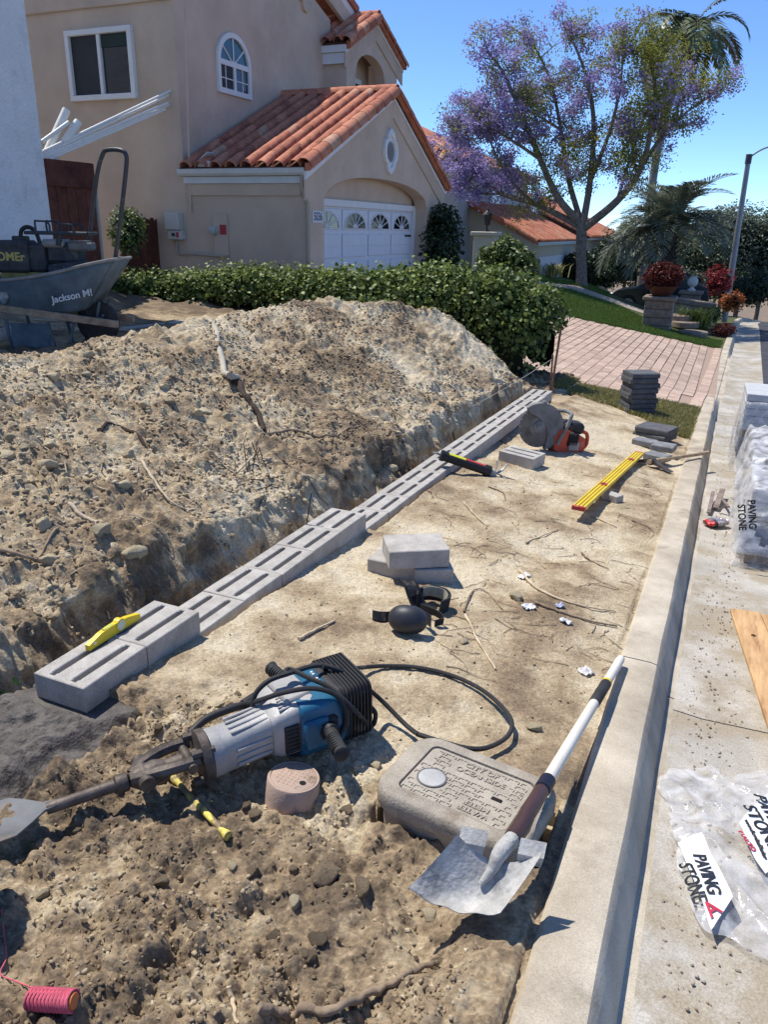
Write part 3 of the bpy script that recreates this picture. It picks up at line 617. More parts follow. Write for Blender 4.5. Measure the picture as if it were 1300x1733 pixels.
b.box(.07, .085, .06, T(.27, 0, 0), b=.018); b.tube([(.23, 0, 0), (.245, 0, 0), (.30, 0, 0), (.335, 0, 0)], [.022, .03, .038, .03], 14); b.cyl((.33, 0, 0), (.44, 0, 0), .026, .03, 14); b.cyl((.27, -.062, .01), (.27, .062, .01), .024, n=14); b.cyl((.40, -.075, .02), (.40, .075, .02), .016, n=10)
b.build('bit_retainer', DSTEEL, jack)
b = MB(); b.tube([(.432, 0, 0), (.437, 0, 0), (.462, 0, 0), (.468, 0, 0)], [.07, .083, .083, .074], 28)
for k in range(4):
    a = math.radians(45+90*k); b.cyl((.405, .068*math.cos(a), .068*math.sin(a)), (.475, .068*math.cos(a), .068*math.sin(a)), .0135, n=8)
b.build('front_flange', DSTEEL, jack)
def rr(x, w, h, cy=0, cz=0, e=.35, n=28):
    o = []
    for j in range(n):
        a = 2*math.pi*j/n; c, s = math.cos(a), math.sin(a); o.append((x, cy+w*math.copysign(abs(c)**e, c), cz+h*math.copysign(abs(s)**e, s)))
    return o
b = MB(); b.loft([rr(.468, .074, .074, 0, 0, .9), rr(.50, .073, .073, 0, 0, .9), rr(.512, .066, .068, .002, 0, .7), rr(.60, .066, .068, .012, .002, .6), rr(.665, .07, .07, .02, .004, .55), rr(.70, .085, .078, .03, .006, .5)])
for k, (yy, zz) in enumerate([(-.03, .069), (-.005, .071), (.022, .072), (.046, .07)]): b.box(.13, .012, .008, T(.60, yy+.008, zz) @ RZ(6), b=.003)
for zz in (-.03, -.005, .02): b.box(.12, .008, .012, T(.60, -.056, zz) @ RZ(6), b=.003)
barrel = b.build('barrel', ALLOY, jack)
b = MB(); b.loft([rr(.665, .09, .07, .035, .005, .4), rr(.69, .105, .084, .04, .008, .35), rr(.80, .108, .094, .045, .012, .3), rr(.90, .10, .088, .045, .01, .3)])
for k in range(7): b.box(.085, .007, .006, T(.735+.004*k, -.03+.016*k, .094+.002) @ RZ(8), b=.002)
house_ = b.build('housing', ALLOY, jack)
b = MB(); b.box(.05, .012, .1, T(.722, -.068, .0), b=.003)
for k in range(6): b.box(.042, .006, .006, T(.722, -.0745, -.035+.014*k), b=.002)
b.build('vent_grille', BLACK, house_)
b = MB(); b.loft([[(x, y, z) for x, y, z in r] for r in (rr(.752, .118, .09, .045, .004, .3), rr(.76, .124, .096, .045, .006, .28), rr(.885, .122, .1, .045, .008, .28), rr(.93, .112, .094, .045, .006, .3))]); b.box(.09, .02, .11, T(.80, -.082, .0), b=.01)
b.build('motor_case', BLUE, jack)
b = MB(); b.box(.10, .14, .03, T(.77, .055, .096) @ RZ(4), b=.008); b.build('top_cover', ALLOY, jack)
b = MB(); b.loft([rr(.885, .115, .098, .05, .012, .28), rr(.90, .118, .102, .05, .012, .28), rr(1.0, .112, .098, .05, .008, .28), rr(1.02, .096, .085, .05, .006, .3)])
for k in range(9): b.loft([rr(.905+.0125*k, .1215, .1055, .05, .011, .26), rr(.912+.0125*k, .1215, .1055, .05, .011, .26)])
b.build('motor_cowl', BLACK, jack)
for k in range(8): pass
b = MB()
for k in range(8): b.box(.008, .0085, .012, T(.868, -.01+.0145*k, .108), b=.001)
b.build('vent_slots', WHT, jack)
for s, yb in ((1, .16), (-1, -.07)):
    b = MB(); b.box(.09, .045, .10, T(.84, yb, .005), b=.02); b.tube([(.84, yb+s*.01, .005), (.84, yb+s*.045, .01)], [.036, .026], 14)
    hg_ = b.build('handle_mount', BLACK, jack)
    b = MB(); b.tube([(.838, yb+s*.03, .01), (.832, yb+s*.06, .014), (.815, yb+s*.155, .018), (.813, yb+s*.165, .018), (.811, yb+s*.172, .018)], [.021, .0205, .0215, .026, .016], 16)
    for k in range(7): b.tube([(.828-.0026*k, yb+s*(.072+.011*k), .0145+.0004*k), (.8272-.0026*k, yb+s*(.076+.011*k), .0145+.0004*k)], [.0228, .0228], 14)
    b.build('grip', RUBB, hg_)
b = MB(); b.tube(spline([(.44, .085, .03), (.50, .105, .05), (.58, .11, .055), (.66, .115, .05)], 5), .0135, 10); b.tube(spline([(.63, .112, .05), (.70, .14, .05), (.78, .165, .03)], 5), [.02]*6+[.024]*4+[.03], 10)
b.build('hose_arm', BLACK, jack)
def jl(x, y, z): return np.array(JM @ Vector((x, y, z)))
cab = [jl(1.01, -.03, .01), jl(1.03, -.06, -.02), Pg(628, 1228, .03), Pg(598, 1200, .16), Pg(560, 1165, .22), Pg(520, 1146, .24), Pg(490, 1132, .25), Pg(486, 1140, .25), Pg(540, 1126, .235), Pg(590, 1142, .2), Pg(640, 1180, .08), Pg(685, 1225, .02), Pg(708, 1243, .03)]
MB().tube(spline(cab, 6), .0085, 8).build('power_cord', RUBB, jack, JM.inverted())
cab2 = [Pg(385, 1196, .1), Pg(430, 1188, .2), Pg(480, 1172, .25), Pg(530, 1165, .25), Pg(568, 1176, .22), Pg(584, 1200, .17), Pg(584, 1225, .1), Pg(574, 1246, .08)]
MB().tube(spline(cab2, 6), .0085, 8).build('power_cord', RUBB, jack, JM.inverted())
cab3 = [Pg(488, 1140, .25), Pg(455, 1152, .25), Pg(432, 1175, .22), Pg(427, 1205, .17), Pg(438, 1235, .12), Pg(458, 1258, .07), Pg(485, 1274, .04), Pg(512, 1276, .02)]
MB().tube(spline(cab3, 6), .0085, 8).build('power_cord', RUBB, jack, JM.inverted())
cab4 = [Pg(545, 1128, .235), Pg(570, 1130, .16), Pg(595, 1131, .06), Pg(650, 1127, .03), Pg(710, 1130, .03), Pg(770, 1145, .03), Pg(820, 1170, .03), Pg(856, 1203, .03), Pg(867, 1228, .03), Pg(855, 1250, .03), Pg(822, 1266, .03), Pg(790, 1266, .035), Pg(750, 1256, .035), Pg(708, 1243, .03)]
MB().tube(spline(cab4, 6), .0085, 8).build('power_cord', RUBB, jack, JM.inverted())
# ---- sledge hammer half buried, yellow handle
a = Pg(288, 1312, .022); e = Pg(386, 1416, .012); sd = e-a; SM = frame(a, sd)
sl_ = thing('sledge_hammer', 'short sledge hammer with dirt-caked yellow handle below the grey hammer', 'hammer', SM); Ls = float(np.linalg.norm(sd))
b = MB(); b.loft([[(x*.9, y, z) for x, z in [(r*math.cos(t), r*math.sin(t)) for t in np.linspace(0, 2*math.pi, 9)[:-1]]] for y, r in ((-.062, .022), (-.055, .028), (-.02, .028), (-.012, .023), (.012, .023), (.02, .028), (.055, .028), (.062, .022))])
b.build('hammer_head', DSTEEL, sl_)
YH = mat('yellow_handle', (.70, .60, .13), .6, .1, 9, bump=.3, bscale=60, c3=(.22, .165, .10), thr3=.50, scale3=22)
b = MB(); b.tube([(-.02, 0, 0), (.03, 0, 0), (.05, 0, .004), (.10, 0, .0), (.11, 0, -.002), (Ls-.03, 0, 0), (Ls-.012, 0, .002), (Ls, 0, .002)], [.013, .013, .009, .009, .011, .009, .013, .015], 12); b.build('handle', YH, sl_)
# ---- round plastic cap
cp = Pg(491, 1318, .0); cz = cp[2]
PINK = mat('tan_plastic', (.40, .29, .225), .8, .1, 12, c2=(.45, .335, .265), bump=.3, bscale=120, c3=(.27, .19, .13), thr3=.62, scale3=12)
CM = T(float(Pg(491, 1315, .07)[0]), float(Pg(491, 1315, .07)[1]), gz(cp[0], cp[1])-.04) @ RX(-6) @ RY(4)
capo = thing('valve_box_lid', 'round pinkish tan valve box lid below the grey hammer', 'lid', CM)
b = MB(); b.lathe([(.086, 0), (.083, .05), (.082, .096), (.079, .101), (.0735, .101), (.0725, .098)], 40); b.build('rim', PINK, capo)
b = MB(); b.lathe([(.0715, .094), (.0715, .0995), (.070, .1005)], 40)
for i in range(-4, 5):
    for j in range(-4, 5):
        if math.hypot(i*.0145, j*.0145) < .058 and not (i in (2, 3) and j in (-2, -1, 0)): b.box(.011, .0024, .0016, T(i*.0145, j*.0145, .1008) @ RZ(90*((i+j) % 2)))
b.build('lid_plate', PINK, capo); MB().lathe([(.0105, .1006), (.0105, .1016)], 18, T(.038, -.012, 0)).build('finger_hole_shade', mat('hole_shade', (.012, .01, .01), .9, .1, bump=0), capo)  # no opening cut: near-black disc paints the shade in the finger hole
# ---- water meter box
mc = [Pz(*p, -.06) for p in [(648, 1325), (705, 1245), (945, 1325), (885, 1440)]]; mcen = np.mean(mc, axis=0); mdir = (mc[2]-mc[1])+(mc[3]-mc[0]); mdir[2] = -.012
MM = frame(mcen, mdir, (-.02, .06, 1)); meter = thing('water_meter_box', 'rounded concrete water meter box with embossed lid beside the curb', 'meter box', MM)
MBX = mat('meter_concrete', (.29, .25, .20), .93, .16, 9, c2=(.37, .33, .27), bump=.5, bscale=130, fine=.18, c3=(.2, .15, .11), thr3=.62, scale3=5)
def rrect(L_, D_, r, z, n=7):
    o = []
    for cx_, cy_, a0 in ((L_/2-r, D_/2-r, 0), (-L_/2+r, D_/2-r, 90), (-L_/2+r, -D_/2+r, 180), (L_/2-r, -D_/2+r, 270)):
        for k in range(n): a = math.radians(a0+90*k/(n-1)); o.append((cx_+r*math.cos(a), cy_+r*math.sin(a), z))
    return o
b = MB(); b.loft([rrect(.44, .31, .07, -.26), rrect(.445, .315, .07, -.10), rrect(.455, .325, .075, -.075), rrect(.485, .352, .085, -.06), rrect(.486, .353, .085, -.022), rrect(.478, .345, .082, -.006), rrect(.462, .33, .076, 0), rrect(.352, .252, .026, 0), rrect(.349, .249, .025, -.016)], caps=True)
b.build('box_body', MBX, meter, smooth=50)
LID = mat('lid_concrete', (.32, .28, .225), .85, .12, 9, c2=(.40, .36, .295), bump=.3, bscale=150, fine=.14)
lid = MB().loft([rrect(.342, .242, .022, -.016), rrect(.342, .242, .022, -.005), rrect(.338, .238, .021, -.003)]).build('lid', LID, meter, smooth=30)
b = MB(); 
for i in range(16):
    for j in range(11):
        x = -.158+i*.0212+(.0106 if j % 2 else 0); y = -.106+j*.0212
        if abs(x) > .158 or abs(y) > .108: continue
        if math.hypot(x+.105, y+.03) < .05: continue
        if -.085 < x < .115 and y > .036 and y < .105: continue
        if .0 < x < .118 and y < -.045: continue
        if x < -.14 and y > .03: continue
        if .06 < x < .135 and -.03 < y < .012: continue
        b.box(.0155, .0036, .004, T(x, y, -.002)); b.box(.0036, .010, .004, T(x+(.006 if (i+j) % 2 else -.006), y-.006, -.0021))
b.build('tread', LID, lid)
textmesh('lettering', 'CITY OF', .030, LID, lid, T(.008, .09, -.003), .0035, .0006); textmesh('lettering', 'OCEANSIDE', .030, LID, lid, T(.016, .058, -.003), .0035, .0006)
textmesh('lettering', 'WATER', .028, LID, lid, T(.06, -.098, -.003) @ RZ(180), .0035, .0006); textmesh('lettering', 'METER', .028, LID, lid, T(.06, -.07, -.003) @ RZ(180), .0035, .0006)
textmesh('lettering', 'USA', .016, LID, lid, T(.15, .05, -.003) @ RZ(-90), .0025, .0003)
b = MB(); b.lathe([(.046, -.004), (.046, .001), (.043, .002), (.041, .0)], 36, T(-.105, -.03, 0)); b.build('dial_ring', mat('dial_grey', (.16, .155, .15), .7, .1), lid)
MB().lathe([(.041, -.003), (.041, .0012), (.036, .0022)], 36, T(-.105, -.03, 0)).build('dial_cover', mat('dial_zinc', (.44, .43, .41), .55, .12, 20, metal=.2), lid)
MB().box(.032, .013, .003, T(.098, -.008, -.0018)).build('lifting_slot_shade', MATS['hole_shade'], lid)  # near-black bar paints the shade in the lifting slot
# ---- shovel
sN = Pz(858, 1462, .005); sE = Pz(1052, 1114, -.185); sdir = sE-sN; SHM = frame(sN, sdir)
shov = thing('shovel', 'square shovel with white handle and cement-smeared blade across the meter box', 'shovel', SHM); SI = SHM.inverted()
MORTAR = mat('cement_smear', (.36, .35, .33), .85, .2, 12, c2=(.46, .45, .42), bump=.5, bscale=60, fine=.1, c3=(.12, .125, .135), thr3=.60, scale3=7)
tipz = -.045; c00 = Pz(690, 1515, tipz); c10 = Pz(846, 1557, tipz); c01 = Pz(772, 1450, .005); c11 = Pz(916, 1480, .0)
nu, nv = 16, 18; rows = []
for j in range(nv+1):
    v = j/nv; row = []
    for i in range(nu+1):
        u = i/nu; p = (c00*(1-u)+c10*u)*(1-v)+(c01*(1-u)+c11*u)*v; s_ = abs(2*u-1)
        p = p+np.array([0, 0, .050*s_**2.0*(.45+.55*v)+.022*v*v-.034*(1-s_**2)*(.25+.75*math.sin(math.pi*min(v*1.1, 1)))+.004*math.sin(u*19)*(1-v)**4]); row.append(p)
    rows.append(row)
b = MB(); up = np.array([0, 0, .0022])
vs = [tuple(p) for r in rows for p in r]+[tuple(p-up) for r in rows for p in r]; K = (nu+1)*(nv+1); fs = []
for j in range(nv):
    for i in range(nu):
        a_ = j*(nu+1)+i; q_ = (a_, a_+1, a_+nu+2, a_+nu+1); fs.append(q_); fs.append(tuple(K+k for k in q_[::-1]))
per = [i for i in range(nu+1)]+[(j)*(nu+1)+nu for j in range(1, nv+1)]+[nv*(nu+1)+i for i in range(nu-1, -1, -1)]+[j*(nu+1) for j in range(nv-1, 0, -1)]
for k in range(len(per)): a_, b_ = per[k], per[(k+1) % len(per)]; fs.append((a_, K+a_, K+b_, b_))
blade_ = b.add(vs, fs).build('blade', MORTAR, shov, SI, smooth=60)
# turned foot treads and the cement on the socket
for p0_, p1_ in ((c01, c01*.68+c11*.32), (c01*.3+c11*.7, c11)):
    b = MB(); d_ = p1_-p0_; q0 = p0_*.96+p1_*.04+np.array([0, 0, .05]); b.add([tuple(q0), tuple(q0+d_), tuple(q0+d_+np.array([.0, .026, .028])), tuple(q0+np.array([.0, .026, .028])), tuple(q0-np.array([0, 0, .02])), tuple(q0+d_*.92-np.array([0, 0, .03]))], [(0, 1, 2, 3), (4, 5, 1, 0)]).build('foot_tread', MORTAR, blade_, smooth=0)

mid = (c01+c11)/2
soc = spline([mid*.6+(c00+c10)/2*.4+np.array([0, 0, -.008]), mid*.85+(c00+c10)/2*.15+np.array([0, 0, .004]), mid+np.array([0, .015, .03]), Pz(880, 1405, .025), Pz(895, 1372, .025)], 5)
MB().tube(soc, list(np.linspace(.006, .021, 11))+[.021]*(len(soc)-11), 12).build('socket_neck', MORTAR, blade_)
Hs = Pz(893, 1378, .022); He = sE; hd = (He-Hs); hl = lambda t: Hs+hd*t
SOCK = mat('brown_socket', (.055, .025, .022), .45, .2, 9, bump=.1, bscale=80, spec=.5)
MB().tube([soc[-8], soc[-5], soc[-2], hl(.05), hl(.1), hl(.105)], [.0235, .0235, .023, .0225, .022, .020], 14).build('socket', SOCK, shov, SI)
HW = mat('fibreglass_white', (.66, .60, .50), .5, .12, 5, c2=(.72, .67, .58), bump=.08, bscale=50, c3=(.45, .38, .28), thr3=.68, scale3=11)
handle = MB().tube([hl(.08), hl(.3), hl(.6), hl(.98), hl(.995), hl(1.0)], [.0185, .0185, .018, .018, .016, .010], 16).build('handle', HW, shov, SI)
MB().tube([hl(.105), hl(.107), hl(.152), hl(.154)], [.019, .0235, .0235, .019], 16).build('collar', mat('navy_collar', (.012, .014, .03), .5, .2), handle)
MB().tube([hl(.61), hl(.612), hl(.765), hl(.767)], [.019, .0208, .0208, .019], 16).build('foam_grip', RUBB, handle)
MB().tube([hl(.765), hl(.7652), hl(.778), hl(.7782)], [.019, .0203, .0203, .019], 16).build('band', YEL, handle)
b = MB(); pr = hl(.02)+np.array([0, 0, .0235]); MB().box(.05, .022, .0012, frame(hl(.03)+np.array([-.004, -.014, .0185]), hd, (-.2, -.65, .75)), b=.0004).build('label_plate', mat('label_worn', (.34, .28, .25), .6, .3, 60), shov, SI)
# ---- small yellow level on the first block
l0, l1 = Pz(148, 1101, .004), Pz(234, 1046, .004); LM = frame((l0+l1)/2, l1-l0)
tl = thing('torpedo_level', 'short yellow torpedo level standing on the first wall block', 'level', LM); Lt = float(np.linalg.norm(l1-l0))
b = MB(); prof = [(-Lt/2, 0), (Lt/2, 0), (Lt/2, .022), (.07, .04), (.028, .044), (-.03, .044), (-.075, .04), (-Lt/2, .022)]
b.prism([(x, z) for x, z in prof], -.0105, .0105, Matrix(((1, 0, 0, 0), (0, 0, -1, 0), (0, 1, 0, 0), (0, 0, 0, 1)))); b.build('body', YEL, tl, smooth=0)
VIAL = mat('vial_green', (.55, .62, .12), .15, .1, 8, bump=0, spec=.6)
b = MB(); b.lathe([(.026, -.0125), (.026, .0125)], 28, T(.03, 0, .026) @ RX(90)); b.build('vial_ring', YEL, tl); MB().lathe([(.0205, -.0135), (.0205, .0135)], 24, T(.03, 0, .026) @ RX(90)).build('dial_vial', mat('vial_pale', (.62, .6, .42), .25, .15, 30), tl)
b = MB(); b.cyl((-.055, 0, .041), (-.005, 0, .041), .006, n=12); b.box(.05, .014, .006, T(-.03, 0, .0425), b=.001); b.build('vial', VIAL, tl)
MB().lathe([(.006, -.0112), (.006, .0112)], 12, T(-.11, 0, .018) @ RX(90)).build('hang_hole', WHT, tl)
# ---- long yellow level
a = Pg(979, 861, .085); e = Pg(1083, 767, .05); ml = float(np.linalg.norm(e-a)); LM = frame((a+e)/2, e-a, (0.03, -.02, 1)); ll = thing('spirit_level', 'long yellow spirit level lying across the strip with red end cap', 'level', LM)
b = MB(); b.box(ml-.04, .088, .02, b=.002)
for yy in (-.037, -.012, .012, .037): b.box(ml-.04, .012, .007, T(0, yy, .0135), b=.002)
b.build('beam', YEL, ll, smooth=0)
for s in (-1, 1): MB().box(.03, .09, .03, T(s*(ml/2-.014), 0, .001), b=.003).build('end_cap', RED, ll)
for x_ in (-ml*.17, ml*.31):
    v_ = MB().box(.07, .05, .004, T(x_, 0, .0175), b=.001).build('vial_frame', RED, ll); MB().cyl((x_-.02, 0, .02), (x_+.02, 0, .02), .007, n=10).build('vial', mat('vial_dark', (.12, .02, .02), .15, .1, bump=0, spec=.6), v_)
p = Pg(1035, 848); tag(put('cut_block', MB().box(.14, .085, .055, b=.004).mesh('cut_block', BLK, 0), None, T(p[0], p[1]+.04, gz(p[0], p[1]+.04)+.028) @ RZ(-28)), 'small grey offcut under the long yellow level', 'block')
# ---- caulking gun
a = Pz(752, 772, -.115); e = Pg(826, 797, .055); CM = frame(a, e-a); cg = thing('caulking_gun', 'black caulking gun with yellow and red label leaning on the wall', 'caulking gun', CM); cl_ = float(np.linalg.norm(e-a))
b = MB(); b.tube([(-.03, 0, 0), (-.028, 0, 0), (.0, 0, 0), (.001, 0, 0)], [.03, .043, .043, .036], 20); b.cyl((0, 0, 0), (cl_, 0, 0), .037, n=20); b.tube([(cl_-.03, 0, 0), (cl_-.028, 0, 0), (cl_+.02, 0, 0), (cl_+.022, 0, 0)], [.036, .044, .044, .03], 20); b.build('barrel', BLACK, cg)
def arc_label(name, x0, x1, a0, a1, r, m):
    b = MB(); b.loft([[(x, r*math.sin(t), r*math.cos(t)) for t in np.linspace(math.radians(a0), math.radians(a1), 9)] for x in (x0, x1)], closed=False); return b.build(name, m, cg)
arc_label('yellow_label', .03, cl_*.46, -38, 62, .0378, mat('label_yellow', (.62, .6, .03), .5, .1, 60)); arc_label('red_label', cl_*.46, cl_*.9, -30, 60, .0378, mat('label_red', (.52, .045, .05), .5, .12, 60))
b = MB(); b.cyl((-.09, 0, 0), (-.03, 0, 0), .007, n=8); b.cyl((-.07, 0, .006), (-.03, 0, .006), .01, .006, n=8); b.build('nozzle', mat('nozzle_grey', (.4, .39, .36), .6, .1), cg)
b = MB(); b.tube([(cl_+.02, 0, 0), (cl_+.33, 0, .0)], .0035, 6); b.build('push_rod', STEEL, cg)
b = MB(); b.box(.05, .03, .045, T(cl_+.045, 0, -.005), b=.006); b.tube(spline([(cl_+.05, 0, .0), (cl_+.055, .02, .05), (cl_+.045, .035, .09)], 5), [.012]*6+[.01]*5, 8, squash=.6); b.tube(spline([(cl_+.07, 0, .0), (cl_+.11, .03, .04), (cl_+.13, .05, .085)], 5), [.012]*6+[.01]*5, 8, squash=.6); b.tube(spline([(cl_+.06, 0, -.01), (cl_+.09, -.02, -.02), (cl_+.12, 0, -.012), (cl_+.1, .02, 0)], 5), .006, 8); b.build('trigger_grip', ALLOY, cg)
# ---- cut-off saw (built upright, blade facing the camera)
sp = Pg(938, 760); sz = gz(sp[0], sp[1]); SWM = frame((sp[0], sp[1], sz), (math.cos(YAW+.15), math.sin(YAW+.15), -.04)); saw = thing('cut_off_saw', 'orange and grey cut-off saw with large dusty blade beside the wall', 'saw', SWM)
GREYP = mat('dusty_grey', (.15, .15, .15), .75, .25, 10, c2=(.2, .2, .195), bump=.2, bscale=120, c3=(.22, .21, .2), thr3=.62, scale3=6)
ORG = mat('orange_plastic', (.55, .095, .05), .6, .15, 10, bump=.15, bscale=90, c3=(.42, .25, .2), thr3=.62, scale3=7)
BRN = mat('blade_steel', (.115, .105, .095), .65, .25, 7, c2=(.17, .155, .14), metal=.3, bump=.15, bscale=70)
bc = (-.19, -.06, .225); BR = .188
b = MB(); pr = []
for k in range(18):
    a0 = 2*math.pi*k/18
    for f_, r_ in ((.0, BR), (.25, BR), (.5, BR), (.78, BR), (.93, BR), (.95, BR-.02), (.98, BR-.02)): a_ = a0+f_*2*math.pi/18; pr.append((bc[0]+r_*math.cos(a_), bc[2]+r_*math.sin(a_)))
XZ = Matrix(((1, 0, 0, 0), (0, 0, -1, 0), (0, 1, 0, 0), (0, 0, 0, 1)))
b.prism(pr, -bc[1]-.0016, -bc[1]+.0016, XZ); bl = b.build('blade', BRN, saw, smooth=0)
b = MB()
for k in range(18):
    a_ = 2*math.pi*(k+.965)/18; b.box(.02, .006, .005, T(bc[0]+(BR-.010)*math.cos(a_), bc[1], bc[2]+(BR-.010)*math.sin(a_)) @ RY(-math.degrees(a_)))
b.build('tooth_gap', mat('gap_pale', (.4, .38, .34), .8, .1), bl)
b = MB(); b.lathe([(.1, -.004), (.098, .0), (.06, .006), (.055, .014), (.03, .016), (.028, .026), (.012, .03)], 32, T(*bc) @ RX(90)); b.build('blade_flange', GREYP, bl)
b = MB(); gl = []; ang = np.linspace(math.radians(-72), math.radians(128), 26); R1 = .212
outer = [(bc[0]+R1*math.cos(t), bc[2]+R1*math.sin(t)) for t in ang]; inner = [(bc[0]+.10*math.cos(t)*(1 if abs(t) < 3 else 1), bc[2]+.10*math.sin(t)) for t in (math.radians(110), math.radians(60), math.radians(10), math.radians(-40))]
b.prism(outer+[(bc[0]-.11, bc[2]+.13), (bc[0]-.02, bc[2]+.09), (bc[0]+.06, bc[2]+.01), (bc[0]+.085, bc[2]-.09)], -bc[1]+.012, -bc[1]+.02, XZ)
b.prism(outer+[(bc[0]-.11, bc[2]+.13), (bc[0]-.02, bc[2]+.09), (bc[0]+.06, bc[2]+.01), (bc[0]+.085, bc[2]-.09)], -bc[1]-.03, -bc[1]-.022, XZ)
b.loft([[(bc[0]+(R1-.001)*math.cos(t), bc[1]+.03, bc[2]+(R1-.001)*math.sin(t)), (bc[0]+(R1+.006)*math.cos(t), bc[1]+.03, bc[2]+(R1+.006)*math.sin(t)), (bc[0]+(R1+.006)*math.cos(t), bc[1]-.02, bc[2]+(R1+.006)*math.sin(t)), (bc[0]+(R1-.001)*math.cos(t), bc[1]-.02, bc[2]+(R1-.001)*math.sin(t))] for t in ang])
b.box(.03, .045, .03, T(bc[0]+.02, bc[1], bc[2]+R1+.008), b=.004); b.build('blade_guard', GREYP, saw, smooth=30)
b = MB(); b.box(.34, .05, .06, T(-.02, .0, .11) @ RY(12), b=.015); b.cyl((bc[0], -.05, bc[2]), (bc[0], .03, bc[2]), .05, n=18); b.box(.10, .06, .04, T(-.02, 0, .03), b=.01); b.build('belt_arm', GREYP, saw)
b = MB(); b.loft([[(x_, y_, z_) for x_, z_ in [(-.03, .02), (.02, .0), (.2, .01), (.255, .05), (.25, .13), (.1, .2), (.0, .21), (-.04, .14)]] for y_ in (-.085, -.075, .09, .1)]); b.build('engine_cover', ORG, saw, smooth=25)
b = MB(); b.box(.2, .17, .1, T(.145, .02, .215) @ RY(6), b=.025); b.box(.09, .03, .13, T(.13, -.088, .12) @ RY(8), b=.01)
for k in range(6): b.box(.006, .012, .09, T(.10+.014*k, -.104, .115) @ RY(8))
b.build('filter_cover', BLACK, saw)
b = MB(); b.box(.10, .02, .08, T(.145, -.093, .06), b=.006)
for k in range(5): b.box(.085, .006, .006, T(.145, -.105, .03+.014*k))
b.build('muffler', ALLOY, saw)
b = MB(); b.tube(spline([(-.01, -.1, .08), (.0, -.115, .13), (.045, -.12, .24), (.075, -.11, .33), (.085, -.08, .355), (.06, .0, .36), (.0, .03, .355)], 5), .0165, 10); b.build('front_handle', GREYP, saw)
b = MB(); b.tube(spline([(.21, 0, .04), (.27, 0, .02), (.305, 0, .06), (.30, 0, .14), (.27, 0, .17), (.23, 0, .17)], 5), [.017]*26, 10); b.box(.3, .1, .02, T(.12, 0, .012), b=.006); b.build('rear_handle', ORG, saw)
# ---- mattock with wooden handle across the curb
a = Pg(1104, 781, .035); e = Pz(1199, 766, float(zs(8.1))+.03); AM = frame(a, e-a); ax = thing('mattock', 'mattock with worn wooden handle resting on the curb', 'mattock', AM); al = float(np.linalg.norm(e-a))
WOODH = mat('worn_wood', (.34, .245, .15), .75, .25, 20, c2=(.42, .32, .21), bump=.25, bscale=60)
MB().tube([(-.05, 0, 0), (0, 0, 0), (al*.3, 0, .004), (al*.8, 0, 0), (al, 0, 0)], [.024, .024, .017, .018, .02], 12).build('handle', WOODH, ax)
b = MB(); b.tube([(-.035, 0, 0), (.035, 0, 0)], [.034, .032], 12); b.loft([[(-.03, -.02, -.02), (.03, -.02, -.02), (.03, -.02, .02), (-.03, -.02, .02)], [(-.035, -.11, -.03), (.035, -.11, -.03), (.035, -.11, -.018), (-.035, -.11, -.018)], [(-.045, -.2, -.055), (.045, -.2, -.055), (.045, -.2, -.05), (-.045, -.2, -.05)]]); b.loft([[(-.012, .02, -.02), (.012, .02, -.02), (.012, .02, .02), (-.012, .02, .02)], [(-.006, .2, -.05), (.006, .2, -.05), (.006, .2, -.03), (-.006, .2, -.03)]]); b.build('head', DSTEEL, ax)
# ---- knee pads
NEO = mat('neoprene', (.018, .019, .024), .75, .25, 20, bump=.3, bscale=260, c3=(.07, .063, .055), thr3=.66, scale3=9); SHELL = mat('pad_shell', (.025, .027, .034), .5, .25, 9, bump=.12, bscale=160, spec=.45, c3=(.08, .075, .065), thr3=.66, scale3=6)
def ribbon(path, wdir, w, th=.004, m=None, n=6):
    P = spline(path, n); rings = []
    for i, p in enumerate(P):
        wd_ = Vector(wdir[0]).lerp(Vector(wdir[1]), i/(len(P)-1)).normalized(); t = (P[min(i+1, len(P)-1)]-P[max(i-1, 0)]).normalized(); nn = t.cross(wd_).normalized()
        rings.append([tuple(p+wd_*w/2+nn*th/2), tuple(p+wd_*w/2-nn*th/2), tuple(p-wd_*w/2-nn*th/2), tuple(p-wd_*w/2+nn*th/2)])
    return rings
k0 = Pg(688, 1052, .05); kz = gz(k0[0], k0[1]); KM = frame((k0[0], k0[1], kz), (math.cos(YAW), math.sin(YAW), 0)); kp = thing('knee_pad', 'black knee pad with smooth rounded cup lying in front', 'knee pad', KM)
b = MB(); rows = []                                        # domed cup: thick shell, open at the back
for i in range(15):
    th = math.radians(-88+176*i/14); row = []
    for j in range(17):
        ph = math.radians(-100+200*j/16); row.append((.088*math.cos(th)**.8*math.sin(ph), -.058*math.cos(th)**.7*math.cos(ph)*(1.15 if abs(ph) < .9 else 1), .062*math.sin(th)))
    rows.append(row)
b.loft([r+[(x*.9, y*.86+.004, z*.95) for x, y, z in r[::-1]] for r in rows]); b.build('cup', SHELL, kp, T(.005, -.03, .060) @ RZ(-14) @ RX(-24), smooth=70)
b = MB(); b.loft(ribbon([(-.055, .02, .05), (-.02, .055, .045), (.05, .06, .04), (.09, .02, .04), (.105, -.03, .05)], ((0, .1, 1), (0, .4, 1)), .05)); b.build('strap', NEO, kp)
b = MB(); b.loft(ribbon([(-.15, .055, .03), (-.11, .045, .028), (-.05, .05, .03), (.0, .07, .035)], ((0, .5, 1), (0, .3, 1)), .05)); b.build('strap', NEO, kp); MB().loft(ribbon([(-.146, .051, .034), (-.12, .043, .031), (-.09, .042, .031)], ((0, .5, 1), (0, .4, 1)), .036, .003)).build('hook_patch', BLACK, kp)
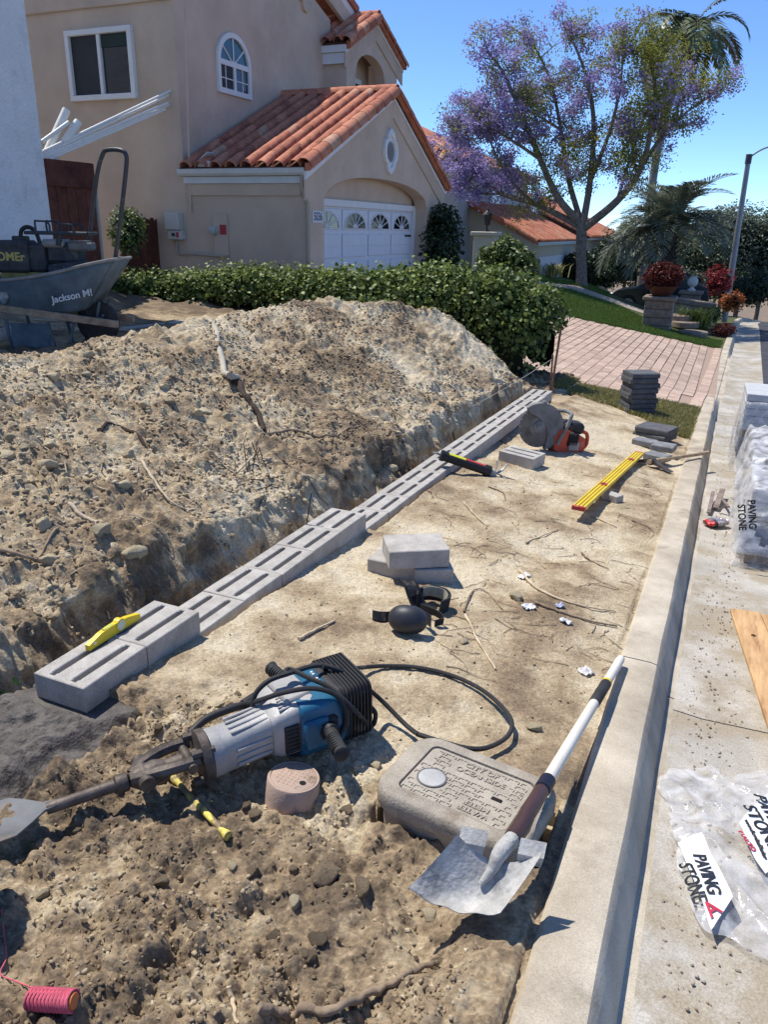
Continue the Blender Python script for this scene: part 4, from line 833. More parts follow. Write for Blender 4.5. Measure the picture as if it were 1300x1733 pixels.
k1 = Pg(722, 1022, .05); KM2 = frame((k1[0], k1[1], gz(k1[0], k1[1])), (math.cos(YAW), math.sin(YAW), 0)); kq = thing('knee_pad', 'black knee pad with pale lettered lining and upright strap behind', 'knee pad', KM2)
b = MB(); b.loft(ribbon([(-.045, -.02, .06), (-.035, .05, .055), (.02, .085, .05), (.085, .07, .045), (.105, .01, .035), (.06, -.035, .03)], ((0, -.2, 1), (.2, .1, 1)), .075, .008)); b.build('band', NEO, kq)
TANL = mat('tan_lining', (.36, .33, .25), .85, .2, 40, bump=.4, bscale=200)
b = MB(); b.loft(ribbon([(-.015, .06, .066), (.025, .078, .062), (.08, .062, .055), (.096, .02, .045)], ((0, -.2, 1), (.2, .1, 1)), .052, .003)); b.build('lining', TANL, kq)
b = MB(); b.loft(ribbon([(-.10, .06, .135), (-.075, .035, .115), (-.055, .01, .07), (-.03, -.01, .03), (.02, -.03, .015)], ((.9, .5, 0), (.9, .2, .3)), .07, .006)); b.build('strap', NEO, kq); MB().loft(ribbon([(-.092, .047, .133), (-.071, .027, .112), (-.053, .005, .075)], ((.9, .5, 0), (.9, .3, .2)), .05, .004)).build('hook_patch', BLACK, kq)
b = MB(); b.loft(ribbon([(-.03, -.04, .04), (.04, -.09, .035), (.07, -.14, .028), (.03, -.16, .02)], ((0, -.3, 1), (0, -.3, 1)), .04, .004)); b.build('strap', NEO, kq)
# ================================================================== neighbour's house
ST1 = mat('stucco_tan', (.54, .42, .315), .95, .08, 1.4, c2=(.58, .455, .345), bump=.7, bscale=110, fine=.07)
ST2 = mat('stucco_pink', (.56, .42, .32), .95, .09, 1.3, c2=(.60, .455, .355), bump=.7, bscale=110, fine=.07, c3=(.50, .375, .285), thr3=.62, scale3=.7)
STW = mat('stucco_white', (.72, .72, .71), .95, .06, 1.2, bump=1.0, bscale=28, c3=(.62, .62, .61), thr3=.6, scale3=3.0, fine=.05)
TRIM = mat('white_trim', (.70, .70, .68), .6, .05, 4, bump=.08, bscale=60)
GLASS = mat('dark_glass', (.012, .014, .016), .06, .3, 3, bump=0, spec=.8)
SCREEN = mat('window_screen', (.035, .037, .04), .6, .2, 3, bump=0)
TEAL = mat('teal_glass', (.02, .085, .11), .1, .25, 3, bump=0, spec=.8)
def tilemat():
    m = mat('clay_tile', (.41, .15, .085), .85, .2, 7, c2=(.48, .19, .115), bump=.35, bscale=90, fine=.1)
    N = m.node_tree.nodes; L = m.node_tree.links; b = N['Principled BSDF']; lk = b.inputs['Base Color'].links[0]; src = lk.from_socket
    oi = N.new('ShaderNodeObjectInfo'); cr = N.new('ShaderNodeValToRGB'); cr.color_ramp.interpolation = 'LINEAR'; e = cr.color_ramp.elements
    e[0].color = (.68, .62, .6, 1); e[1].color = (1.0, 1.6, 1.8, 1)
    for p_, c_ in ((.25, (.95, .9, .9, 1)), (.6, (1.1, 1.1, 1.05, 1)), (.86, (1.12, 1.2, 1.2, 1))): k = e.new(p_); k.color = c_
    L.new(oi.outputs['Random'], cr.inputs[0]); mx = N.new('ShaderNodeMix'); mx.data_type = 'RGBA'; mx.blend_type = 'MULTIPLY'; mx.inputs[0].default_value = 1; L.new(src, mx.inputs[6]); L.new(cr.outputs[0], mx.inputs[7]); L.new(mx.outputs[2], b.inputs['Base Color']); return m
TILE = tilemat(); UNDER = mat('roof_underlay', (.10, .045, .03), .95, .2, 8)
def tile_mesh(r0=.098, r1=.118, L_=.44, name='roof_tile', n=8, th=.014):
    rings = []
    for y, r in ((0, r1), (L_, r0)):
        o = [(r*math.cos(a), y, r*math.sin(a)*.9) for a in np.linspace(0, math.pi, n)]; i = [((r-th)*math.cos(a), y, (r-th)*math.sin(a)*.9) for a in np.linspace(math.pi, 0, n)]; rings.append(o+i)
    return MB().loft(rings).mesh(name, TILE, 50)
tile = tile_mesh()
def slope(parent, O, u, v, lu, lv, pu=.27, pv=.37, clip=None, mesh=None, thick=.06, under=True):
    """tiled roof plane: O = lower corner, u along the eave, v up the slope"""
    O = V3(O); u = V3(u).normalized(); v = V3(v).normalized(); nrm = u.cross(v).normalized()
    if nrm.z < 0: nrm = -nrm
    if under:
        c = [O, O+u*lu, O+u*lu+v*lv, O+v*lv] if clip is None else None
        if c: MB().add([tuple(p) for p in c]+[tuple(p-nrm*thick) for p in c], [(0, 1, 2, 3), (7, 6, 5, 4), (0, 4, 5, 1), (1, 5, 6, 2), (2, 6, 7, 3), (3, 7, 4, 0)]).build('roof_deck', UNDER, parent, smooth=0)
    k = 0; nu_ = int(lu/pu); pu = lu/nu_
    for j in range(int(math.ceil(lv/pv))):
        for i in range(nu_):
            a = (i+.5)*pu; b_ = j*pv-.03
            if clip and not clip(a, b_+pv/2): continue
            p = O+u*a+v*b_+nrm*(.012+rnd.uniform(0, .006)); M_ = Matrix.Identity(4)
            xx = v.cross(nrm)
            for q in range(3): M_[q][0], M_[q][1], M_[q][2], M_[q][3] = xx[q], v[q], nrm[q], p[q]
            put('roof_tile', mesh or tile, parent, M_ @ RX(3.2) @ RZ(rnd.uniform(-1, 1))); k += 1
    return k
def caps(parent, p0, p1, mesh=None, step=.37, name='ridge_tile', sc_=1.15, up=(0, 0, 1)):
    p0, p1 = V3(p0), V3(p1); d = (p1-p0); n = max(1, int(d.length/step)); d.normalize(); z = V3(up); x = d.cross(z).normalized(); z = x.cross(d)
    for i in range(n):
        p = p0+d*((p1-p0).length/n*i); M_ = Matrix.Identity(4)
        for q in range(3): M_[q][0], M_[q][1], M_[q][2], M_[q][3] = x[q], d[q], z[q], p[q]
        put(name, mesh or tile, parent, M_ @ RX(2.0) @ Matrix.Diagonal((sc_, 1, sc_, 1)))
XF = -6.85; gl_ = Px(520, 285, XF); YL = float(gl_[1]); YR = 19.15; YP = 16.12; ZE = 2.40; ZPk = 4.02; X2 = -9.39; FL = -.2
HM = T(XF, YL, FL); HI = HM.inverted()
hs = thing('neighbour_house', 'tan stucco house with tiled garage gable and white sectional door', 'house', HM)
def hp(name, mb, m, parent=None, smooth=0): return mb.build(name, m, parent or hs, HI if parent is None else None, smooth=smooth)
def wbox(mb, x0, x1, y0, y1, z0, z1, b=0): return mb.box(x1-x0, y1-y0, z1-z0, T((x0+x1)/2, (y0+y1)/2, (z0+z1)/2), b=b)
# side wall of the garage, with two raised bands
hp('side_wall', wbox(MB(), X2, XF-.3, YL, YL+.2, FL-.5, ZE-.02), ST1)
hp('wall_band', wbox(MB(), X2+.1, XF-.12, YL-.03, YL-.0, ZE-.42, ZE-.22, .006), ST1)
# front wall with its arched opening
oy0, oy1 = 13.08, 18.34; spr, atop = 1.93, 2.42
def gab(y): return ZE-.02+(ZPk-ZE)*(1-abs(y-YP)/(YP-YL)) if y < YP else ZE+.03+(ZPk-ZE)*(1-(y-YP)/(YR+.3-YP))
rings = []
for y in np.linspace(oy0, oy1, 33):
    t = (y-oy0)/(oy1-oy0)*2-1; az = spr+(atop-spr)*math.sqrt(max(0, 1-abs(t)**2.3)); rings.append([(XF, y, az), (XF, y, gab(y)), (XF-.3, y, gab(y)), (XF-.3, y, az)])
fw = MB(); fw.loft(rings)
for y0, y1 in ((YL, oy0), (oy1, YR)): fw.loft([[(XF, y, FL-.6), (XF, y, gab(y)), (XF-.3, y, gab(y)), (XF-.3, y, FL-.6)] for y in (y0, y1)])
hp('front_wall', fw, ST1)
hp('right_wall', wbox(MB(), X2, XF-.302, YR-.2, YR, FL-.6, ZE+.1), ST1)
hp('door_recess', wbox(MB(), XF-.5, XF-.36, oy0-.2, oy1+.2, 1.98, 2.6), ST1)
# rake trim and raised stucco chevron
def rake(mb, x0, x1, off0, off1, side=0):
    for ya, yb in ((YL-.14, YP), (YP, YR+.3)):
        f = lambda y: gab(min(max(y, YL-.14), YR+.3))
        za, zb_ = (ZE-.07 if ya < YP else ZPk), (ZPk if ya < YP else ZE-.02)
        mb.add([(x0, ya, za-off0), (x1, ya, za-off0), (x1, yb, zb_-off0), (x0, yb, zb_-off0), (x0, ya, za-off1), (x1, ya, za-off1), (x1, yb, zb_-off1), (x0, yb, zb_-off1)], [(0, 1, 2, 3), (7, 6, 5, 4), (0, 4, 5, 1), (1, 5, 6, 2), (2, 6, 7, 3), (3, 7, 4, 0)])
    return mb
hp('rake_board', rake(MB(), XF+.003, XF+.05, -.03, .10), TRIM)
hp('rake_moulding', rake(MB(), XF+.002, XF+.03, .103, .42), ST1)
# garage door
XD = XF-.36; dw = oy1-oy0; door = MB(); wbox(door, XD-.05, XD, oy0-.05, oy1+.05, FL, 1.98); GD = mat('door_white', (.66, .67, .70), .55, .04, 5, bump=.04, bscale=60)
gd = hp('garage_door', door, GD)
fr = MB(); wbox(fr, XD+.001, XD+.07, oy0-.02, oy0+.12, FL, 1.98, .005); wbox(fr, XD+.001, XD+.07, oy1-.12, oy1+.02, FL, 1.98, .005); wbox(fr, XD+.002, XD+.072, oy0-.02, oy1+.02, 1.86, 1.985, .005); fr.build('door_frame', TRIM, gd, smooth=0)
cw = (dw-.28)/4
for c_ in range(4):
    y0 = oy0+.14+c_*cw
    for r_, (z0, z1) in enumerate(((1.42, 1.84), (.90, 1.38), (.38, .86), (-.14, .34))):
        pb = MB(); wbox(pb, XD+.002, XD+.022, y0+.05, y0+cw-.05, z0+.02, z1-.02, .012)
        if r_: wbox(pb, XD+.023, XD+.03, y0+.12, y0+cw-.12, (z0+z1)/2-.012, (z0+z1)/2+.012, .004)
        pn = pb.build('door_panel', GD, gd, smooth=0)
        if r_ == 0:
            yc = y0+cw/2; a_ = np.linspace(0, math.pi, 15); ry_, rz_ = cw*.40, .30
            gb = MB(); gb.loft([[(x, yc+ry_*math.cos(t), z0+.05+rz_*math.sin(t)) for t in a_] for x in (XD+.023, XD+.027)]); gb.build('pane', GLASS, pn, smooth=0)
            sb = MB()
            for t in (30, 60, 90, 120, 150): q = math.radians(t); sb.tube([(XD+.03, yc, z0+.06), (XD+.03, yc+ry_*math.cos(q), z0+.05+rz_*math.sin(q))], .012, 4)
            sb.tube([(XD+.03, yc+ry_*math.cos(t), z0+.05+rz_*math.sin(t)) for t in a_], .014, 4); sb.tube([(XD+.03, yc+.09*math.cos(t), z0+.05+.07*math.sin(t)) for t in a_], .02, 4); sb.build('muntin', TRIM, pn, smooth=0)
for y_ in (oy0+.14+cw*.93+.0, oy0+.14+cw*2.95):
    hb = MB(); hb.tube(spline([(XD+.03, y_, .42), (XD+.07, y_, .5), (XD+.07, y_, .62), (XD+.03, y_, .72)], 4), .014, 6); hb.build('handle', BLACK, gd)
hb = MB(); wbox(hb, XD+.024, XD+.034, oy1-.55, oy1-.16, 1.30, 1.345, .004); hb.build('strap_hinge', BLACK, gd, smooth=0)
pass
# ornament
oc = Px(658.5, 257, XF); ob_ = MB(); pts_ = [((.27+.075*abs(math.cos(2*t))**.7)*math.cos(t)*.9, (.27+.075*abs(math.cos(2*t))**.7)*math.sin(t)*1.12) for t in np.linspace(0, 2*math.pi, 41)[:-1]]
YZ = lambda x, y, z: Matrix(((0, 0, 1, x), (1, 0, 0, y), (0, 1, 0, z), (0, 0, 0, 1)))
ob_.loft([[(a*s_, b_*s_, h_) for a, b_ in pts_] for s_, h_ in ((1.12, 0), (1.1, .06), (.95, .085), (.78, .06), (.74, .02))], YZ(XF+.002, oc[1], oc[2])); orn = hp('wall_ornament', ob_, TRIM, smooth=40)
lb = MB(); lb.lathe([(.2, .021), (.2, .03), (.17, .035)], 28, YZ(XF+.002, oc[1], oc[2]))
for k in range(-4, 5):
    h_ = math.sqrt(max(.0, .17**2-(k*.038)**2))
    for s_ in (0, 1): lb.box(.01, 2*h_, .012, YZ(XF+.004, oc[1], oc[2]) @ RZ(90*s_+45) @ T(k*.038, 0, .036))
lb.build('lattice', mat('grey_lattice', (.30, .30, .30), .8, .1), orn)
# numbers
n1 = Px(537, 367, XF); pb = MB(); wbox(pb, XF+.001, XF+.016, n1[1]-.2, n1[1]+.2, n1[2]-.1, n1[2]+.1, .003); pl_ = hp('number_plate', pb, mat('plate_white', (.6, .6, .62), .5, .05))
textmesh('lettering', '5036', .19, mat('number_navy', (.03, .035, .08), .5, .05), pl_, YZ(XF+.0165, n1[1], n1[2]), .001, .004, xscale=.85)
n2 = Px(732, 375, XF); textmesh('house_number', '5036', .21, mat('number_brown', (.045, .02, .015), .6, .05), hs, HI @ YZ(XF+.004, n2[1]-.03, n2[2]), .006, .006, xscale=.85)
# gutter, downspout
WG = mat('gutter_white', (.60, .61, .60), .5, .06, 4, bump=.05)
gb = MB(); gb.loft([[(x, YL-.02, ZE+.02), (x, YL-.15, ZE+.02), (x, YL-.16, ZE+.01), (x, YL-.15, ZE-.06), (x, YL-.11, ZE-.10), (x, YL-.02, ZE-.10)] for x in (X2-.05, XF+.02)]); wbox(gb, X2+.02, XF+.01, YL-.06, YL-.002, ZE-.22, ZE-.11); hp('gutter', gb, WG)
dp = Py(512, 300, YL-.08); db = MB(); sx_ = dp[0]
db.tube(spline([(sx_, YL-.09, ZE-.1), (sx_, YL-.09, ZE-.3), (sx_+.06, YL-.05, ZE-.52), (sx_+.07, YL-.045, ZE-.7), (sx_+.07, YL-.045, FL+.1)], 5), .048, 8, squash=.8); hp('downspout', db, mat('downspout_tan', (.40, .34, .26), .6, .06), smooth=40)
wd_ = Py(345, 270, YL-.1); cb = MB(); wbox(cb, wd_[0]-.13, wd_[0]+.13, YL-.12, YL+.1, ZE+.0, ZE+.14); cb.box(.3, .2, .015, T(wd_[0]-.05, YL, ZE+.2) @ RY(-35)); hp('flashing', cb, WG)
# utility boxes on the side wall
u0_, u1_ = Py(286, 360, YL), Py(320, 406, YL); ub = MB(); wbox(ub, u0_[0], u1_[0]-.1, YL-.16, YL-.002, u1_[2]+.17, u0_[2], .012); wbox(ub, u0_[0]+.02, u1_[0]-.07, YL-.13, YL-.001, u1_[2], u1_[2]+.165, .012); ub_ = hp('utility_box', ub, mat('box_grey', (.50, .49, .44), .6, .06, 5))
kb = MB(); kb.cyl((u0_[0]+.17, YL-.13, u1_[2]+.09), (u0_[0]+.17, YL-.165, u1_[2]+.09), .028, n=12); kb.build('knob', BLACK, ub_, Matrix.Identity(4)); kb = MB(); wbox(kb, u0_[0]+.22, u0_[0]+.28, YL-.133, YL-.1302, u1_[2]+.04, u1_[2]+.13); kb.build('red_label', mat('label_pink', (.45, .05, .09), .6, .1, 40), ub_, Matrix.Identity(4))
e0, e1 = Py(361, 362, YL), Py(388, 432, YL); eb = MB(); wbox(eb, e0[0], e1[0], YL-.03, YL-.002, e1[2], e0[2], .006); pnl = hp('meter_panel', eb, ST1); ec = Py(365, 390, YL)
kb = MB(); kb.lathe([(.085, 0), (.085, .03), (.07, .035), (.068, .1), (.04, .115)], 24, T(ec[0], YL-.03, ec[2]) @ RX(90)); kb.build('meter_dial', mat('dial_glass', (.42, .42, .38), .2, .1, 12, spec=.6), pnl, Matrix.Identity(4)); kb = MB(); wbox(kb, ec[0]+.11, ec[0]+.25, YL-.034, YL-.0305, ec[2]-.07, ec[2]+.1); kb.build('red_sticker', mat('sticker_red', (.42, .05, .06), .6, .12, 50), pnl, Matrix.Identity(4))
cb = MB(); c0 = Py(301, 406, YL); c1 = Py(303, 428, YL); c2 = Py(388, 434, YL); off = np.array([0, -.04, 0]); cb.tube(spline([c0+off, c1+off, (c1*.8+c2*.2)+off, c2+off], 6), .022, 8); hp('conduit', cb, mat('conduit_tan', (.42, .36, .28), .6, .06), smooth=40)
cb = MB(); w0, w1 = Py(316, 0, YL), Py(324, 360, YL); cb.tube([w0+np.array([0, -.03, .5]), (w0+w1)/2+np.array([-.01, -.03, 0]), w1+np.array([0, -.03, 0])], .02, 6); hp('wall_cable', cb, ST2, smooth=40)
# garage roof
sv = V3((0, YP-(YL-.16), ZPk+.03-(ZE+.02))); rl = sv.length; gr_ = MB(); wbox(gr_, X2, X2+.05, YL+.3, YP, ZE-.1, ZE); roof = hp('garage_roof', gr_, UNDER)
slope(roof, (X2+.02, YL-.16, ZE+.03), (1, 0, 0), sv, XF-X2-.0, rl, .285, .375)
sv2 = V3((0, YP-(YR+.32), ZPk+.03-(ZE+.02))); c = [Vector((X2, YR+.32, ZE+.03)), Vector((XF+.05, YR+.32, ZE+.03)), Vector((XF+.05, YP, ZPk+.03)), Vector((X2, YP, ZPk+.03))]
MB().add([tuple(p) for p in c]+[tuple(p-Vector((0, 0, .08))) for p in c], [(0, 1, 2, 3), (7, 6, 5, 4), (0, 4, 5, 1), (1, 5, 6, 2), (2, 6, 7, 3), (3, 7, 4, 0)]).build('roof_deck', UNDER, roof, smooth=0)
caps(roof, (X2, YP, ZPk+.06), (XF+.12, YP, ZPk+.06), None, .4, 'ridge_tile', 1.25)
caps(roof, (XF+.06, YL-.2, ZE+.04), (XF+.06, YP-.05, ZPk+.03), None, .375, 'rake_tile', 1.2, (.35, 0, 1)); caps(roof, (XF+.06, YR+.36, ZE+.04), (XF+.06, YP+.05, ZPk+.03), None, .375, 'rake_tile', 1.2, (.35, 0, 1))
rb = MB()
for ya, yb, za, zb_ in ((YL-.18, YP, ZE-.02, ZPk+.02), (YP, YR+.36, ZPk+.02, ZE-.02)): rb.add([(XF+.052, ya, za-.02), (XF+.15, ya, za-.02), (XF+.15, yb, zb_-.02), (XF+.052, yb, zb_-.02), (XF+.052, ya, za+.10), (XF+.15, ya, za+.10), (XF+.15, yb, zb_+.10), (XF+.052, yb, zb_+.10)], [(0, 1, 2, 3), (7, 6, 5, 4), (0, 4, 5, 1), (1, 5, 6, 2), (2, 6, 7, 3), (3, 7, 4, 0)])
rb.build('rake_edge', TILE, roof, smooth=0)
# upper storey
UY1 = 18.03; ZT = 7.4
mb = MB(); mb.loft([[(X2, y, FL), (X2, y, z), (X2-.2, y, z), (X2-.2, y, FL)] for y, z in ((YL, 5.25), (14.6, 6.35), (15.4, 6.7), (16.6, 6.5), (UY1+.3, 5.95))]); hp('street_wall', mb, ST2)
hp('window_wall', wbox(MB(), -14.5, X2-.001, YL-.002, YL+.2, FL-.6, 5.6), ST1)
hp('wall_trim', wbox(MB(), -14.5, X2+.04, YL-.06, YL-.004, 5.05, 5.5, .01), ST1)
# sliding window
a_, b_ = Py(112, 48, YL), Py(235, 167, YL); x0, x1, z1, z0 = a_[0], b_[0], a_[2]-.06, b_[2]
def sash(name, x0, x1, z0, z1, y, t, m, parent):
    mb = MB(); wbox(mb, x0, x1, y-.05, y+.05, z1-t, z1, .006); wbox(mb, x0, x1, y-.05, y+.05, z0, z0+t, .006); wbox(mb, x0, x0+t, y-.049, y+.05, z0+t, z1-t, .006); wbox(mb, x1-t, x1, y-.049, y+.05, z0+t, z1-t, .006); return mb.build(name, m, parent, HI if parent is hs else Matrix.Identity(4), smooth=0)
win = sash('window', x0, x1, z0, z1, YL-.05, .09, TRIM, hs); xm = (x0+x1)/2
mb = MB(); wbox(mb, xm-.035, xm+.035, YL-.08, YL-.01, z0+.09, z1-.09, .006); mb.build('mullion', TRIM, win, Matrix.Identity(4), smooth=0)
mb = MB(); wbox(mb, x0+.09, xm-.035, YL-.03, YL-.02, z0+.09, z1-.09); mb.build('screen_pane', SCREEN, win, Matrix.Identity(4)); mb = MB(); wbox(mb, xm+.035, x1-.09, YL-.02, YL-.008, z0+.09, z1-.09); mb.build('pane', GLASS, win, Matrix.Identity(4))
mb = MB(); wbox(mb, xm+.04, x1-.1, YL-.04, YL-.025, z1-.3, z1-.1); mb.build('blind', mat('blind_green', (.03, .045, .04), .8, .1), win, Matrix.Identity(4))
# arched window
A0, A1, At = Px(367, 155, X2), Px(423, 172, X2), Px(393, 55, X2); ya, yb = A0[1], A1[1]; zb0 = A0[2]; zt = At[2]-.02; yc = (ya+yb)/2; hw = (yb-ya)/2; zsp = zb0+(zt-zb0)*.5
def archpts(hw_, z0_, zs_, zt_, n=17): return [(yc-hw_, z0_), (yc+hw_, z0_)]+[(yc+hw_*math.cos(t), zs_+(zt_-zs_)*math.sin(t)) for t in np.linspace(0, math.pi, n)]
mb = MB(); o_ = archpts(hw, zb0, zsp, zt); i_ = archpts(hw-.09, zb0+.09, zsp, zt-.09)
mb.loft([[(X2+.001, y, z) for y, z in o_], [(X2+.06, y, z) for y, z in o_], [(X2+.06, y, z) for y, z in i_], [(X2+.01, y, z) for y, z in i_]], caps=False); awin = hp('arched_window', mb, TRIM)
mb = MB(); mb.loft([[(x, y, z) for y, z in archpts(hw-.085, zsp+.02, zsp+.021, zt-.085)] for x in (X2+.008, X2+.016)]); mb.build('fan_pane', TEAL, awin, Matrix.Identity(4), smooth=0)
for y0_, y1_, m_ in ((yc-hw+.09, yc-.03, SCREEN), (yc+.03, yc+hw-.09, GLASS)):
    mb = MB(); wbox(mb, X2+.008, X2+.017, y0_, y1_, zb0+.085, zsp-.03); mb.build('pane', m_, awin, Matrix.Identity(4))
mb = MB(); wbox(mb, X2+.018, X2+.05, yc-hw+.05, yc+hw-.05, zsp-.05, zsp+.04); wbox(mb, X2+.018, X2+.049, yc-.035, yc+.035, zb0+.05, zsp-.05)
for q in (40, 90, 140): t = math.radians(q); mb.tube([(X2+.025, yc, zsp), (X2+.025, yc+(hw-.06)*math.cos(t), zsp+(zt-zsp-.06)*math.sin(t))], .018, 4)
for y_ in (yc-hw*.5, yc+hw*.5): wbox(mb, X2+.018, X2+.03, y_-.009, y_+.009, zb0+.09, zsp-.05)
wbox(mb, X2+.018, X2+.0305, yc-hw+.09, yc+hw-.09, (zb0+zsp)/2-.009, (zb0+zsp)/2+.009); mb.build('muntin', TRIM, awin, Matrix.Identity(4), smooth=0)
# main roof verge and the little ornament high up
mb = MB(); v0, v1 = Px(560, -22, X2), Px(596, 30, X2)
def verge(mb, p, q, x0, x1, h0, h1): 
    return mb.add([(x0, p[1], p[2]+h0), (x1, p[1], p[2]+h0), (x1, q[1], q[2]+h0), (x0, q[1], q[2]+h0), (x0, p[1], p[2]+h1), (x1, p[1], p[2]+h1), (x1, q[1], q[2]+h1), (x0, q[1], q[2]+h1)], [(0, 1, 2, 3), (7, 6, 5, 4), (0, 4, 5, 1), (1, 5, 6, 2), (2, 6, 7, 3), (3, 7, 4, 0)])
p_, q_ = v0+(v0-v1)*.6, v1
hp('verge_board', verge(MB(), p_, q_, X2+.002, X2+.08, -.08, .1), TRIM); hp('verge_moulding', verge(MB(), p_, q_, X2+.003, X2+.1, -.42, -.085), ST2); rf2 = hp('main_roof', verge(MB(), p_, q_+(q_-p_)*.06, X2-2.5, X2+.14, .105, .27), TILE)
o2 = Px(515, 2, X2); mb = MB(); mb.loft([[(a*s_*.85, b_*s_*.85, h_) for a, b_ in pts_] for s_, h_ in ((1.12, 0), (1.1, .06), (.9, .08), (.7, .04), (.6, .02))], YZ(X2+.002, o2[1], o2[2]+.15)); hp('wall_ornament', mb, ST1, smooth=40)
# projecting bay with its own gable
XB = -8.83; bl0, bpk, br0 = Px(584, 72, XB), Px(635, 39, XB), Px(676, 113, XB); by0, by1 = UY1, float(br0[1])-.15; ze = float(bl0[2])-.05; zp = float(bpk[2]); yp = float(bpk[1]); zr_ = float(br0[2])
hp('bay_side', wbox(MB(), X2-.1, XB-.25, by0, by0+.15, 2.0, ze), ST2)
aL, aR = Px(602, 115, XB), Px(652, 130, XB); a0, a1 = float(aL[1]), float(aR[1]); asp = float(aL[2])-.1; atp = asp+.5; sill = asp-.9
gz2 = lambda y: ze+(zp-ze)*(y-by0)/(yp-by0) if y < yp else zp+(zr_-zp)*(y-yp)/(by1+.15-yp)
mb = MB(); mb.loft([[(XB, y, az), (XB, y, gz2(y)), (XB-.25, y, gz2(y)), (XB-.25, y, az)] for y, az in [(a0+(a1-a0)*t, asp+(atp-asp)*math.sqrt(max(0, 1-(2*t-1)**2))) for t in np.linspace(0, 1, 21)]])
for y0_, y1_ in ((by0, a0), (a1, by1)): mb.loft([[(XB, y, 1.5), (XB, y, gz2(y)), (XB-.25, y, gz2(y)), (XB-.25, y, 1.5)] for y in (y0_, min(max(yp, y0_), y1_), y1_)])
wbox(mb, XB-.25, XB, a0, a1, 1.5, sill); hp('bay_front', mb, ST2); hp('bay_far_side', wbox(MB(), X2-2, XB-.251, by1-.15, by1, 1.5, zr_), ST2)
hp('bay_recess', wbox(MB(), XB-.75, XB-.6, a0-.2, a1+.3, sill-.2, atp+.3), ST1)
mb = MB(); wbox(mb, XB-.599, XB-.55, a0+.0, a0+1.5, sill, asp+.1, .01); bw = hp('bay_window', mb, TRIM); mb = MB(); wbox(mb, XB-.549, XB-.545, a0+.1, a0+.7, sill, asp-.02); wbox(mb, XB-.549, XB-.545, a0+.8, a0+1.4, sill, asp-.02); mb.build('pane', GLASS, bw, Matrix.Identity(4))
P0, P1, P2 = np.array([0, by0-.12, ze-.03]), np.array([0, yp, zp+.05]), np.array([0, by1+.3, zr_+.0])
hp('bay_rake', verge(verge(MB(), P0, P1, XB+.002, XB+.06, -.12, .03), P1, P2, XB+.002, XB+.06, -.12, .03), TRIM); hp('bay_moulding', verge(verge(MB(), P0, P1, XB+.003, XB+.035, -.42, -.125), P1, P2, XB+.003, XB+.035, -.42, -.125), ST2)
mb = MB(); wbox(mb, X2, XB+.05, by0-.16, by0-.002, ze-.14, ze+.0); wbox(mb, X2, XB+.03, by0-.1, by0-.001, ze-.36, ze-.145); hp('bay_eave', mb, TRIM)
brf = hp('bay_roof', verge(verge(MB(), P0, P1, X2-2, XB+.07, .035, .08), P1, P2, X2-2, XB+.07, .035, .08), UNDER)
slope(brf, (X2-.6, by0-.2, ze+.06), (1, 0, 0), (0, yp-by0+.1, zp-ze+.05), 1.2, math.hypot(yp-by0, zp-ze), .3, .38, under=False)
caps(brf, (XB+.08, by0-.2, ze+.04), (XB+.08, yp, zp+.1), None, .38, 'rake_tile', 1.2, (.35, 0, 1)); caps(brf, (XB+.08, by1+.3, zr_+.03), (XB+.08, yp, zp+.1), None, .38, 'rake_tile', 1.2, (.35, 0, 1)); caps(brf, (X2-1.5, yp, zp+.14), (XB+.12, yp, zp+.14), None, .4, 'ridge_tile', 1.25)
hp('bay_rake_edge', verge(verge(MB(), P0, P1, XB+.062, XB+.15, -.06, .1), P1, P2, XB+.062, XB+.15, -.06, .1), TILE)
# children built in world space: give them back their world place
def fixspace(o, ref):
    for ch in o.children:
        if ch.matrix_basis != HI: pass
for o in (roof, brf):
    for ch in o.children: pass
# ================================================================== own house corner, fences, pipes
oc_ = Px(89, 400, -9.7); oy = float(oc_[1])
own = MB(); wbox(own, -16, -9.7, -6, oy, -.3, 8); tag(own.build('white_house', STW, smooth=0), 'white rough-stuccoed house corner at the left edge', 'house')
FW = mat('fence_red', (.085, .026, .016), .8, .25, 5, c2=(.12, .04, .025), bump=.3, bscale=40, rand=.2)
GM = T(-9.75, oy, .1); gate = thing('fence_gate', 'tall red-brown board gate beside the white house', 'gate', GM); GI = GM.inverted()
for k in range(5): mb = MB(); wbox(mb, -9.765, -9.74, oy+.02+k*.205, oy+.215+k*.205, .15, 2.1, .004); mb.build('board', FW, gate, GI, smooth=0)
mb = MB(); wbox(mb, -9.739, -9.70, oy+.02, oy+1.04, 2.0, 2.38, .006); mb.build('rail', FW, gate, GI, smooth=0); mb = MB(); wbox(mb, -9.76, -9.72, oy+1.045, oy+1.085, .15, 2.0, .004); mb.build('post', mat('pale_wood', (.4, .37, .32), .8, .1), gate, GI, smooth=0)
FM = T(-10.1, 11.4, .2); fence = thing('board_fence', 'dark red dog-eared board fence against the neighbour wall', 'fence', FM); FI = FM.inverted(); f0, f1 = Px(200, 369, -10.1), Px(276, 366, -10.1)
nb_ = 9; fy0, fy1 = float(f0[1]), float(f1[1])
for k in range(nb_):
    w_ = (fy1-fy0)/nb_; y_ = fy0+k*w_; zt_ = f0[2]+.0+.02*(k % 3 == 0); mb = MB(); mb.prism([(y_+.006, -.2), (y_+w_-.006, -.2), (y_+w_-.006, zt_-.05), (y_+w_-.04, zt_), (y_+.04, zt_), (y_+.006, zt_-.05)], -.012, .012, Matrix(((0, 0, 1, -10.1+.004*(k % 2)), (1, 0, 0, 0), (0, 1, 0, 0), (0, 0, 0, 1)))); mb.build('picket', FW, fence, FI, smooth=0)
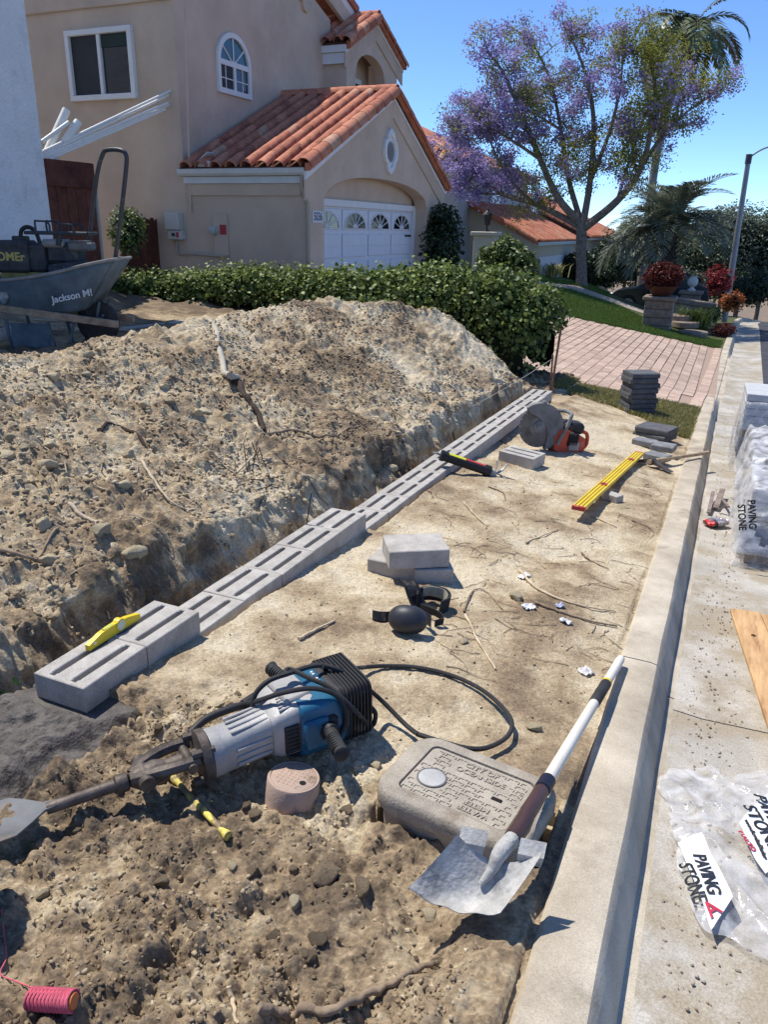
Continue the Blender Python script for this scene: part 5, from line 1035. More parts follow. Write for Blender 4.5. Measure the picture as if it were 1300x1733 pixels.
PVC = mat('white_pvc', (.74, .73, .68), .45, .05, 6, bump=.04, spec=.45)
def pipe(pts, r, label, hollow=True, name='pvc_pipe'):
    mb = MB(); P = [V3(p) for p in pts]; mb.tube(P, r, 14, caps=False); mb.tube(P, r*.86, 14, caps=False); d = (P[-1]-P[-2]).normalized(); o_ = d.orthogonal().normalized(); q_ = d.cross(o_)
    n0 = len(mb.v); ring = [(P[-1]+(o_*math.cos(t)+q_*math.sin(t))*rr_) for rr_ in (r, r*.86) for t in [2*math.pi*k/14 for k in range(14)]]; mb.add([tuple(v) for v in ring], [(k, (k+1) % 14, 14+(k+1) % 14, 14+k) for k in range(14)])
    return tag(mb.build(name, PVC), label, 'pipe', 'white plastic pipes over the gate')
pipe([Px(60, 300, -10.1), Px(112, 186, -9.9)], .062, 'thick white pipe standing left of its twin above the gate'); pipe([Px(75, 290, -10.0), Px(132, 206, -9.8)], .062, 'thick white pipe standing right of its twin above the gate'); pipe([Px(70, 240, -9.9), Px(116, 207, -9.72)], .03, 'thin white pipe between the two thick pipes')
for i, (s_, e_, lab) in enumerate([((60, 262), (300, 148), 'topmost of the thin white pipes fanning out over the gate'), ((62, 266), (304, 152), 'second from the top of the thin white pipes over the gate'), ((66, 268), (284, 174), 'third from the top of the thin white pipes over the gate'), ((66, 272), (288, 177), 'fourth from the top of the thin white pipes over the gate'), ((68, 276), (279, 185), 'lowest of the thin white pipes fanning out over the gate')]):
    pipe([Px(*s_, -9.9), Px(*e_, -9.55-.02*i)], .022, lab)
# ================================================================== plants
def unit(n):
    v = rng.normal(size=(n, 3)); return v/np.linalg.norm(v, axis=1)[:, None]
def leaves(P, Nrm, size, tone, mt, name, parent=None, m=None, asp=.62, kink=.25, stuff=False):
    """P (n,3) leaf bases, Nrm (n,3) facing; every leaf is two folded halves"""
    n = len(P); s = np.asarray(size)*np.ones(n); r = unit(n); Tn = np.cross(Nrm, r); Tn /= np.linalg.norm(Tn, axis=1)[:, None]+1e-9; B = np.cross(Nrm, Tn)
    def at(a, b_, c): return P+Tn*(a*s)[:, None]+B*(b_*s)[:, None]+Nrm*(c*s)[:, None]
    o = np.ones(n); V = np.stack([at(0*o, 0*o, 0*o), at(.35*o, asp*.5*o, kink*.5*o), at(.75*o, asp*.36*o, kink*.3*o), at(o, 0*o, -.1*o), at(.75*o, -asp*.36*o, kink*.3*o), at(.35*o, -asp*.5*o, kink*.5*o)], 1)
    b = np.arange(n)[:, None]*6; Fq = np.concatenate([b+np.array([[0, 1, 2, 3]]), b+np.array([[0, 3, 4, 5]])], 0)
    ob = put(name, npmesh(name, V.reshape(-1, 3), Fq, mt, np.repeat(tone, 6), False), parent, m)
    return ob
IVY = leafmat('ivy_leaf', (.02, .045, .010), (.30, .37, .09), .28, .5, .35); DARKL = leafmat('dark_leaf', (.008, .02, .008), (.05, .085, .022), .2, .45, .45); MIDL = leafmat('mid_leaf', (.03, .06, .012), (.16, .21, .05), .3, .45, .45)
OLIVE = leafmat('jacaranda_leaf', (.13, .15, .03), (.48, .46, .10), .4, .6, .2); PURP = leafmat('jacaranda_flower', (.26, .20, .42), (.54, .46, .74), .4, .7, .1)
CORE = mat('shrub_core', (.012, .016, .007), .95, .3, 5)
BARK = mat('bark', (.15, .12, .095), .95, .3, 12, c2=(.21, .175, .14), bump=.7, bscale=60)
# ---- ivy hedge along the property line
hx = np.array([-9.9, -8.4, -7.2, -6, -4.77, -4, -3.3, -2.75, -2.4, -2.2]); ht = np.array([.58, .62, .76, .76, .82, .92, .92, .86, .72, .45]); hd_ = np.array([.35, .4, .45, .5, .6, .68, .7, .66, .55, .35]); hb_ = np.array([.38, .35, .30, .2, .02, -.1, -.25, -.4, -.5, -.6])
def hedge_pt(x, th):
    top_ = np.interp(x, hx, ht); bot = np.interp(x, hx, hb_); d = np.interp(x, hx, hd_); yc_ = 10.75+.0*x; h = (top_-bot)
    c, s = np.cos(th), np.sin(th); r = 1+.10*fbm(x*1.0, th*1.2, 1.3, 3)+.10*fbm(x*3.1, th*3, 1.5, 2)
    y = yc_-d*np.sign(c)*np.abs(c)**.7*r; z = bot+h*(.02+.98*np.maximum(s, 0)**.75*r)
    return np.stack([x+.0*th, y, z], -1)
def hedge_n(x, th): e = .02; a = hedge_pt(x+e, th)-hedge_pt(x-e, th); b = hedge_pt(x, th+e)-hedge_pt(x, th-e); n = np.cross(a, b); n /= np.linalg.norm(n, axis=1)[:, None]+1e-9; return n
nL = 56000; xx = rng.uniform(-9.9, -2.2, nL); th = np.arccos(rng.uniform(-.75, 1, nL)); P = hedge_pt(xx, th); Nn = hedge_n(xx, th); Nn *= np.sign(Nn[:, 2:3]*.6-Nn[:, 1:2]*.8+1e-6)
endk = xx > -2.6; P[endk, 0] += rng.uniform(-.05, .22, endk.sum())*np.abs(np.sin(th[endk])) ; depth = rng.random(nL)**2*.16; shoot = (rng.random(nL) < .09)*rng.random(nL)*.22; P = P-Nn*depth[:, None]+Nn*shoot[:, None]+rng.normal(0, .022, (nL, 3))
Nm = Nn*.75+unit(nL)*.7+np.array([0, 0, .3]); Nm /= np.linalg.norm(Nm, axis=1)[:, None]
hedge = thing('ivy_hedge', 'long ivy hedge with glossy green leaves behind the spoil heap', 'hedge', T(-5.5, 10.75, -.2)); hI = hedge.matrix_world.inverted()
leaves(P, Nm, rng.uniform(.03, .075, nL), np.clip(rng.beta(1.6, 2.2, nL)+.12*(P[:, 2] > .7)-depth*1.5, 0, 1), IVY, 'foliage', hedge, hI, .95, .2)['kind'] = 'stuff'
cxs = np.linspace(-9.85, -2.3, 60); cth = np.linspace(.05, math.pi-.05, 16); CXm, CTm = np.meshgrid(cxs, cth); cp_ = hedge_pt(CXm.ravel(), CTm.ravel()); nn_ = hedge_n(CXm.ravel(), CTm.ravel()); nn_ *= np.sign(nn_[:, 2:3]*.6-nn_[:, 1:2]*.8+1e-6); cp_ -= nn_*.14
qi = np.arange(CXm.size).reshape(CXm.shape); put('core_shade', npmesh('core_shade', cp_, np.stack([qi[:-1, :-1], qi[:-1, 1:], qi[1:, 1:], qi[1:, :-1]], -1).reshape(-1, 4), CORE), hedge, hI)  # near-black shell blocks see-through, painted as the shade deep among the leaves
def blob(name, label, cat, c, r, n, size, mt, tone=(.0, 1), core=True, asp=.6, group=None, trunk=None, squash=1.0, lumps=9, seed=1):
    """leafy crown: leaves on a lumpy set of clumps round c"""
    r = np.array(r, float); g = np.random.default_rng(seed); o = thing(name, label, cat, T(float(c[0]), float(c[1]), float(c[2]-r[2])), group); oI = o.matrix_world.inverted()
    d = g.normal(size=(lumps, 3)); d /= np.linalg.norm(d, axis=1)[:, None]; d[:, 2] = np.abs(d[:, 2])*.9-.25; cen = np.array(c)+d*r*.55; rad = g.uniform(.42, .66, lumps)
    k = g.integers(0, lumps, n); u_ = unit(n); rr_ = (1-rng.random(n)**2*.45); P = cen[k]+u_*rr_[:, None]*rad[k][:, None]*r
    Nm = u_*.7+unit(n)*.7+np.array([0, 0, .3]); Nm /= np.linalg.norm(Nm, axis=1)[:, None]
    t = np.clip(tone[0]+(tone[1]-tone[0])*(rng.beta(2, 2.4, n)), 0, 1)
    leaves(P, Nm, rng.uniform(.7, 1.25, n)*size, t, mt, 'foliage', o, oI, asp)['kind'] = 'stuff'
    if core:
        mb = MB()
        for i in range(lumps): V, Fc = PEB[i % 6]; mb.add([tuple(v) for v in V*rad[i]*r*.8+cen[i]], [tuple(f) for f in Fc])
        mb.build('core_shade', CORE, o, oI, smooth=60)  # near-black filler lumps, painted as the shade inside the crown
    if trunk: MB().tube([V3(trunk[0]), (V3(trunk[0])+V3(trunk[1]))/2+Vector((.05, .03, 0)), V3(trunk[1])], [trunk[2], trunk[2]*.8, trunk[2]*.6], 10).build('trunk', BARK, o, oI)
    return o
# ---- jacaranda
jb = np.array([-4.48, 26.8, g0(-4.48, 26.8)-.1]); JY = 26.8
def jp(x, y, d=0.0): return Py(x, y, JY+d)
tree = thing('jacaranda_tree', 'jacaranda tree with purple blossom and bare forking limbs on the lawn', 'tree', T(*[float(q) for q in jb])); tI = tree.matrix_world.inverted()
limbs = [([(985, 385, 0), (950, 366, .2), (905, 345, .5), (850, 328, .7), (800, 290, .9), (760, 262, 1.0)], .12), ([(985, 380, 0), (945, 335, -.2), (915, 270, -.5), (882, 190, -.8), (850, 120, -.9), (822, 85, -1.0)], .13), ([(988, 375, 0), (1000, 300, .3), (1005, 200, .5), (990, 120, .7), (965, 60, .9)], .12), ([(990, 385, 0), (1045, 340, -.2), (1085, 285, -.4), (1105, 205, -.5), (1108, 135, -.4), (1090, 80, -.3)], .14), ([(1085, 285, -.4), (1120, 232, 0), (1160, 192, .3), (1205, 162, .4)], .07), ([(985, 380, 0), (962, 300, .6), (950, 220, 1.1), (930, 130, 1.4), (895, 62, 1.5)], .10), ([(1000, 305, .3), (1030, 230, -.3), (1050, 150, -.7), (1055, 85, -.8)], .08), ([(905, 345, .5), (860, 300, -.1), (825, 230, -.5), (790, 170, -.6)], .06), ([(915, 270, -.5), (870, 240, -1.0), (820, 215, -1.1), (770, 235, -1.0)], .06), ([(850, 328, .7), (800, 325, .3), (760, 300, .1)], .045), ([(1045, 340, -.2), (1070, 260, .8), (1100, 180, 1.3), (1150, 110, 1.4)], .06), ([(950, 220, 1.1), (900, 190, .8), (850, 170, .9)], .05)]
wood = MB(); wood.tube(spline([jb, (jb+jp(985, 430))/2, jp(984, 430), jp(985, 372)], 4), [.24, .20, .185, .18, .175, .17, .165, .16, .16, .165, .17, .16, .12], 12); clus = []; tw = []
for pts, r in limbs:
    S = spline([jp(*p) for p in pts], 5); k = len(S); wood.tube(S, [r*(1-.8*i/(k-1)) for i in range(k)], 8)
    for i in range(int(k*.28), k):
        for rep in range(3):
            if rnd.random() < .58:
                p = S[i]; out = Vector((rnd.gauss(0, 1), rnd.gauss(0, 1), rnd.gauss(.35, .7))).normalized(); L_ = rnd.uniform(.35, .85); m1 = p+out*L_*.5+Vector((0, 0, .08)); e = p+out*L_+Vector((rnd.gauss(0, .12), rnd.gauss(0, .12), .15)); wood.tube([p, m1, e], [.02, .014, .007], 5); clus.append((e, 1)); clus.append((m1, .7))
                for q in range(2):
                    o2_ = (out+Vector((rnd.gauss(0, .9), rnd.gauss(0, .9), rnd.gauss(.2, .6)))).normalized(); e2 = m1+o2_*rnd.uniform(.3, .7); wood.tube([m1, e2], [.011, .005], 4); clus.append((e2, .85))
    clus.append((S[-1], 1.2))
wood.build('trunk', BARK, tree, tI)
def projpx(p): q = np.array(p)-CAM; z = q@W_; return CX+F*(q@R_)/z, CY-F*(q@U_)/z
Lp, Lt_, Fp, Ft_ = [], [], [], []
for e, s in clus:
    x, y = projpx(e); pu = .12
    if x < 890 and y < 320: pu = .55
    if x < 870 and y > 210: pu = .8
    if 880 < x < 1060 and y < 240: pu = .42
    if x > 1150 and y > 110: pu = .4
    if x > 1060 and y < 110: pu = .1
    purple = rnd.random() < pu; n = int((84 if purple else 66)*s); c_ = np.array(e)
    q = rng.normal(0, 1, (n, 3))*np.array([.12, .12, .10])*(1.0 if purple else 1.35)+c_
    if purple: Fp.append(q); Ft_.append(np.full(n, rng.uniform(.2, .8))+rng.normal(0, .16, n))
    else: Lp.append(q); Lt_.append(np.full(n, rng.uniform(.15, .75))+rng.normal(0, .15, n))
Lp = np.concatenate(Lp); Fp = np.concatenate(Fp); Lt_ = np.clip(np.concatenate(Lt_), 0, 1); Ft_ = np.clip(np.concatenate(Ft_), 0, 1)
crown = leaves(Lp, unit(len(Lp)), rng.uniform(.05, .10, len(Lp)), Lt_, OLIVE, 'crown', tree, tI, .45); crown['kind'] = 'stuff'
bl_ = leaves(Fp, unit(len(Fp)), rng.uniform(.045, .085, len(Fp)), Ft_, PURP, 'blossom', tree, tI, .8); bl_['kind'] = 'stuff'
# ---- palms
def frond(mb, base, azim, elev, L_, droop, leaflet, w=.025, n=16, leafd=.5, rnd_=rnd, spread=70):
    """rachis curve with paired leaflets"""
    d = np.array([math.cos(azim), math.sin(azim), 0]); p = np.array(base, float); pts = [p.copy()]; e = elev
    for i in range(n): p = p+(d*math.cos(e)+np.array([0, 0, math.sin(e)]))*L_/n; e -= droop/n; pts.append(p.copy())
    mb.tube(pts, list(np.linspace(.022, .006, n+1)), 4)
    side = np.array([-d[1], d[0], 0])
    for i in range(2, n+1):
        t = i/n; ll = leaflet*math.sin(math.pi*min(1, .12+t*.86))**.6
        tang = pts[i]-pts[i-1]; tang = tang/np.linalg.norm(tang); upv = np.cross(side, tang); upv = upv*np.sign(upv[2]+1e-6)
        for k in range(4):
            base_ = pts[i]-tang*(k*.25*L_/n)
            for s in (-1, 1):
                a = math.radians(spread-25*t+rnd_.uniform(-8, 8)); dr = tang*math.cos(a)+side*s*math.sin(a)*.9+upv*(.35*leafd); dr /= np.linalg.norm(dr); q = base_+dr*ll*.55; tip = base_+dr*ll+np.array([0, 0, -.18*ll])
                wv = np.cross(dr, upv); wv = wv/np.linalg.norm(wv)*w
                mb.add([tuple(base_), tuple(q+wv), tuple(tip), tuple(q-wv)], [(0, 1, 2, 3)])
PINF = leafmat('pindo_frond', (.20, .225, .155), (.3, .32, .23), .3, .45, .5); KINF = mat('king_frond', (.05, .07, .025), .45, .2, 3, c2=(.13, .15, .06), bump=0, spec=.4)
PY_ = 29.6; pb0 = Py(1122, 478, PY_); pb0[2] -= .5; pt = Py(1128, 395, PY_)
pin = thing('pindo_palm', 'grey-green pindo palm with arching feathery fronds and thick trunk', 'palm', T(*[float(q) for q in pb0])); pI = pin.matrix_world.inverted()
mb = MB(); mb.tube([pb0, pb0*.5+pt*.5, pt], [.42, .40, .34], 14)
for i in range(13):
    for j in range(10):
        a = 2*math.pi*(j+.5*(i % 2))/10; z = i/13; c_ = pb0*(1-z)+pt*z; r_ = .40-.06*z; mb.add([tuple(c_+np.array([r_*math.cos(a-.24), r_*math.sin(a-.24), -.08])), tuple(c_+np.array([r_*math.cos(a+.24), r_*math.sin(a+.24), -.08])), tuple(c_+np.array([(r_+.11)*math.cos(a), (r_+.11)*math.sin(a), .10])), tuple(c_+np.array([r_*math.cos(a), r_*math.sin(a), .03]))], [(0, 1, 2), (0, 2, 3), (1, 3, 2)])
mb.build('trunk', mat('palm_trunk', (.06, .05, .04), .95, .3, 9, bump=.6, bscale=40), pin, pI, smooth=0)
for i in range(60):
    el = math.radians(rnd.uniform(0, 88)); mb = MB(); frond(mb, pt+np.array([rnd.uniform(-.12, .12), rnd.uniform(-.12, .12), rnd.uniform(-.15, .1)]), rnd.uniform(0, 6.283), el, rnd.uniform(2.1, 2.9), math.radians(rnd.uniform(70, 115)), .7, .022, 16, .9); mb.build('frond', PINF, pin, pI, smooth=0)
KY = 44.0; kb0 = Py(1090, 470, KY); kb0[2] -= 1.5; kt = Py(1168, 62, KY)
king = thing('king_palm', 'tall slender palm rising behind the jacaranda with drooping fronds', 'palm', T(*[float(q) for q in kb0])); kI = king.matrix_world.inverted()
mb = MB(); mb.tube(spline([kb0, Py(1092, 420, KY), Py(1112, 262, KY), Py(1140, 150, KY), kt], 4), [.24]*5+[.2]*8+[.19]*4, 12); mb.build('trunk', mat('king_trunk', (.26, .24, .215), .9, .2, 9, bump=.4, bscale=40), king, kI)
for i in range(22):
    mb = MB(); frond(mb, kt, rnd.uniform(0, 6.283), math.radians(rnd.uniform(-5, 75)), rnd.uniform(3.0, 4.1), math.radians(rnd.uniform(95, 150)), .85, .05, 14, .15); mb.build('frond', KINF, king, kI, smooth=0)
# ---- shrubs and trees further back
SILV = leafmat('silver_leaf', (.06, .08, .05), (.22, .26, .18), .3, .5); REDL = leafmat('red_leaf', (.12, .012, .012), (.45, .04, .05), .35, .5); ORL = leafmat('orange_leaf', (.30, .08, .02), (.6, .2, .05), .35, .5); BURG = leafmat('burgundy_leaf', (.05, .012, .010), (.22, .045, .03), .3, .5)
def at(x, y, Y): return Py(x, y, Y)
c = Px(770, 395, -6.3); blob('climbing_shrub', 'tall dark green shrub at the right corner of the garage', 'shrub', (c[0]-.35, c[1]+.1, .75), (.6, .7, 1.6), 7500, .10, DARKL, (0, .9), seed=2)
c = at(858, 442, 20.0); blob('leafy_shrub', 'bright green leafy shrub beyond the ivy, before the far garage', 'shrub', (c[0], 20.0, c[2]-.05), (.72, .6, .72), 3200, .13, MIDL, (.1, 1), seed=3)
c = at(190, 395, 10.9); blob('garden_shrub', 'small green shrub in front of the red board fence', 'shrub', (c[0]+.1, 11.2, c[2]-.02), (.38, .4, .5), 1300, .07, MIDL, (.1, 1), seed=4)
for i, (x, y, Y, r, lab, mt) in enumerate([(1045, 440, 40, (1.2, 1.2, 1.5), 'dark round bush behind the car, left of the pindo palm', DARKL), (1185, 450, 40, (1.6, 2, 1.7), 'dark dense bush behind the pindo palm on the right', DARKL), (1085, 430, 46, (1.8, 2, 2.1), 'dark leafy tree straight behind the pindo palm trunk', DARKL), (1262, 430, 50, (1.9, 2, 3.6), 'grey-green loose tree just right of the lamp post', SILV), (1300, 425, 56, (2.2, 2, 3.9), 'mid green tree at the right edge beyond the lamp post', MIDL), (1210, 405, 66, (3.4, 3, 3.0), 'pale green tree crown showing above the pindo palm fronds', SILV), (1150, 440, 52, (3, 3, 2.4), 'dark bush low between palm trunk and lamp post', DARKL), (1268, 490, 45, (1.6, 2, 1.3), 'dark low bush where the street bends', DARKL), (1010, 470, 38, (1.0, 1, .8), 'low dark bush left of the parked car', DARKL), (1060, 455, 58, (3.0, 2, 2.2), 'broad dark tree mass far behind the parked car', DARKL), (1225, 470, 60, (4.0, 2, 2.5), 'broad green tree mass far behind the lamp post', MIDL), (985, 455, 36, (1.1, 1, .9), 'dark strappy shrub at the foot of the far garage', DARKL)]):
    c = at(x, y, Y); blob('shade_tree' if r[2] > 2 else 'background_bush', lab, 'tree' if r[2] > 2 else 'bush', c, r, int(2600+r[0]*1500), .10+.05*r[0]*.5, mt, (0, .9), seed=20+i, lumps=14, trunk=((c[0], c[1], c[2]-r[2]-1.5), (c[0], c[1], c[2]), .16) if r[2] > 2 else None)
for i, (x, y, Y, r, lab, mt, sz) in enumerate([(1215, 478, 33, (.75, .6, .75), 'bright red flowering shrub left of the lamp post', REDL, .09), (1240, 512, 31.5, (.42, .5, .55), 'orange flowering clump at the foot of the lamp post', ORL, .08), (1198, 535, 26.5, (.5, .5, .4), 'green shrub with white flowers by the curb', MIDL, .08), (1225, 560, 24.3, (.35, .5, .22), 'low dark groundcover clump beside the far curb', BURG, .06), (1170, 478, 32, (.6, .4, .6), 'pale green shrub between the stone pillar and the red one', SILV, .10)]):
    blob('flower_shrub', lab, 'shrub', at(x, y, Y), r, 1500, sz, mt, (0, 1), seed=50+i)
def strap_clump(name, label, cat, base, n, h, w, mt, spread=.6):
    V = []; tn = []
    for i in range(n):
        a = rnd.uniform(0, 6.283); l = rnd.uniform(.6, 1)*h; d = np.array([math.cos(a), math.sin(a), 0])*rnd.uniform(.15, spread)*l; b0 = np.array(base)+np.array([rnd.gauss(0, .3*spread*h), rnd.gauss(0, .22*spread*h), -.05]); s = np.array([-math.sin(a), math.cos(a), 0])*w
        m1 = b0+d*.35+np.array([0, 0, l*.62]); tip = b0+d*1.1+np.array([0, 0, l*.8]); V += [b0-s, b0+s, m1+s, m1-s, m1-s, m1+s, tip+s*.1, tip-s*.1]; tn += [rnd.random()]*8
    o = put(name, npmesh(name, np.array(V), np.arange(len(V)).reshape(-1, 4), mt, np.array(tn), False)); return tag(o, label, cat)
b = Pg(1168, 562); strap_clump('strap_plant', 'clump of long strap leaves beside the stone steps', 'plant', (b[0], b[1]+.6, g0(b[0], b[1]+.6)), 420, .95, .012, MIDL, .7)
b = Pg(925, 470); strap_clump('bromeliad', 'pale yellow-green spiky plant before the far garage door', 'plant', (b[0], b[1]+1.2, g0(b[0], b[1]+1.2)+.1), 60, .7, .03, leafmat('pale_strap', (.2, .2, .06), (.5, .46, .2), .3), .9)
bb_ = Pg(535, 440); 
c = at(545, 437, 11.2); strap_clump('broad_leaf_plant', 'dark broad-leaved plant poking above the ivy before the garage', 'plant', (c[0], 11.35, .55), 40, .5, .045, DARKL, 1.2)
# ================================================================== other buildings
def house_pt(x, y, X): return Px(x, y, X)
XH = -6.9; corner = Px(905, 410, XH); HY0 = float(corner[1]); EZ = float(corner[2]); HY1 = float(Px(975, 400, XH)[1]); H2 = T(XH, HY0, -1.6); h2 = thing('far_house', 'cream house with orange tiled garage roof beyond the jacaranda', 'house', H2); h2I = H2.inverted()
CRM = mat('stucco_cream', (.52, .46, .36), .95, .06, 2, bump=.5, bscale=90); GRYW = mat('stucco_greywhite', (.46, .45, .44), .95, .06, 2, bump=.5, bscale=90)
def h2p(name, mb, m, parent=None): return mb.build(name, m, parent or h2, h2I if parent is None else None, smooth=0)
tp = Py(800, 345, HY0); XT = float(tp[0]); ZT2 = float(tp[2])
mb = MB(); mb.loft([[(x, y, z) for x, z in ((XH, -2.5), (XH, EZ-.05), (XT-.3, ZT2), (XT-.3, -2.5))] for y in (HY0, HY0+.2)]); h2p('side_wall', mb, CRM)
mb = MB(); wbox(mb, XH-.2, XH-.001, HY0+.2, HY1, -2.5, EZ-.08); h2p('front_wall', mb, CRM); mb = MB(); wbox(mb, XH+.001, XH+.03, HY0+.8, HY0+5.6, -1.9, EZ-.55); d2 = h2p('garage_door', mb, GD)
for r_ in range(4):
    for c_ in range(4): mb = MB(); wbox(mb, XH+.031, XH+.05, HY0+.9+c_*1.18, HY0+1.95+c_*1.18, -1.85+r_*.56, -1.37+r_*.56, .01); mb.build('door_panel', GD, d2, smooth=0)
mb = MB(); wbox(mb, XH+.02, XH+.16, HY0-.1, HY1+.2, EZ-.12, EZ-.0); h2p('gutter', mb, WG)
vv = V3((XT-.3-XH-.15, 0, ZT2+.1-EZ)); tile_s = tile_mesh(.1, .12, .46, 'roof_tile_far', 6); r2 = h2p('garage_roof', wbox(MB(), XT-.3, XT-.1, HY0, HY1, ZT2-.2, ZT2-.1), UNDER)
slope(r2, (XH+.15, HY0-.15, EZ+.02), (0, 1, 0), vv, HY1-HY0+.4, vv.length, .33, .42, mesh=tile_s)
caps(r2, (XH+.17, HY0-.17, EZ+.03), (XT-.3, HY0-.17, ZT2+.13), tile_s, .4, 'rake_tile', 1.15, (0, -.3, 1))
mb = MB(); mb.add([(XH+.16, HY0-.2, EZ-.1), (XT-.3, HY0-.2, ZT2), (XT-.3, HY0-.2, ZT2+.12), (XH+.16, HY0-.2, EZ+.02), (XH+.16, HY0-.02, EZ-.1), (XT-.3, HY0-.02, ZT2), (XT-.3, HY0-.02, ZT2+.12), (XH+.16, HY0-.02, EZ+.02)], [(0, 1, 2, 3), (7, 6, 5, 4), (0, 4, 5, 1), (1, 5, 6, 2), (2, 6, 7, 3), (3, 7, 4, 0)]); h2p('rake_edge', mb, TILE)
XU = XT-.1; UE = float(Px(800, 285, XU)[2]); UY0, UY1_ = HY0-1.5, HY1+.5
mb = MB(); wbox(mb, XU-9, XU, UY0, UY1_, -2, UE); h2p('upper_wall', mb, GRYW)
for px_ in ((838, 318), (905, 335)):
    q = Px(*px_, XU); mb = MB(); wbox(mb, XU+.001, XU+.07, q[1]-.75, q[1]+.75, q[2]-.75, q[2]+.75, .01); w_ = h2p('window', mb, TRIM)
    for s_ in (-1, 1): mb = MB(); wbox(mb, XU+.071, XU+.075, q[1]+s_*.33-.28, q[1]+s_*.33+.28, q[2]-.64, q[2]+.64); mb.build('pane', GLASS, w_)
pk = np.array([XU-4.5, 0, UE+2.1]); r3 = h2p('upper_roof', wbox(MB(), XU-9.3, XU+.35, UY0-.3, UY1_+.3, UE-.12, UE), TRIM)
mb = MB(); a, b_, c_, d_ = (XU+.4, UY0-.4, UE), (XU+.4, UY1_+.4, UE), (XU-9.4, UY1_+.4, UE), (XU-9.4, UY0-.4, UE); e, f = (XU-4.5, UY0+3.6, UE+2.1), (XU-4.5, UY1_-3.6, UE+2.1); mb.add([a, b_, c_, d_, e, f], [(0, 1, 5, 4), (1, 2, 5), (2, 3, 4, 5), (3, 0, 4), (0, 3, 2, 1)]); mb.build('roof_deck', UNDER, r3, smooth=0)
Lv = math.hypot(4.9, 2.1); Lu = UY1_-UY0+.8
slope(r3, a, (0, 1, 0), (-4.9, 0, 2.1), Lu, Lv, .42, .5, clip=lambda s, t: t/Lv*4 < s < Lu-t/Lv*4, mesh=tile_mesh(.13, .155, .56, 'roof_tile_wide', 6), under=False)
Lu2 = 9.8; slope(r3, d_, (1, 0, 0), (0, 4.0, 2.1), Lu2, math.hypot(4, 2.1), .42, .5, clip=lambda s, t: (t/4.52*4.9 < s < Lu2-t/4.52*4.9) and s > 4.0, mesh=bpy.data.meshes['roof_tile_wide'], under=False)
caps(r3, Vector(a)+Vector((0, 0, .05)), Vector(e)+Vector((0, 0, .08)), bpy.data.meshes['roof_tile_wide'], .5, 'hip_tile'); caps(r3, Vector(e)+Vector((0, 0, .08)), Vector(f)+Vector((0, 0, .08)), bpy.data.meshes['roof_tile_wide'], .5, 'ridge_tile')
# third house further down the street
X3 = -7.2; q0 = Px(978, 425, X3); Y3 = float(Px(985, 405, X3)[1]); h3 = thing('downhill_house', 'downhill house with broad orange tiled roof right of the jacaranda trunk', 'house', T(X3, Y3, -3)); h3I = h3.matrix_world.inverted()
ez3 = float(Px(1015, 430, X3)[2])+.9; Y3 = HY1+4; mb = MB(); wbox(mb, X3-9, X3, Y3, Y3+11, -5, ez3); mb.build('wall', CRM, h3, h3I, smooth=0); r4_ = MB(); wbox(r4_, X3-9.2, X3+.3, Y3-.3, Y3+11.3, ez3-.1, ez3); r4 = r4_.build('roof', TRIM, h3, h3I, smooth=0)
mb = MB(); mb.add([(X3+.4, Y3-.4, ez3+.01), (X3+.4, Y3+11.4, ez3+.01), (X3-4.6, Y3+11.4, ez3+2.2), (X3-4.6, Y3-.4, ez3+2.2), (X3-9.4, Y3-.4, ez3+.01), (X3-9.4, Y3+11.4, ez3+.01)], [(0, 1, 2, 3), (3, 2, 5, 4), (0, 3, 4), (1, 5, 2)]); mb.build('roof_deck', UNDER, r4, smooth=0)
slope(r4, (X3+.4, Y3-.4, ez3+.02), (0, 1, 0), (-5, 0, 2.2), 11.8, math.hypot(5, 2.2), .5, .55, mesh=tile_mesh(.15, .18, .6, 'roof_tile_big', 6), under=False)
# ================================================================== street furniture and car
lb0 = Py(1228, 531, 33.5); lt = Py(1269, 262, 33.5); lm = thing('street_lamp', 'grey street lamp post with a thin curved arm', 'street lamp', T(*[float(q) for q in lb0])); lI = lm.matrix_world.inverted(); GALV = mat('galvanised', (.27, .28, .29), .5, .1, 5, metal=.5, bump=.05)
lt2 = np.array([lb0[0]-.05, 33.5, lt[2]]); MB().tube([lb0-np.array([0, 0, .3]), lb0, lt], [.13, .125, .085], 12).build('pole', GALV, lm, lI); MB().tube([lt-np.array([0, 0, .3]), lt+np.array([0, 0, .02])], .11, 12).build('pole_cap', mat('lamp_cap', (.08, .08, .085), .6, .1), lm, lI)
MB().tube(spline([lt-np.array([0, 0, .1]), lt+np.array([.5, 0, .22]), lt+np.array([1.4, -.1, .4]), lt+np.array([2.2, -.2, .45])], 5), .03, 8).build('arm', GALV, lm, lI); mb = MB(); mb.loft([[(x, y*w_, z) for y, z in ((-.13, 0), (.13, 0), (.09, .12), (-.09, .12))] for x, w_ in ((0, .6), (.2, 1), (.55, .8))], T(*[float(q) for q in lt+np.array([2.15, -.2, .4])])); mb.build('lamp_head', GALV, lm, lI)
WALLB = mat('garden_block', (.22, .165, .125), .92, .2, 9, c2=(.28, .22, .17), bump=.5, bscale=60, rand=.12)
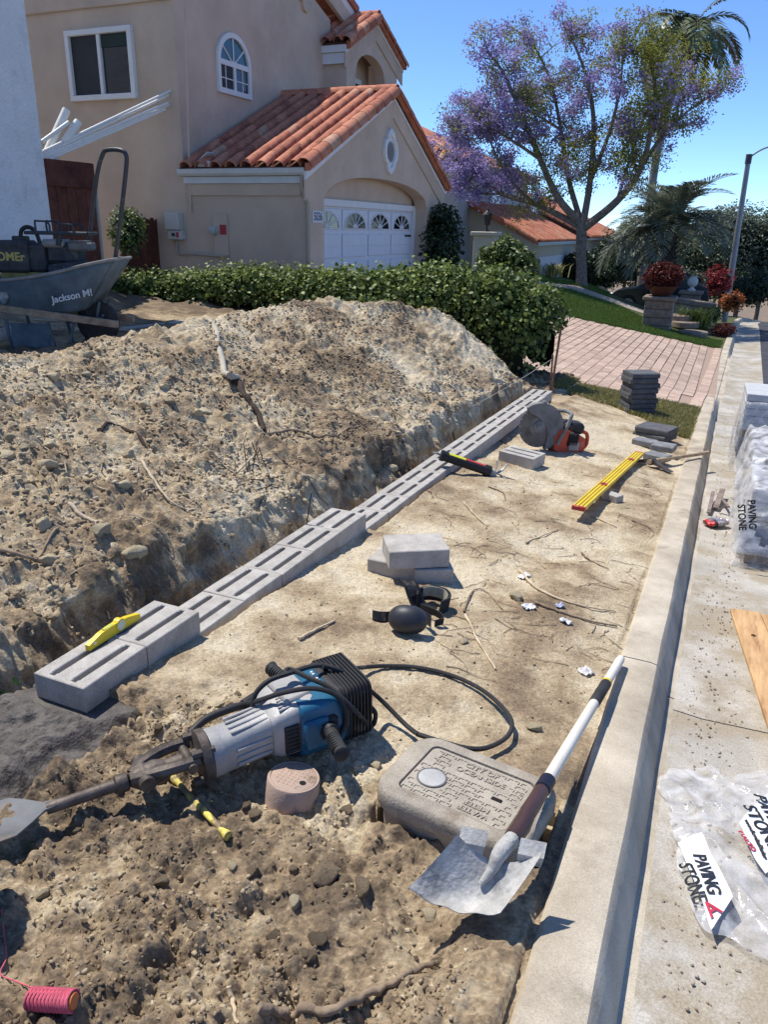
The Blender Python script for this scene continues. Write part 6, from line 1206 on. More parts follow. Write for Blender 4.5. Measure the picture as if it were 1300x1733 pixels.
def pillar(label, p, w, h, cap_h=.1, rows=4):
    o = thing('block_pillar', label, 'pillar', T(p[0], p[1], p[2])); hh = (h-cap_h)/rows
    for i in range(rows): MB().box(w-.01*(i % 2), w-.01*(i % 2), hh-.012, T(0, 0, hh*(i+.5)), b=.015).build('block', WALLB, o, smooth=0)
    MB().box(w*.96, w*.96, h-.02, T(0, 0, h/2-.02)).build('core', mat('pillar_mortar', (.12, .09, .07), .95, .1), o, smooth=0); MB().box(w+.12, w+.12, cap_h, T(0, 0, h-cap_h/2), b=.02).build('cap', WALLB, o, smooth=0); return o
pg_ = Pg(1110, 556); zb_ = g0(pg_[0], pg_[1]+.3)-.15; pillar('stone block pillar carrying the planted bowl beside the lawn', (pg_[0], pg_[1]+.3, zb_), .72, .98)
zt_ = zb_+.98; pot = thing('flower_bowl', 'wide brown bowl of burgundy leaves on the block pillar', 'planter', T(pg_[0], pg_[1]+.3, zt_)); MB().lathe([(.2, 0), (.24, .03), (.36, .2), (.42, .26), (.40, .27), (.33, .22)], 24).build('bowl', mat('bowl_brown', (.10, .035, .02), .6, .2), pot); n = 2600; P = unit(n)*np.array([.5, .5, .36])*(rng.random(n)**.4)[:, None]+np.array([0, 0, .5]); leaves(P, unit(n), rng.uniform(.05, .12, n), rng.beta(1.5, 2.2, n), BURG, 'foliage', pot)['kind'] = 'stuff'
p2 = Py(1168, 512, 28.3); z2 = float(p2[2])-.65; pillar('far block pillar with the white pineapple finial', (float(p2[0]), 28.3, z2), .62, float(Py(1168, 492, 28.3)[2])-z2); fz = float(Py(1168, 492, 28.3)[2])
MBf = MB(); MBf.lathe([(.12, 0), (.13, .04), (.07, .08), (.06, .12), (.13, .17), (.17, .25), (.16, .35), (.10, .44), (.04, .47)], 16, T(float(p2[0]), 28.3, fz)); tag(MBf.build('finial', mat('finial_white', (.62, .60, .55), .8, .1, 20, bump=.8, bscale=40)), 'white pineapple-shaped finial on the far block pillar', 'finial')
for i, (x, y, lab) in enumerate([(1148, 552, 'uppermost rounded stone step beside the planter pillar'), (1158, 556, 'middle rounded stone step beside the planter pillar'), (1172, 566, 'lowest rounded stone step beside the planter pillar')]):
    q = Pg(x, y+4); tag(MB().lathe([(.36, 0), (.38, .02), (.38, .15), (.36, .17), (.0, .172)], 24, T(q[0], q[1]+.3, g0(q[0], q[1]+.3)+.20-.12*i)).build('stone_step', WALLB, smooth=40), lab, 'step', 'rounded garden steps')
q = Py(1150, 506, 26.6); mb = MB(); mb.box(2.0, .35, .16, T(float(q[0])+.1, 26.6, float(q[2])-.05) @ RY(6), b=.02); mb.box(1.9, .3, .5, T(float(q[0])+.1, 26.62, float(q[2])-.38) @ RY(6)); tag(mb.build('garden_wall', WALLB, smooth=0), 'low block garden wall between the two pillars', 'wall')
# walk across the lawn
WK = mat('walk_concrete', (.34, .29, .23), .9, .12, 6, bump=.3, bscale=80); wxs = np.linspace(-9, -2.3, 40); wys = np.linspace(25.25, 26.25, 5); sheet('lawn_path', wxs, wys, lambda x, y: G0(x, y), WK, .012)
# car parked across, seen from the side
CY_ = 31.5; cl0, cr0 = Py(1040, 490, CY_), Py(1203, 492, CY_); cz_ = float(Py(1120, 462, CY_)[2])-1.42; CMx = T(float(cl0[0]), CY_, cz_); car = thing('parked_car', 'dark parked car half hidden behind the planter pillar', 'car', CMx); cl = float(cr0[0]-cl0[0]); kx = cl/4.4
BLK_P = mat('car_paint', (.035, .04, .05), .2, .15, 3, bump=0, spec=.6, coat=.8); side = [(0, .35), (.02, .62), (.25, .78), (1.15, .92), (1.95, 1.36), (2.4, 1.43), (3.2, 1.40), (3.95, 1.08), (4.3, .98), (4.4, .6), (4.36, .3), (.1, .25)]
mb = MB(); mb.loft([[(x*kx, y, z if z < .95 else .92+(z-.92)*1.0) for x, z in side] for y in (-.72, .72)]); mb.loft([[(x*kx, y, min(z, .9)) for x, z in side] for y in (-.88, .88)]); mb.build('body', BLK_P, car, smooth=30)
for y in (-.735, .735):
    for wp in ([(1.3, .95), (1.98, 1.30), (2.45, 1.36), (2.45, .95)], [(2.52, .95), (2.52, 1.36), (3.15, 1.33), (3.7, 1.02), (3.7, .95)]): MB().prism([(x*kx, z) for x, z in wp], -.006, .006, Matrix(((1, 0, 0, 0), (0, 0, -1, y), (0, 1, 0, 0), (0, 0, 0, 1)))).build('side_window', mat('car_glass', (.06, .09, .10), .08, .2, 3, bump=0, spec=.9), car, smooth=0)
for y in (-.745, .745): MB().tube([(1.2*kx, y, .955), (2.0*kx, y, 1.33), (2.45*kx, y, 1.385), (3.2*kx, y, 1.35), (3.8*kx, y, 1.05)], .014, 6).build('window_trim', ALLOY, car)
for x in (.85, 3.5):
    for y in (-.8, .8):
        w_ = MB().lathe([(.2, -.1), (.32, -.09), (.33, 0), (.32, .09), (.2, .1)], 20, T(x*kx, y, .33) @ RX(90)).build('wheel', RUBB, car); MB().lathe([(.2, -.101), (.2, .101)], 16, T(x*kx, y, .33) @ RX(90)).build('rim', ALLOY, w_)
MB().box(.25, 1.2, .12, T(.06*kx, 0, .62), b=.03).build('headlight', mat('lamp_glass', (.5, .5, .5), .1, .1, bump=0, spec=.8), car)
# lantern on a stucco post by the far garage
q = Py(822, 425, 24.5); lz = float(Py(822, 392, 24.5)[2]); mb = MB(); wbox(mb, q[0]-.32, q[0]+.32, 24.2, 24.8, -.6, lz-.12, .01); wbox(mb, q[0]-.4, q[0]+.4, 24.12, 24.88, lz-.12, lz, .02); tag(mb.build('stucco_post', CRM, smooth=0), 'cream stucco post carrying the black lantern', 'post')
lan = thing('lantern', 'black lantern standing on the cream stucco post', 'lantern', T(float(q[0]), 24.5, lz)); MB().lathe([(.08, 0), (.09, .03), (.03, .06), (.03, .16), (.10, .2)], 12).build('stem', BLACK, lan); MB().lathe([(.09, .2), (.14, .48), (.13, .485)], 6).build('glass', GLASS, lan, smooth=0); MB().lathe([(.18, .48), (.17, .5), (.06, .6), (.03, .63), (.04, .66), (.0, .70)], 12).build('roof_cap', BLACK, lan)
# ================================================================== wheelbarrow with the engine in it
S_ = 1/152.0; wo = Pz(165, 585, .2); WM = frame(wo, (math.cos(YAW), math.sin(YAW), -.0)); bar = thing('wheelbarrow', 'blue steel wheelbarrow with wooden handles on the yard edge', 'wheelbarrow', WM)
def wp(x, y, d=0.0): return ((x-165+.105*(585-y))*S_, d, (585-y)*S_*.93)
WBL = mat('barrow_blue', (.055, .085, .11), .6, .2, 5, c2=(.09, .13, .16), bump=.25, bscale=70, spec=.4, c3=(.20, .16, .12), thr3=.63, scale3=4)
WBI = mat('barrow_inside', (.24, .235, .22), .8, .2, 6, bump=.3, bscale=60)
rim_ = spline([wp(-95, 463), wp(-30, 468), wp(40, 468), wp(110, 456), wp(165, 441), wp(206, 432)], 5); bot = spline([wp(-55, 505), wp(-20, 516), wp(40, 521), wp(100, 523), wp(145, 520), wp(162, 508)], 5)
n = len(rim_); rings = []
for i in range(n):
    a, b_ = rim_[i], bot[i]; t = i/(n-1); endw = 1-.25*abs(2*t-1)**3; W1, W2 = .36*endw, .25*endw; row = []
    for k in range(9): f = k/8; q = a.lerp(b_, 1-(1-f)**1.5); row.append((q.x, -(W1+(W2-W1)*f), q.z))
    for k in range(1, 8): f = k/8; row.append((b_.x, -W2+2*W2*f, b_.z-.01))
    for k in range(9): f = 1-k/8; q = a.lerp(b_, 1-(1-f)**1.5); row.append((q.x, W1+(W2-W1)*f, q.z))
    rings.append(row)
mb = MB(); mb.loft(rings, closed=False); m_ = len(rings[0])
mb.add([*rings[0]], [tuple(range(m_))]); mb.add([*rings[-1]], [tuple(range(m_))]); tray = mb.build('tray', WBL, bar, smooth=50)
md = tray.modifiers.new('thickness', 'SOLIDIFY'); md.thickness = .006
mb = MB(); top_l = [(p.x, -.36*(1-.25*abs(2*i/(n-1)-1)**3), p.z) for i, p in enumerate(rim_)]; top_r = [(x, -y, z) for x, y, z in top_l]; mb.tube(top_l+top_r[::-1]+[top_l[0]], .016, 8); mb.build('rim', WBI, tray)
p_ = wp(142, 490); textmesh('lettering', 'Jackson M!', .10, mat('white_print', (.6, .6, .58), .7, .1, 40), tray, T(p_[0], -.345, p_[2]-.02) @ RX(90-16) @ RZ(12), .0015, .002)
p_ = wp(27, 497); mb = MB(); mb.lathe([(.085, 0), (.08, .003)], 9, T(p_[0], -.338, p_[2]) @ RX(90-14)); mb.build('paint_scrape', mat('scrape', (.3, .3, .29), .8, .3, 30, c3=(.06, .09, .115), thr3=.5, scale3=14), tray)
WO = mat('barrow_wood', (.25, .19, .13), .85, .25, 14, c2=(.34, .27, .19), bump=.4, bscale=50)
for s_ in (-1, 1):
    a, b_ = Vector(wp(-110, 500)), Vector(wp(213, 541)); mb = MB(); mb.box((b_-a).length, .05, .075, Matrix.Translation(((a+b_)/2)+Vector((0, s_*.27, 0))) @ RY(math.degrees(math.atan2(a.z-b_.z, b_.x-a.x))), b=.006); mb.build('handle', WO, bar, smooth=0)
    mb = MB(); l0, l1, l2, l3 = Vector(wp(28, 535)), Vector(wp(40, 598)), Vector(wp(112, 598)), Vector(wp(96, 538)); o_ = Vector((0, s_*.25, 0)); mb.tube([l0+o_, (l0+l1)/2+o_+Vector((.0, s_*.02, 0)), l1+o_, l2+o_, l3+o_], .02, 8); mb.tube([Vector(wp(128, 540))+o_, Vector(wp(140, 540))+o_, Vector(wp(128, 592))+o_], .017, 8); mb.build('leg', WBL, bar)
mb = MB(); mb.box(.42, .012, .26, T(*wp(70, 563, -.27)), b=.004); mb.build('leg_plate', WBL, bar, smooth=0)
wc = Vector(wp(166, 543)); mb = MB(); mb.lathe([(.12, -.045), (.19, -.05), (.225, -.035), (.235, 0), (.225, .035), (.19, .05), (.12, .045)], 30, Matrix.Translation(wc) @ RX(90)); whl = mb.build('wheel', RUBB, bar)
mb = MB(); mb.lathe([(.125, -.03), (.11, -.04), (.04, -.03), (.03, -.07), (.03, .07), (.04, .03), (.11, .04), (.125, .03)], 20, Matrix.Translation(wc) @ RX(90)); mb.build('hub', mat('hub_black', (.03, .03, .033), .6, .2), whl); mb = MB()
for s_ in (-1, 1): mb.tube([wc+Vector((0, s_*.08, 0)), Vector(wp(185, 530))+Vector((0, s_*.2, .02))], .014, 6); mb.tube([wc+Vector((0, s_*.08, 0)), Vector(wp(176, 505))+Vector((0, s_*.16, 0))], .014, 6)
mb.build('wheel_bracket', WBL, bar)
# engine-driven machine lying in the tray
eng = thing('engine_machine', 'dusty black engine unit with fuel tank and tall loop handle in the wheelbarrow', 'machine', WM); DUSTB = mat('dusty_black', (.035, .036, .04), .7, .3, 8, c2=(.06, .06, .06), bump=.2, bscale=90, c3=(.17, .16, .14), thr3=.62, scale3=5)
x0, z1 = wp(4, 405)[0], wp(4, 405)[2]; x1, z0 = wp(88, 458)[0], wp(88, 458)[2]; mb = MB(); mb.box(x1-x0-.16, .34, z1-z0, T((x0+x1)/2-.08, -.02, (z0+z1)/2), b=.03); mb.box(.20, .28, (z1-z0)*.9, T(x1-.08, -.0, (z0+z1)/2-.01) @ RZ(-8), b=.03); tank = mb.build('fuel_tank', DUSTB, eng, smooth=30)
p_ = wp(42, 403); MB().lathe([(.088, 0), (.088, .05), (.075, .062), (.0, .064)], 18, T(p_[0], -.04, p_[2]-.03)).build('tank_cap', DUSTB, tank)
p_ = wp(35, 432); textmesh('lettering', 'OMEr', .12, mat('gold_print', (.48, .38, .12), .6, .1), tank, T(p_[0], -.192, p_[2]) @ RX(90), .0015, .003)
p_ = wp(48, 463); mb = MB(); mb.box(.5, .3, .07, T(p_[0]+.03, .0, p_[2]), b=.01); mb.build('base_plate', mat('yellow_dirty', (.28, .21, .07), .8, .4, 14), eng, smooth=0)
mb = MB(); p_ = wp(110, 425); mb.box(.34, .3, .22, T(p_[0], .05, p_[2]), b=.04); p2_ = wp(118, 450); mb.box(.36, .34, .12, T(p2_[0], .0, p2_[2]-.0) @ RY(-8), b=.03)
mb.build('engine_block', DUSTB, eng, smooth=30); mb = MB(); p_ = wp(140, 413); mb.box(.22, .26, .09, T(p_[0], -.02, p_[2]), b=.02)
for k in range(9): mb.box(.012, .2, .02, T(p_[0]-.08+.02*k, -.05, p_[2]+.05), b=.002)
mb.build('muffler', mat('muffler_grey', (.17, .165, .155), .8, .25, 9, metal=.2), eng, smooth=0); p_ = wp(98, 412); MB().box(.24, .26, .08, T(p_[0], -.0, p_[2]+.02), b=.025).build('air_filter', WBI, eng, smooth=30)
mb = MB(); mb.tube(spline([wp(46, 400, -.1), wp(48, 388, -.1), wp(58, 383, -.1), wp(70, 390, -.1), wp(77, 410, -.1)], 5), .022, 8); mb.build('hose', BLACK, eng)
mb = MB()
for d in (-.14, .14): mb.tube([wp(55, 392, d), wp(155, 392, d)], .018, 8); mb.tube(spline([wp(74, 392, d), wp(72, 374, d), wp(76, 373, d), wp(93, 375, d), wp(96, 390, d)], 3), .011, 6); mb.tube(spline([wp(108, 395, d), wp(108, 378, d), wp(112, 377, d), wp(131, 379, d), wp(133, 392, d)], 3), .011, 6)
mb.tube([wp(155, 392, -.14), wp(155, 392, .14)], .018, 8); mb.tube([wp(57, 392, -.14), wp(57, 392, .14)], .018, 8); mb.tube([wp(110, 395, -.12), wp(108, 412, -.12)], .03, 8); mb.build('roll_frame', mat('frame_dark', (.045, .05, .052), .55, .2, bump=.05), eng)
mb = MB(); mb.tube(spline([wp(147, 412, .05), wp(151, 385, .04), wp(163, 300, .0), wp(172, 266, 0), wp(181, 259, -.02), wp(205, 260, -.1), wp(215, 268, -.12), wp(215, 290, -.12), wp(207, 360, -.1), wp(197, 436, -.08)], 6), .0225, 10); mb.build('loop_handle', mat('handle_tube', (.06, .062, .065), .5, .2, 9, metal=.3, bump=.1, bscale=60, c3=(.16, .14, .12), thr3=.64, scale3=8), eng)
# pipes on the ground by the barrow
a, b_ = Pg(-20, 572, .1), Pg(32, 560, .1); mb = MB(); mb.tube([a, b_], .075, 18, caps=False); mb.tube([a, b_], .066, 18, caps=False); tag(mb.build('pvc_pipe', PVC), 'thick white pipe lying on the ground under the wheelbarrow', 'pipe')
a, b_ = Pg(205, 557, .03), Pg(312, 545, .03); tag(MB().tube([a, (a+b_)/2, b_], .022, 10).build('conduit_pipe', mat('pipe_grey', (.38, .38, .37), .6, .1)), 'thin grey pipe on the dirt right of the barrow wheel', 'pipe')
# ================================================================== goods in the gutter on the right
def plastic(name, tint, a, rough=.25):
    m = bpy.data.materials.new(name); m.use_nodes = True; N = m.node_tree.nodes; L = m.node_tree.links; b = N['Principled BSDF']; b.inputs['Base Color'].default_value = (*tint, 1); b.inputs['Roughness'].default_value = rough; b.inputs['Specular IOR Level'].default_value = .7
    tr = N.new('ShaderNodeBsdfTransparent'); mx = N.new('ShaderNodeMixShader'); tc = N.new('ShaderNodeTexCoord'); n = N.new('ShaderNodeTexNoise'); n.inputs['Scale'].default_value = 7; n.inputs['Detail'].default_value = 6; n.inputs['Distortion'].default_value = 1.2; L.new(tc.outputs['Object'], n.inputs['Vector'])
    mr = N.new('ShaderNodeMapRange'); mr.inputs[1].default_value = .35; mr.inputs[2].default_value = .7; mr.inputs[3].default_value = a*.25; mr.inputs[4].default_value = a+.28; L.new(n.outputs[0], mr.inputs[0]); L.new(mr.outputs[0], mx.inputs[0]); L.new(tr.outputs[0], mx.inputs[1]); L.new(b.outputs[0], mx.inputs[2]); L.new(mx.outputs[0], N['Material Output'].inputs[0])
    nb = N.new('ShaderNodeTexNoise'); nb.inputs['Scale'].default_value = 12; nb.inputs['Detail'].default_value = 4; nb.inputs['Distortion'].default_value = 2; L.new(tc.outputs['Object'], nb.inputs['Vector']); bp = N.new('ShaderNodeBump'); bp.inputs['Strength'].default_value = .4; bp.inputs['Distance'].default_value = .014; L.new(nb.outputs[0], bp.inputs['Height']); L.new(bp.outputs[0], b.inputs['Normal'])
    return m
FILM = plastic('clear_film', (.74, .75, .77), .36, .14); FILMW = plastic('milky_film', (.72, .72, .73), .62, .3)
def zg(y): return float(zs(y))-.155
# ---- crumpled bag in the foreground
out_px = [(1127, 1298), (1165, 1302), (1200, 1290), (1240, 1320), (1262, 1304), (1300, 1300), (1345, 1330), (1385, 1420), (1380, 1560), (1330, 1640), (1300, 1620), (1232, 1592), (1185, 1555), (1163, 1500), (1152, 1430), (1140, 1370)]
ol = np.array([Ps(x, y, .02)[:2] for x, y in out_px]); cen = ol.mean(0)
def bagz(x, y, r): return zs(y)-.152+.012+.055*np.maximum(0, 1-r)**.5*(.6+.5*fbm(x, y, 5, 2))+.024*(1-np.abs(fbm(x*1.0+y*.5, y*.7-x*.3, 6, 2)))**3*np.minimum(1, (1.05-r)*4)+.003*fbm(x, y, 24, 2)
nr, na = 90, 240; ang_ = np.arctan2(ol[:, 1]-cen[1], ol[:, 0]-cen[0]); rad_ = np.hypot(ol[:, 0]-cen[0], ol[:, 1]-cen[1]); od = np.argsort(ang_); ang_, rad_ = ang_[od], rad_[od]
aa = np.linspace(-math.pi, math.pi, na, endpoint=False); ra = np.interp(aa, np.concatenate([ang_-2*math.pi, ang_, ang_+2*math.pi]), np.tile(rad_, 3)); ra = ra*(1+.03*np.sin(aa*13)+.02*np.sin(aa*29+1))
rr_ = np.linspace(.02, 1, nr)[:, None]; BX = cen[0]+rr_*ra*np.cos(aa); BY = cen[1]+rr_*ra*np.sin(aa); BZ = bagz(BX, BY, rr_+0*BX)
q = np.arange(nr*na).reshape(nr, na); Fb = np.stack([q[:-1], np.roll(q[:-1], -1, 1), np.roll(q[1:], -1, 1), q[1:]], -1).reshape(-1, 4)
bag = thing('plastic_bag', 'crumpled clear plastic bag printed PAVING STONE lying in the gutter', 'bag', T(float(cen[0]), float(cen[1]), zg(cen[1]))); bI = bag.matrix_world.inverted()
put('film', npmesh('film', np.stack([BX, BY, BZ], -1).reshape(-1, 3), Fb, FILM), bag, bI)
def bagr(x, y): a = math.atan2(y-cen[1], x-cen[0]); return math.hypot(x-cen[0], y-cen[1])/float(np.interp(a, np.concatenate([ang_-2*math.pi, ang_, ang_+2*math.pi]), np.tile(rad_, 3)))
LABW = mat('label_white', (.78, .78, .79), .45, .05, 30, bump=.1, bscale=30); INK = mat('ink_black', (.02, .02, .02), .5, .05, bump=0); INKR = mat('ink_red', (.45, .03, .06), .5, .05, bump=0)
def drape(o, lift):
    for v in o.data.vertices: w = o_m @ v.co; r = min(bagr(w.x, w.y), 1.0); v.co = Vector((w.x, w.y, float(zs(w.y))-.152+.012+.055*max(0, 1-r)**.5*(.6+.5*float(fbm(np.array(w.x), np.array(w.y), 5, 2)))+.020+lift))
    o.matrix_basis = bI
def label_patch(name, poly_px, m, lift, n=44):
    global o_m
    P = [Ps(x, y, .03) for x, y in poly_px]; vs = []; a, b_, c_, d_ = P
    for j in range(n+1):
        for i in range(n+1): u, v = i/n, j/n; p = (a*(1-u)+b_*u)*(1-v)+(d_*(1-u)+c_*u)*v; vs.append((p[0], p[1], 0))
    o = put(name, npmesh(name, np.array(vs), np.array([[j*(n+1)+i, j*(n+1)+i+1, (j+1)*(n+1)+i+1, (j+1)*(n+1)+i] for j in range(n) for i in range(n)]), m), bag); o_m = Matrix.Identity(4); drape(o, lift); return o
def bag_text(s, size, c_px, d_px, m, lift=.007, xs=1.0):
    global o_m
    p, d = Ps(*c_px, .03), Ps(*d_px, .03); an = math.atan2(d[1]-p[1], d[0]-p[0]); o = textmesh('lettering', s, size, m, bag, None, .0, .0012, xscale=xs); o_m = T(p[0], p[1], 0) @ Matrix.Rotation(an, 4, 'Z')
    bm = bmesh.new(); bm.from_mesh(o.data); bmesh.ops.subdivide_edges(bm, edges=[e for e in bm.edges if e.calc_length() > .006], cuts=3); bmesh.ops.triangulate(bm, faces=bm.faces); bm.to_mesh(o.data); bm.free(); drape(o, lift)
label_patch('label', [(1147, 1428), (1186, 1420), (1238, 1532), (1204, 1576)], LABW, .004)
bag_text('PAVING', .052, (1193, 1490), (1212, 1545), INK, .008, .95); bag_text('STONE', .052, (1170, 1500), (1190, 1552), INK, .008, .95)
label_patch('label', [(1248, 1408), (1300, 1352), (1340, 1440), (1294, 1488)], LABW, .004); bag_text('PAVING', .06, (1302, 1398), (1322, 1432), INK, .008); bag_text('STONE', .06, (1286, 1416), (1310, 1450), INK, .008); bag_text('www.AngelusPaving', .018, (1277, 1432), (1299, 1466), INK, .008); bag_text('RIALTO', .02, (1262, 1436), (1274, 1447), INKR, .008)
bag_text('A', .06, (1204, 1548), (1226, 1540), INKR, .009)
# ---- plank sheet
WDP = mat('plywood', (.47, .27, .12), .7, .16, 3, c2=(.58, .37, .18), bump=.2, bscale=30, c3=(.33, .17, .075), thr3=.60, scale3=2.5)
def strm(m):
    N = m.node_tree.nodes
    for n_ in N:
        if n_.type == 'TEX_NOISE' and n_.inputs['Scale'].default_value < 20: 
            mp = N.new('ShaderNodeMapping'); mp.inputs['Scale'].default_value = (9, 1.0, 4); l = n_.inputs['Vector'].links[0].from_socket; m.node_tree.links.new(l, mp.inputs[0]); m.node_tree.links.new(mp.outputs[0], n_.inputs['Vector'])
strm(WDP)
pa, pb, pc = Ps(1236, 1030, .06), Ps(1300, 1014, .06), Ps(1312, 1285, .03); bd = thing('wood_board', 'orange-brown wooden boards lying in the gutter at the right edge', 'board', T(pa[0], pa[1], zg(pa[1]))); wI = bd.matrix_world.inverted()
dirv = (pc-pa); dirv[2] = 0; L_ = float(np.linalg.norm(dirv))+.25; dirv = dirv/np.linalg.norm(dirv); sidev = np.array([-dirv[1], dirv[0], 0]); sidev = sidev if sidev[0] > 0 else -sidev
for k in range(3):
    o_ = pa+sidev*(.075+k*.152)+dirv*(L_/2-.0+.015*k); zc = float(zs(o_[1]))-.118; mb = MB(); mb.box(L_, .148, .022, frame((o_[0], o_[1], zc+.022), np.array([dirv[0], dirv[1], -(float(zs(pa[1]))-float(zs(pc[1])))/max(.1, abs(pc[1]-pa[1]))*dirv[1]*-1 if False else float(zs(o_[1]+dirv[1]*.5)-zs(o_[1]))*2])), b=.003); ob = mb.build('board', WDP, bd, wI, smooth=0)
mb = MB(); kp_ = pa+sidev*.07+dirv*.34; mb.lathe([(.012, 0), (.012, .0012)], 10, T(kp_[0], kp_[1], float(zs(kp_[1]))-.0842)); mb.build('knot', mat('knot_dark', (.05, .025, .012), .8, .2), bd, wI)
# ---- wrapped pallet loads
PALW = mat('pallet_wood', (.36, .25, .15), .85, .25, 8, c2=(.44, .32, .2), bump=.4, bscale=50)
LG = mat('pale_paver', (.46, .47, .47), .9, .1, 12, bump=.3, bscale=150)
def load(label, x0, x1, y0, y1, layers, m_order):
    z = zg((y0+y1)/2)+.005; o = thing('pallet_load', label, 'pallet', T((x0+x1)/2, (y0+y1)/2, z)); cx_, cy_ = (x0+x1)/2, (y0+y1)/2; sl_ = math.degrees(math.atan(float(zs(y1)-zs(y0))/(y1-y0))); zz = 0
    for kind in layers:
        if kind == 'wood':
            for k in range(3): MB().box(x1-x0-.04, .09, .075, RX(sl_) @ T(0, -(y1-y0)*.4+k*(y1-y0)*.4, zz+.04), b=.004).build('timber', PALW, o, smooth=0)
            zz += .08
        else:
            nx_, ny_ = 4, max(2, int((y1-y0)/.3)); h = .075; w_, d_ = (x1-x0)/nx_, (y1-y0)/ny_
            for i in range(nx_):
                for j in range(ny_):
                    if i > 1 and j > 0 and kind != 'top': continue
                    MB().box(w_-.006, d_-.006, h-.004, RX(sl_) @ T(-(x1-x0)/2+(i+.5)*w_+rnd.uniform(-.003, .003), -(y1-y0)/2+(j+.5)*d_, zz+h/2), b=.006).build('paver', DP if kind == 'dark' else LG, o, smooth=0)
            zz += h
    return o, zz
lo1, h1 = load('pallet load of dark pavers under torn milky plastic', .34, 1.35, 5.18, 6.1, ['wood', 'dark', 'dark'], 0)
lo2, h2_ = load('far pallet load of dark and pale pavers wrapped in film', .33, 1.35, 8.55, 9.75, ['wood', 'dark', 'dark', 'dark', 'wood', 'pale', 'pale', 'pale', 'top', 'top'], 0)
def cover(parent, x0, x1, y0, y1, zb, zt, m, amp, seed, n=44, flare=.06, hole=None):
    """film draped over a load: a lumpy box open at the bottom"""
    V = []; 
    nu, nv = 96, 34; per = 2*((x1-x0)+(y1-y0))
    for j in range(nv+1):
        t = j/nv
        for i in range(nu):
            s = i/nu*per; W0 = x1-x0; D0 = y1-y0
            if s < W0: x, y = x0+s, y0
            elif s < W0+D0: x, y = x1, y0+s-W0
            elif s < 2*W0+D0: x, y = x1-(s-W0-D0), y1
            else: x, y = x0, y1-(s-2*W0-D0)
            cx_, cy_ = (x0+x1)/2, (y0+y1)/2; f = min(t/.7, 1.0); sh = 1+flare*(1-f)-.05*f; g = 1.0 if t < .7 else 1-(t-.7)/.3
            xx_ = cx_+(x-cx_)*sh*g; yy_ = cy_+(y-cy_)*sh*g
            w = float(fbm(np.array(s*1.6+seed), np.array(t*.7), 2.3, 3))*amp*(1.2-f*.5); dx, dy = x-cx_, y-cy_; l = math.hypot(dx, dy); xx_ += dx/l*w; yy_ += dy/l*w
            V.append((xx_, yy_, zb+(zt-zb)*f**.9+.10*math.sin(s*3+seed)*f*amp/.08*.4+float(fbm(np.array(xx_*3), np.array(yy_*3+seed), 1.7, 3))*amp*.8*(t > .55)+float(zs(yy_)-zs(cy_))))
    q = np.arange((nv+1)*nu).reshape(nv+1, nu); Fc = np.stack([q[:-1], np.roll(q[:-1], -1, 1), np.roll(q[1:], -1, 1), q[1:]], -1).reshape(-1, 4)
    if hole: C = np.array(V)[Fc].mean(1); Fc = Fc[~hole(C)]
    return put('plastic_wrap', npmesh('plastic_wrap', np.array(V), Fc, m), parent, parent.matrix_world.inverted())
zc1 = zg(5.65); cover(lo1, .315, 1.37, 5.15, 6.15, zc1+.1, zc1+.52, FILMW, .035, 3.0, hole=lambda C: (np.abs(C[:, 0]-.46) < .05+.04*np.sin(C[:, 2]*20)) & (C[:, 1] < 5.3) & (C[:, 2] > zc1+.14) & (C[:, 2] < zc1+.42))
cover(lo1, .33, 1.36, 5.16, 6.13, zc1-.0, zc1+.27, FILM, .03, 9.0)
zc2 = zg(9.15); cover(lo2, .315, 1.37, 8.53, 9.77, zc2-.0, zc2+.7, FILM, .035, 5.0); cover(lo2, .36, 1.4, 6.3, 8.3, zc2+.18, zc2+.62, FILMW, .06, 7.0)
zbk = zc2+h2_; p = T(.62, 9.0, zbk+.055)
# milky lettering on the cover
for s_, px_, sz in (('PAVING', (1264, 858), .06), ('STONE', (1256, 864), .06)):
    q_ = Py(*px_, 5.2); textmesh('lettering', s_, sz, INK, lo1, lo1.matrix_world.inverted() @ T(float(q_[0])+(.03 if s_ == 'PAVING' else 0), 5.06, float(q_[2])) @ RX(90) @ RZ(-78), .0006, .002, xscale=.9)
# ---- litter by the curb
c = Ps(1213, 884, .03); crm = T(c[0], c[1], zg(c[1])+.035); wr = thing('snack_wrapper', 'red and silver snack wrapper by the curb next to the pallet', 'wrapper', crm @ RZ(38)); rowsW = []
for i in range(15):
    t = i/14; w_ = .055*(1-.35*(2*t-1)**4); hgt = .026*math.sin(math.pi*min(max(t, .06), .94))**.6+.004; rowsW.append([(.18*(t-.5), w_*math.cos(a)*(1+.1*math.sin(i*2+a*3)), hgt*math.sin(a)+.006*math.sin(i*3+a*2)) for a in np.linspace(0, 2*math.pi, 17)[:-1]])
MB().loft(rowsW).build('pouch', mat('wrapper_silver', (.45, .45, .46), .3, .3, 25, metal=.7, c3=(.5, .03, .03), thr3=.56, scale3=16, bump=.4, bscale=40), wr, smooth=60); MB().loft([[(x, y*1.05, z*1.04) for x, y, z in r] for r in rowsW[4:6]]).build('stripe', mat('wrapper_dark', (.03, .02, .025), .4, .2), wr); MB().loft([[(x, y*1.04, z*1.03) for x, y, z in r] for r in rowsW[0:3]]).build('red_end', mat('wrapper_red', (.55, .03, .03), .4, .15, 20), wr)
OLDW = mat('weathered_stick', (.17, .125, .11), .9, .25, 12, c2=(.25, .2, .175), bump=.4, bscale=60)
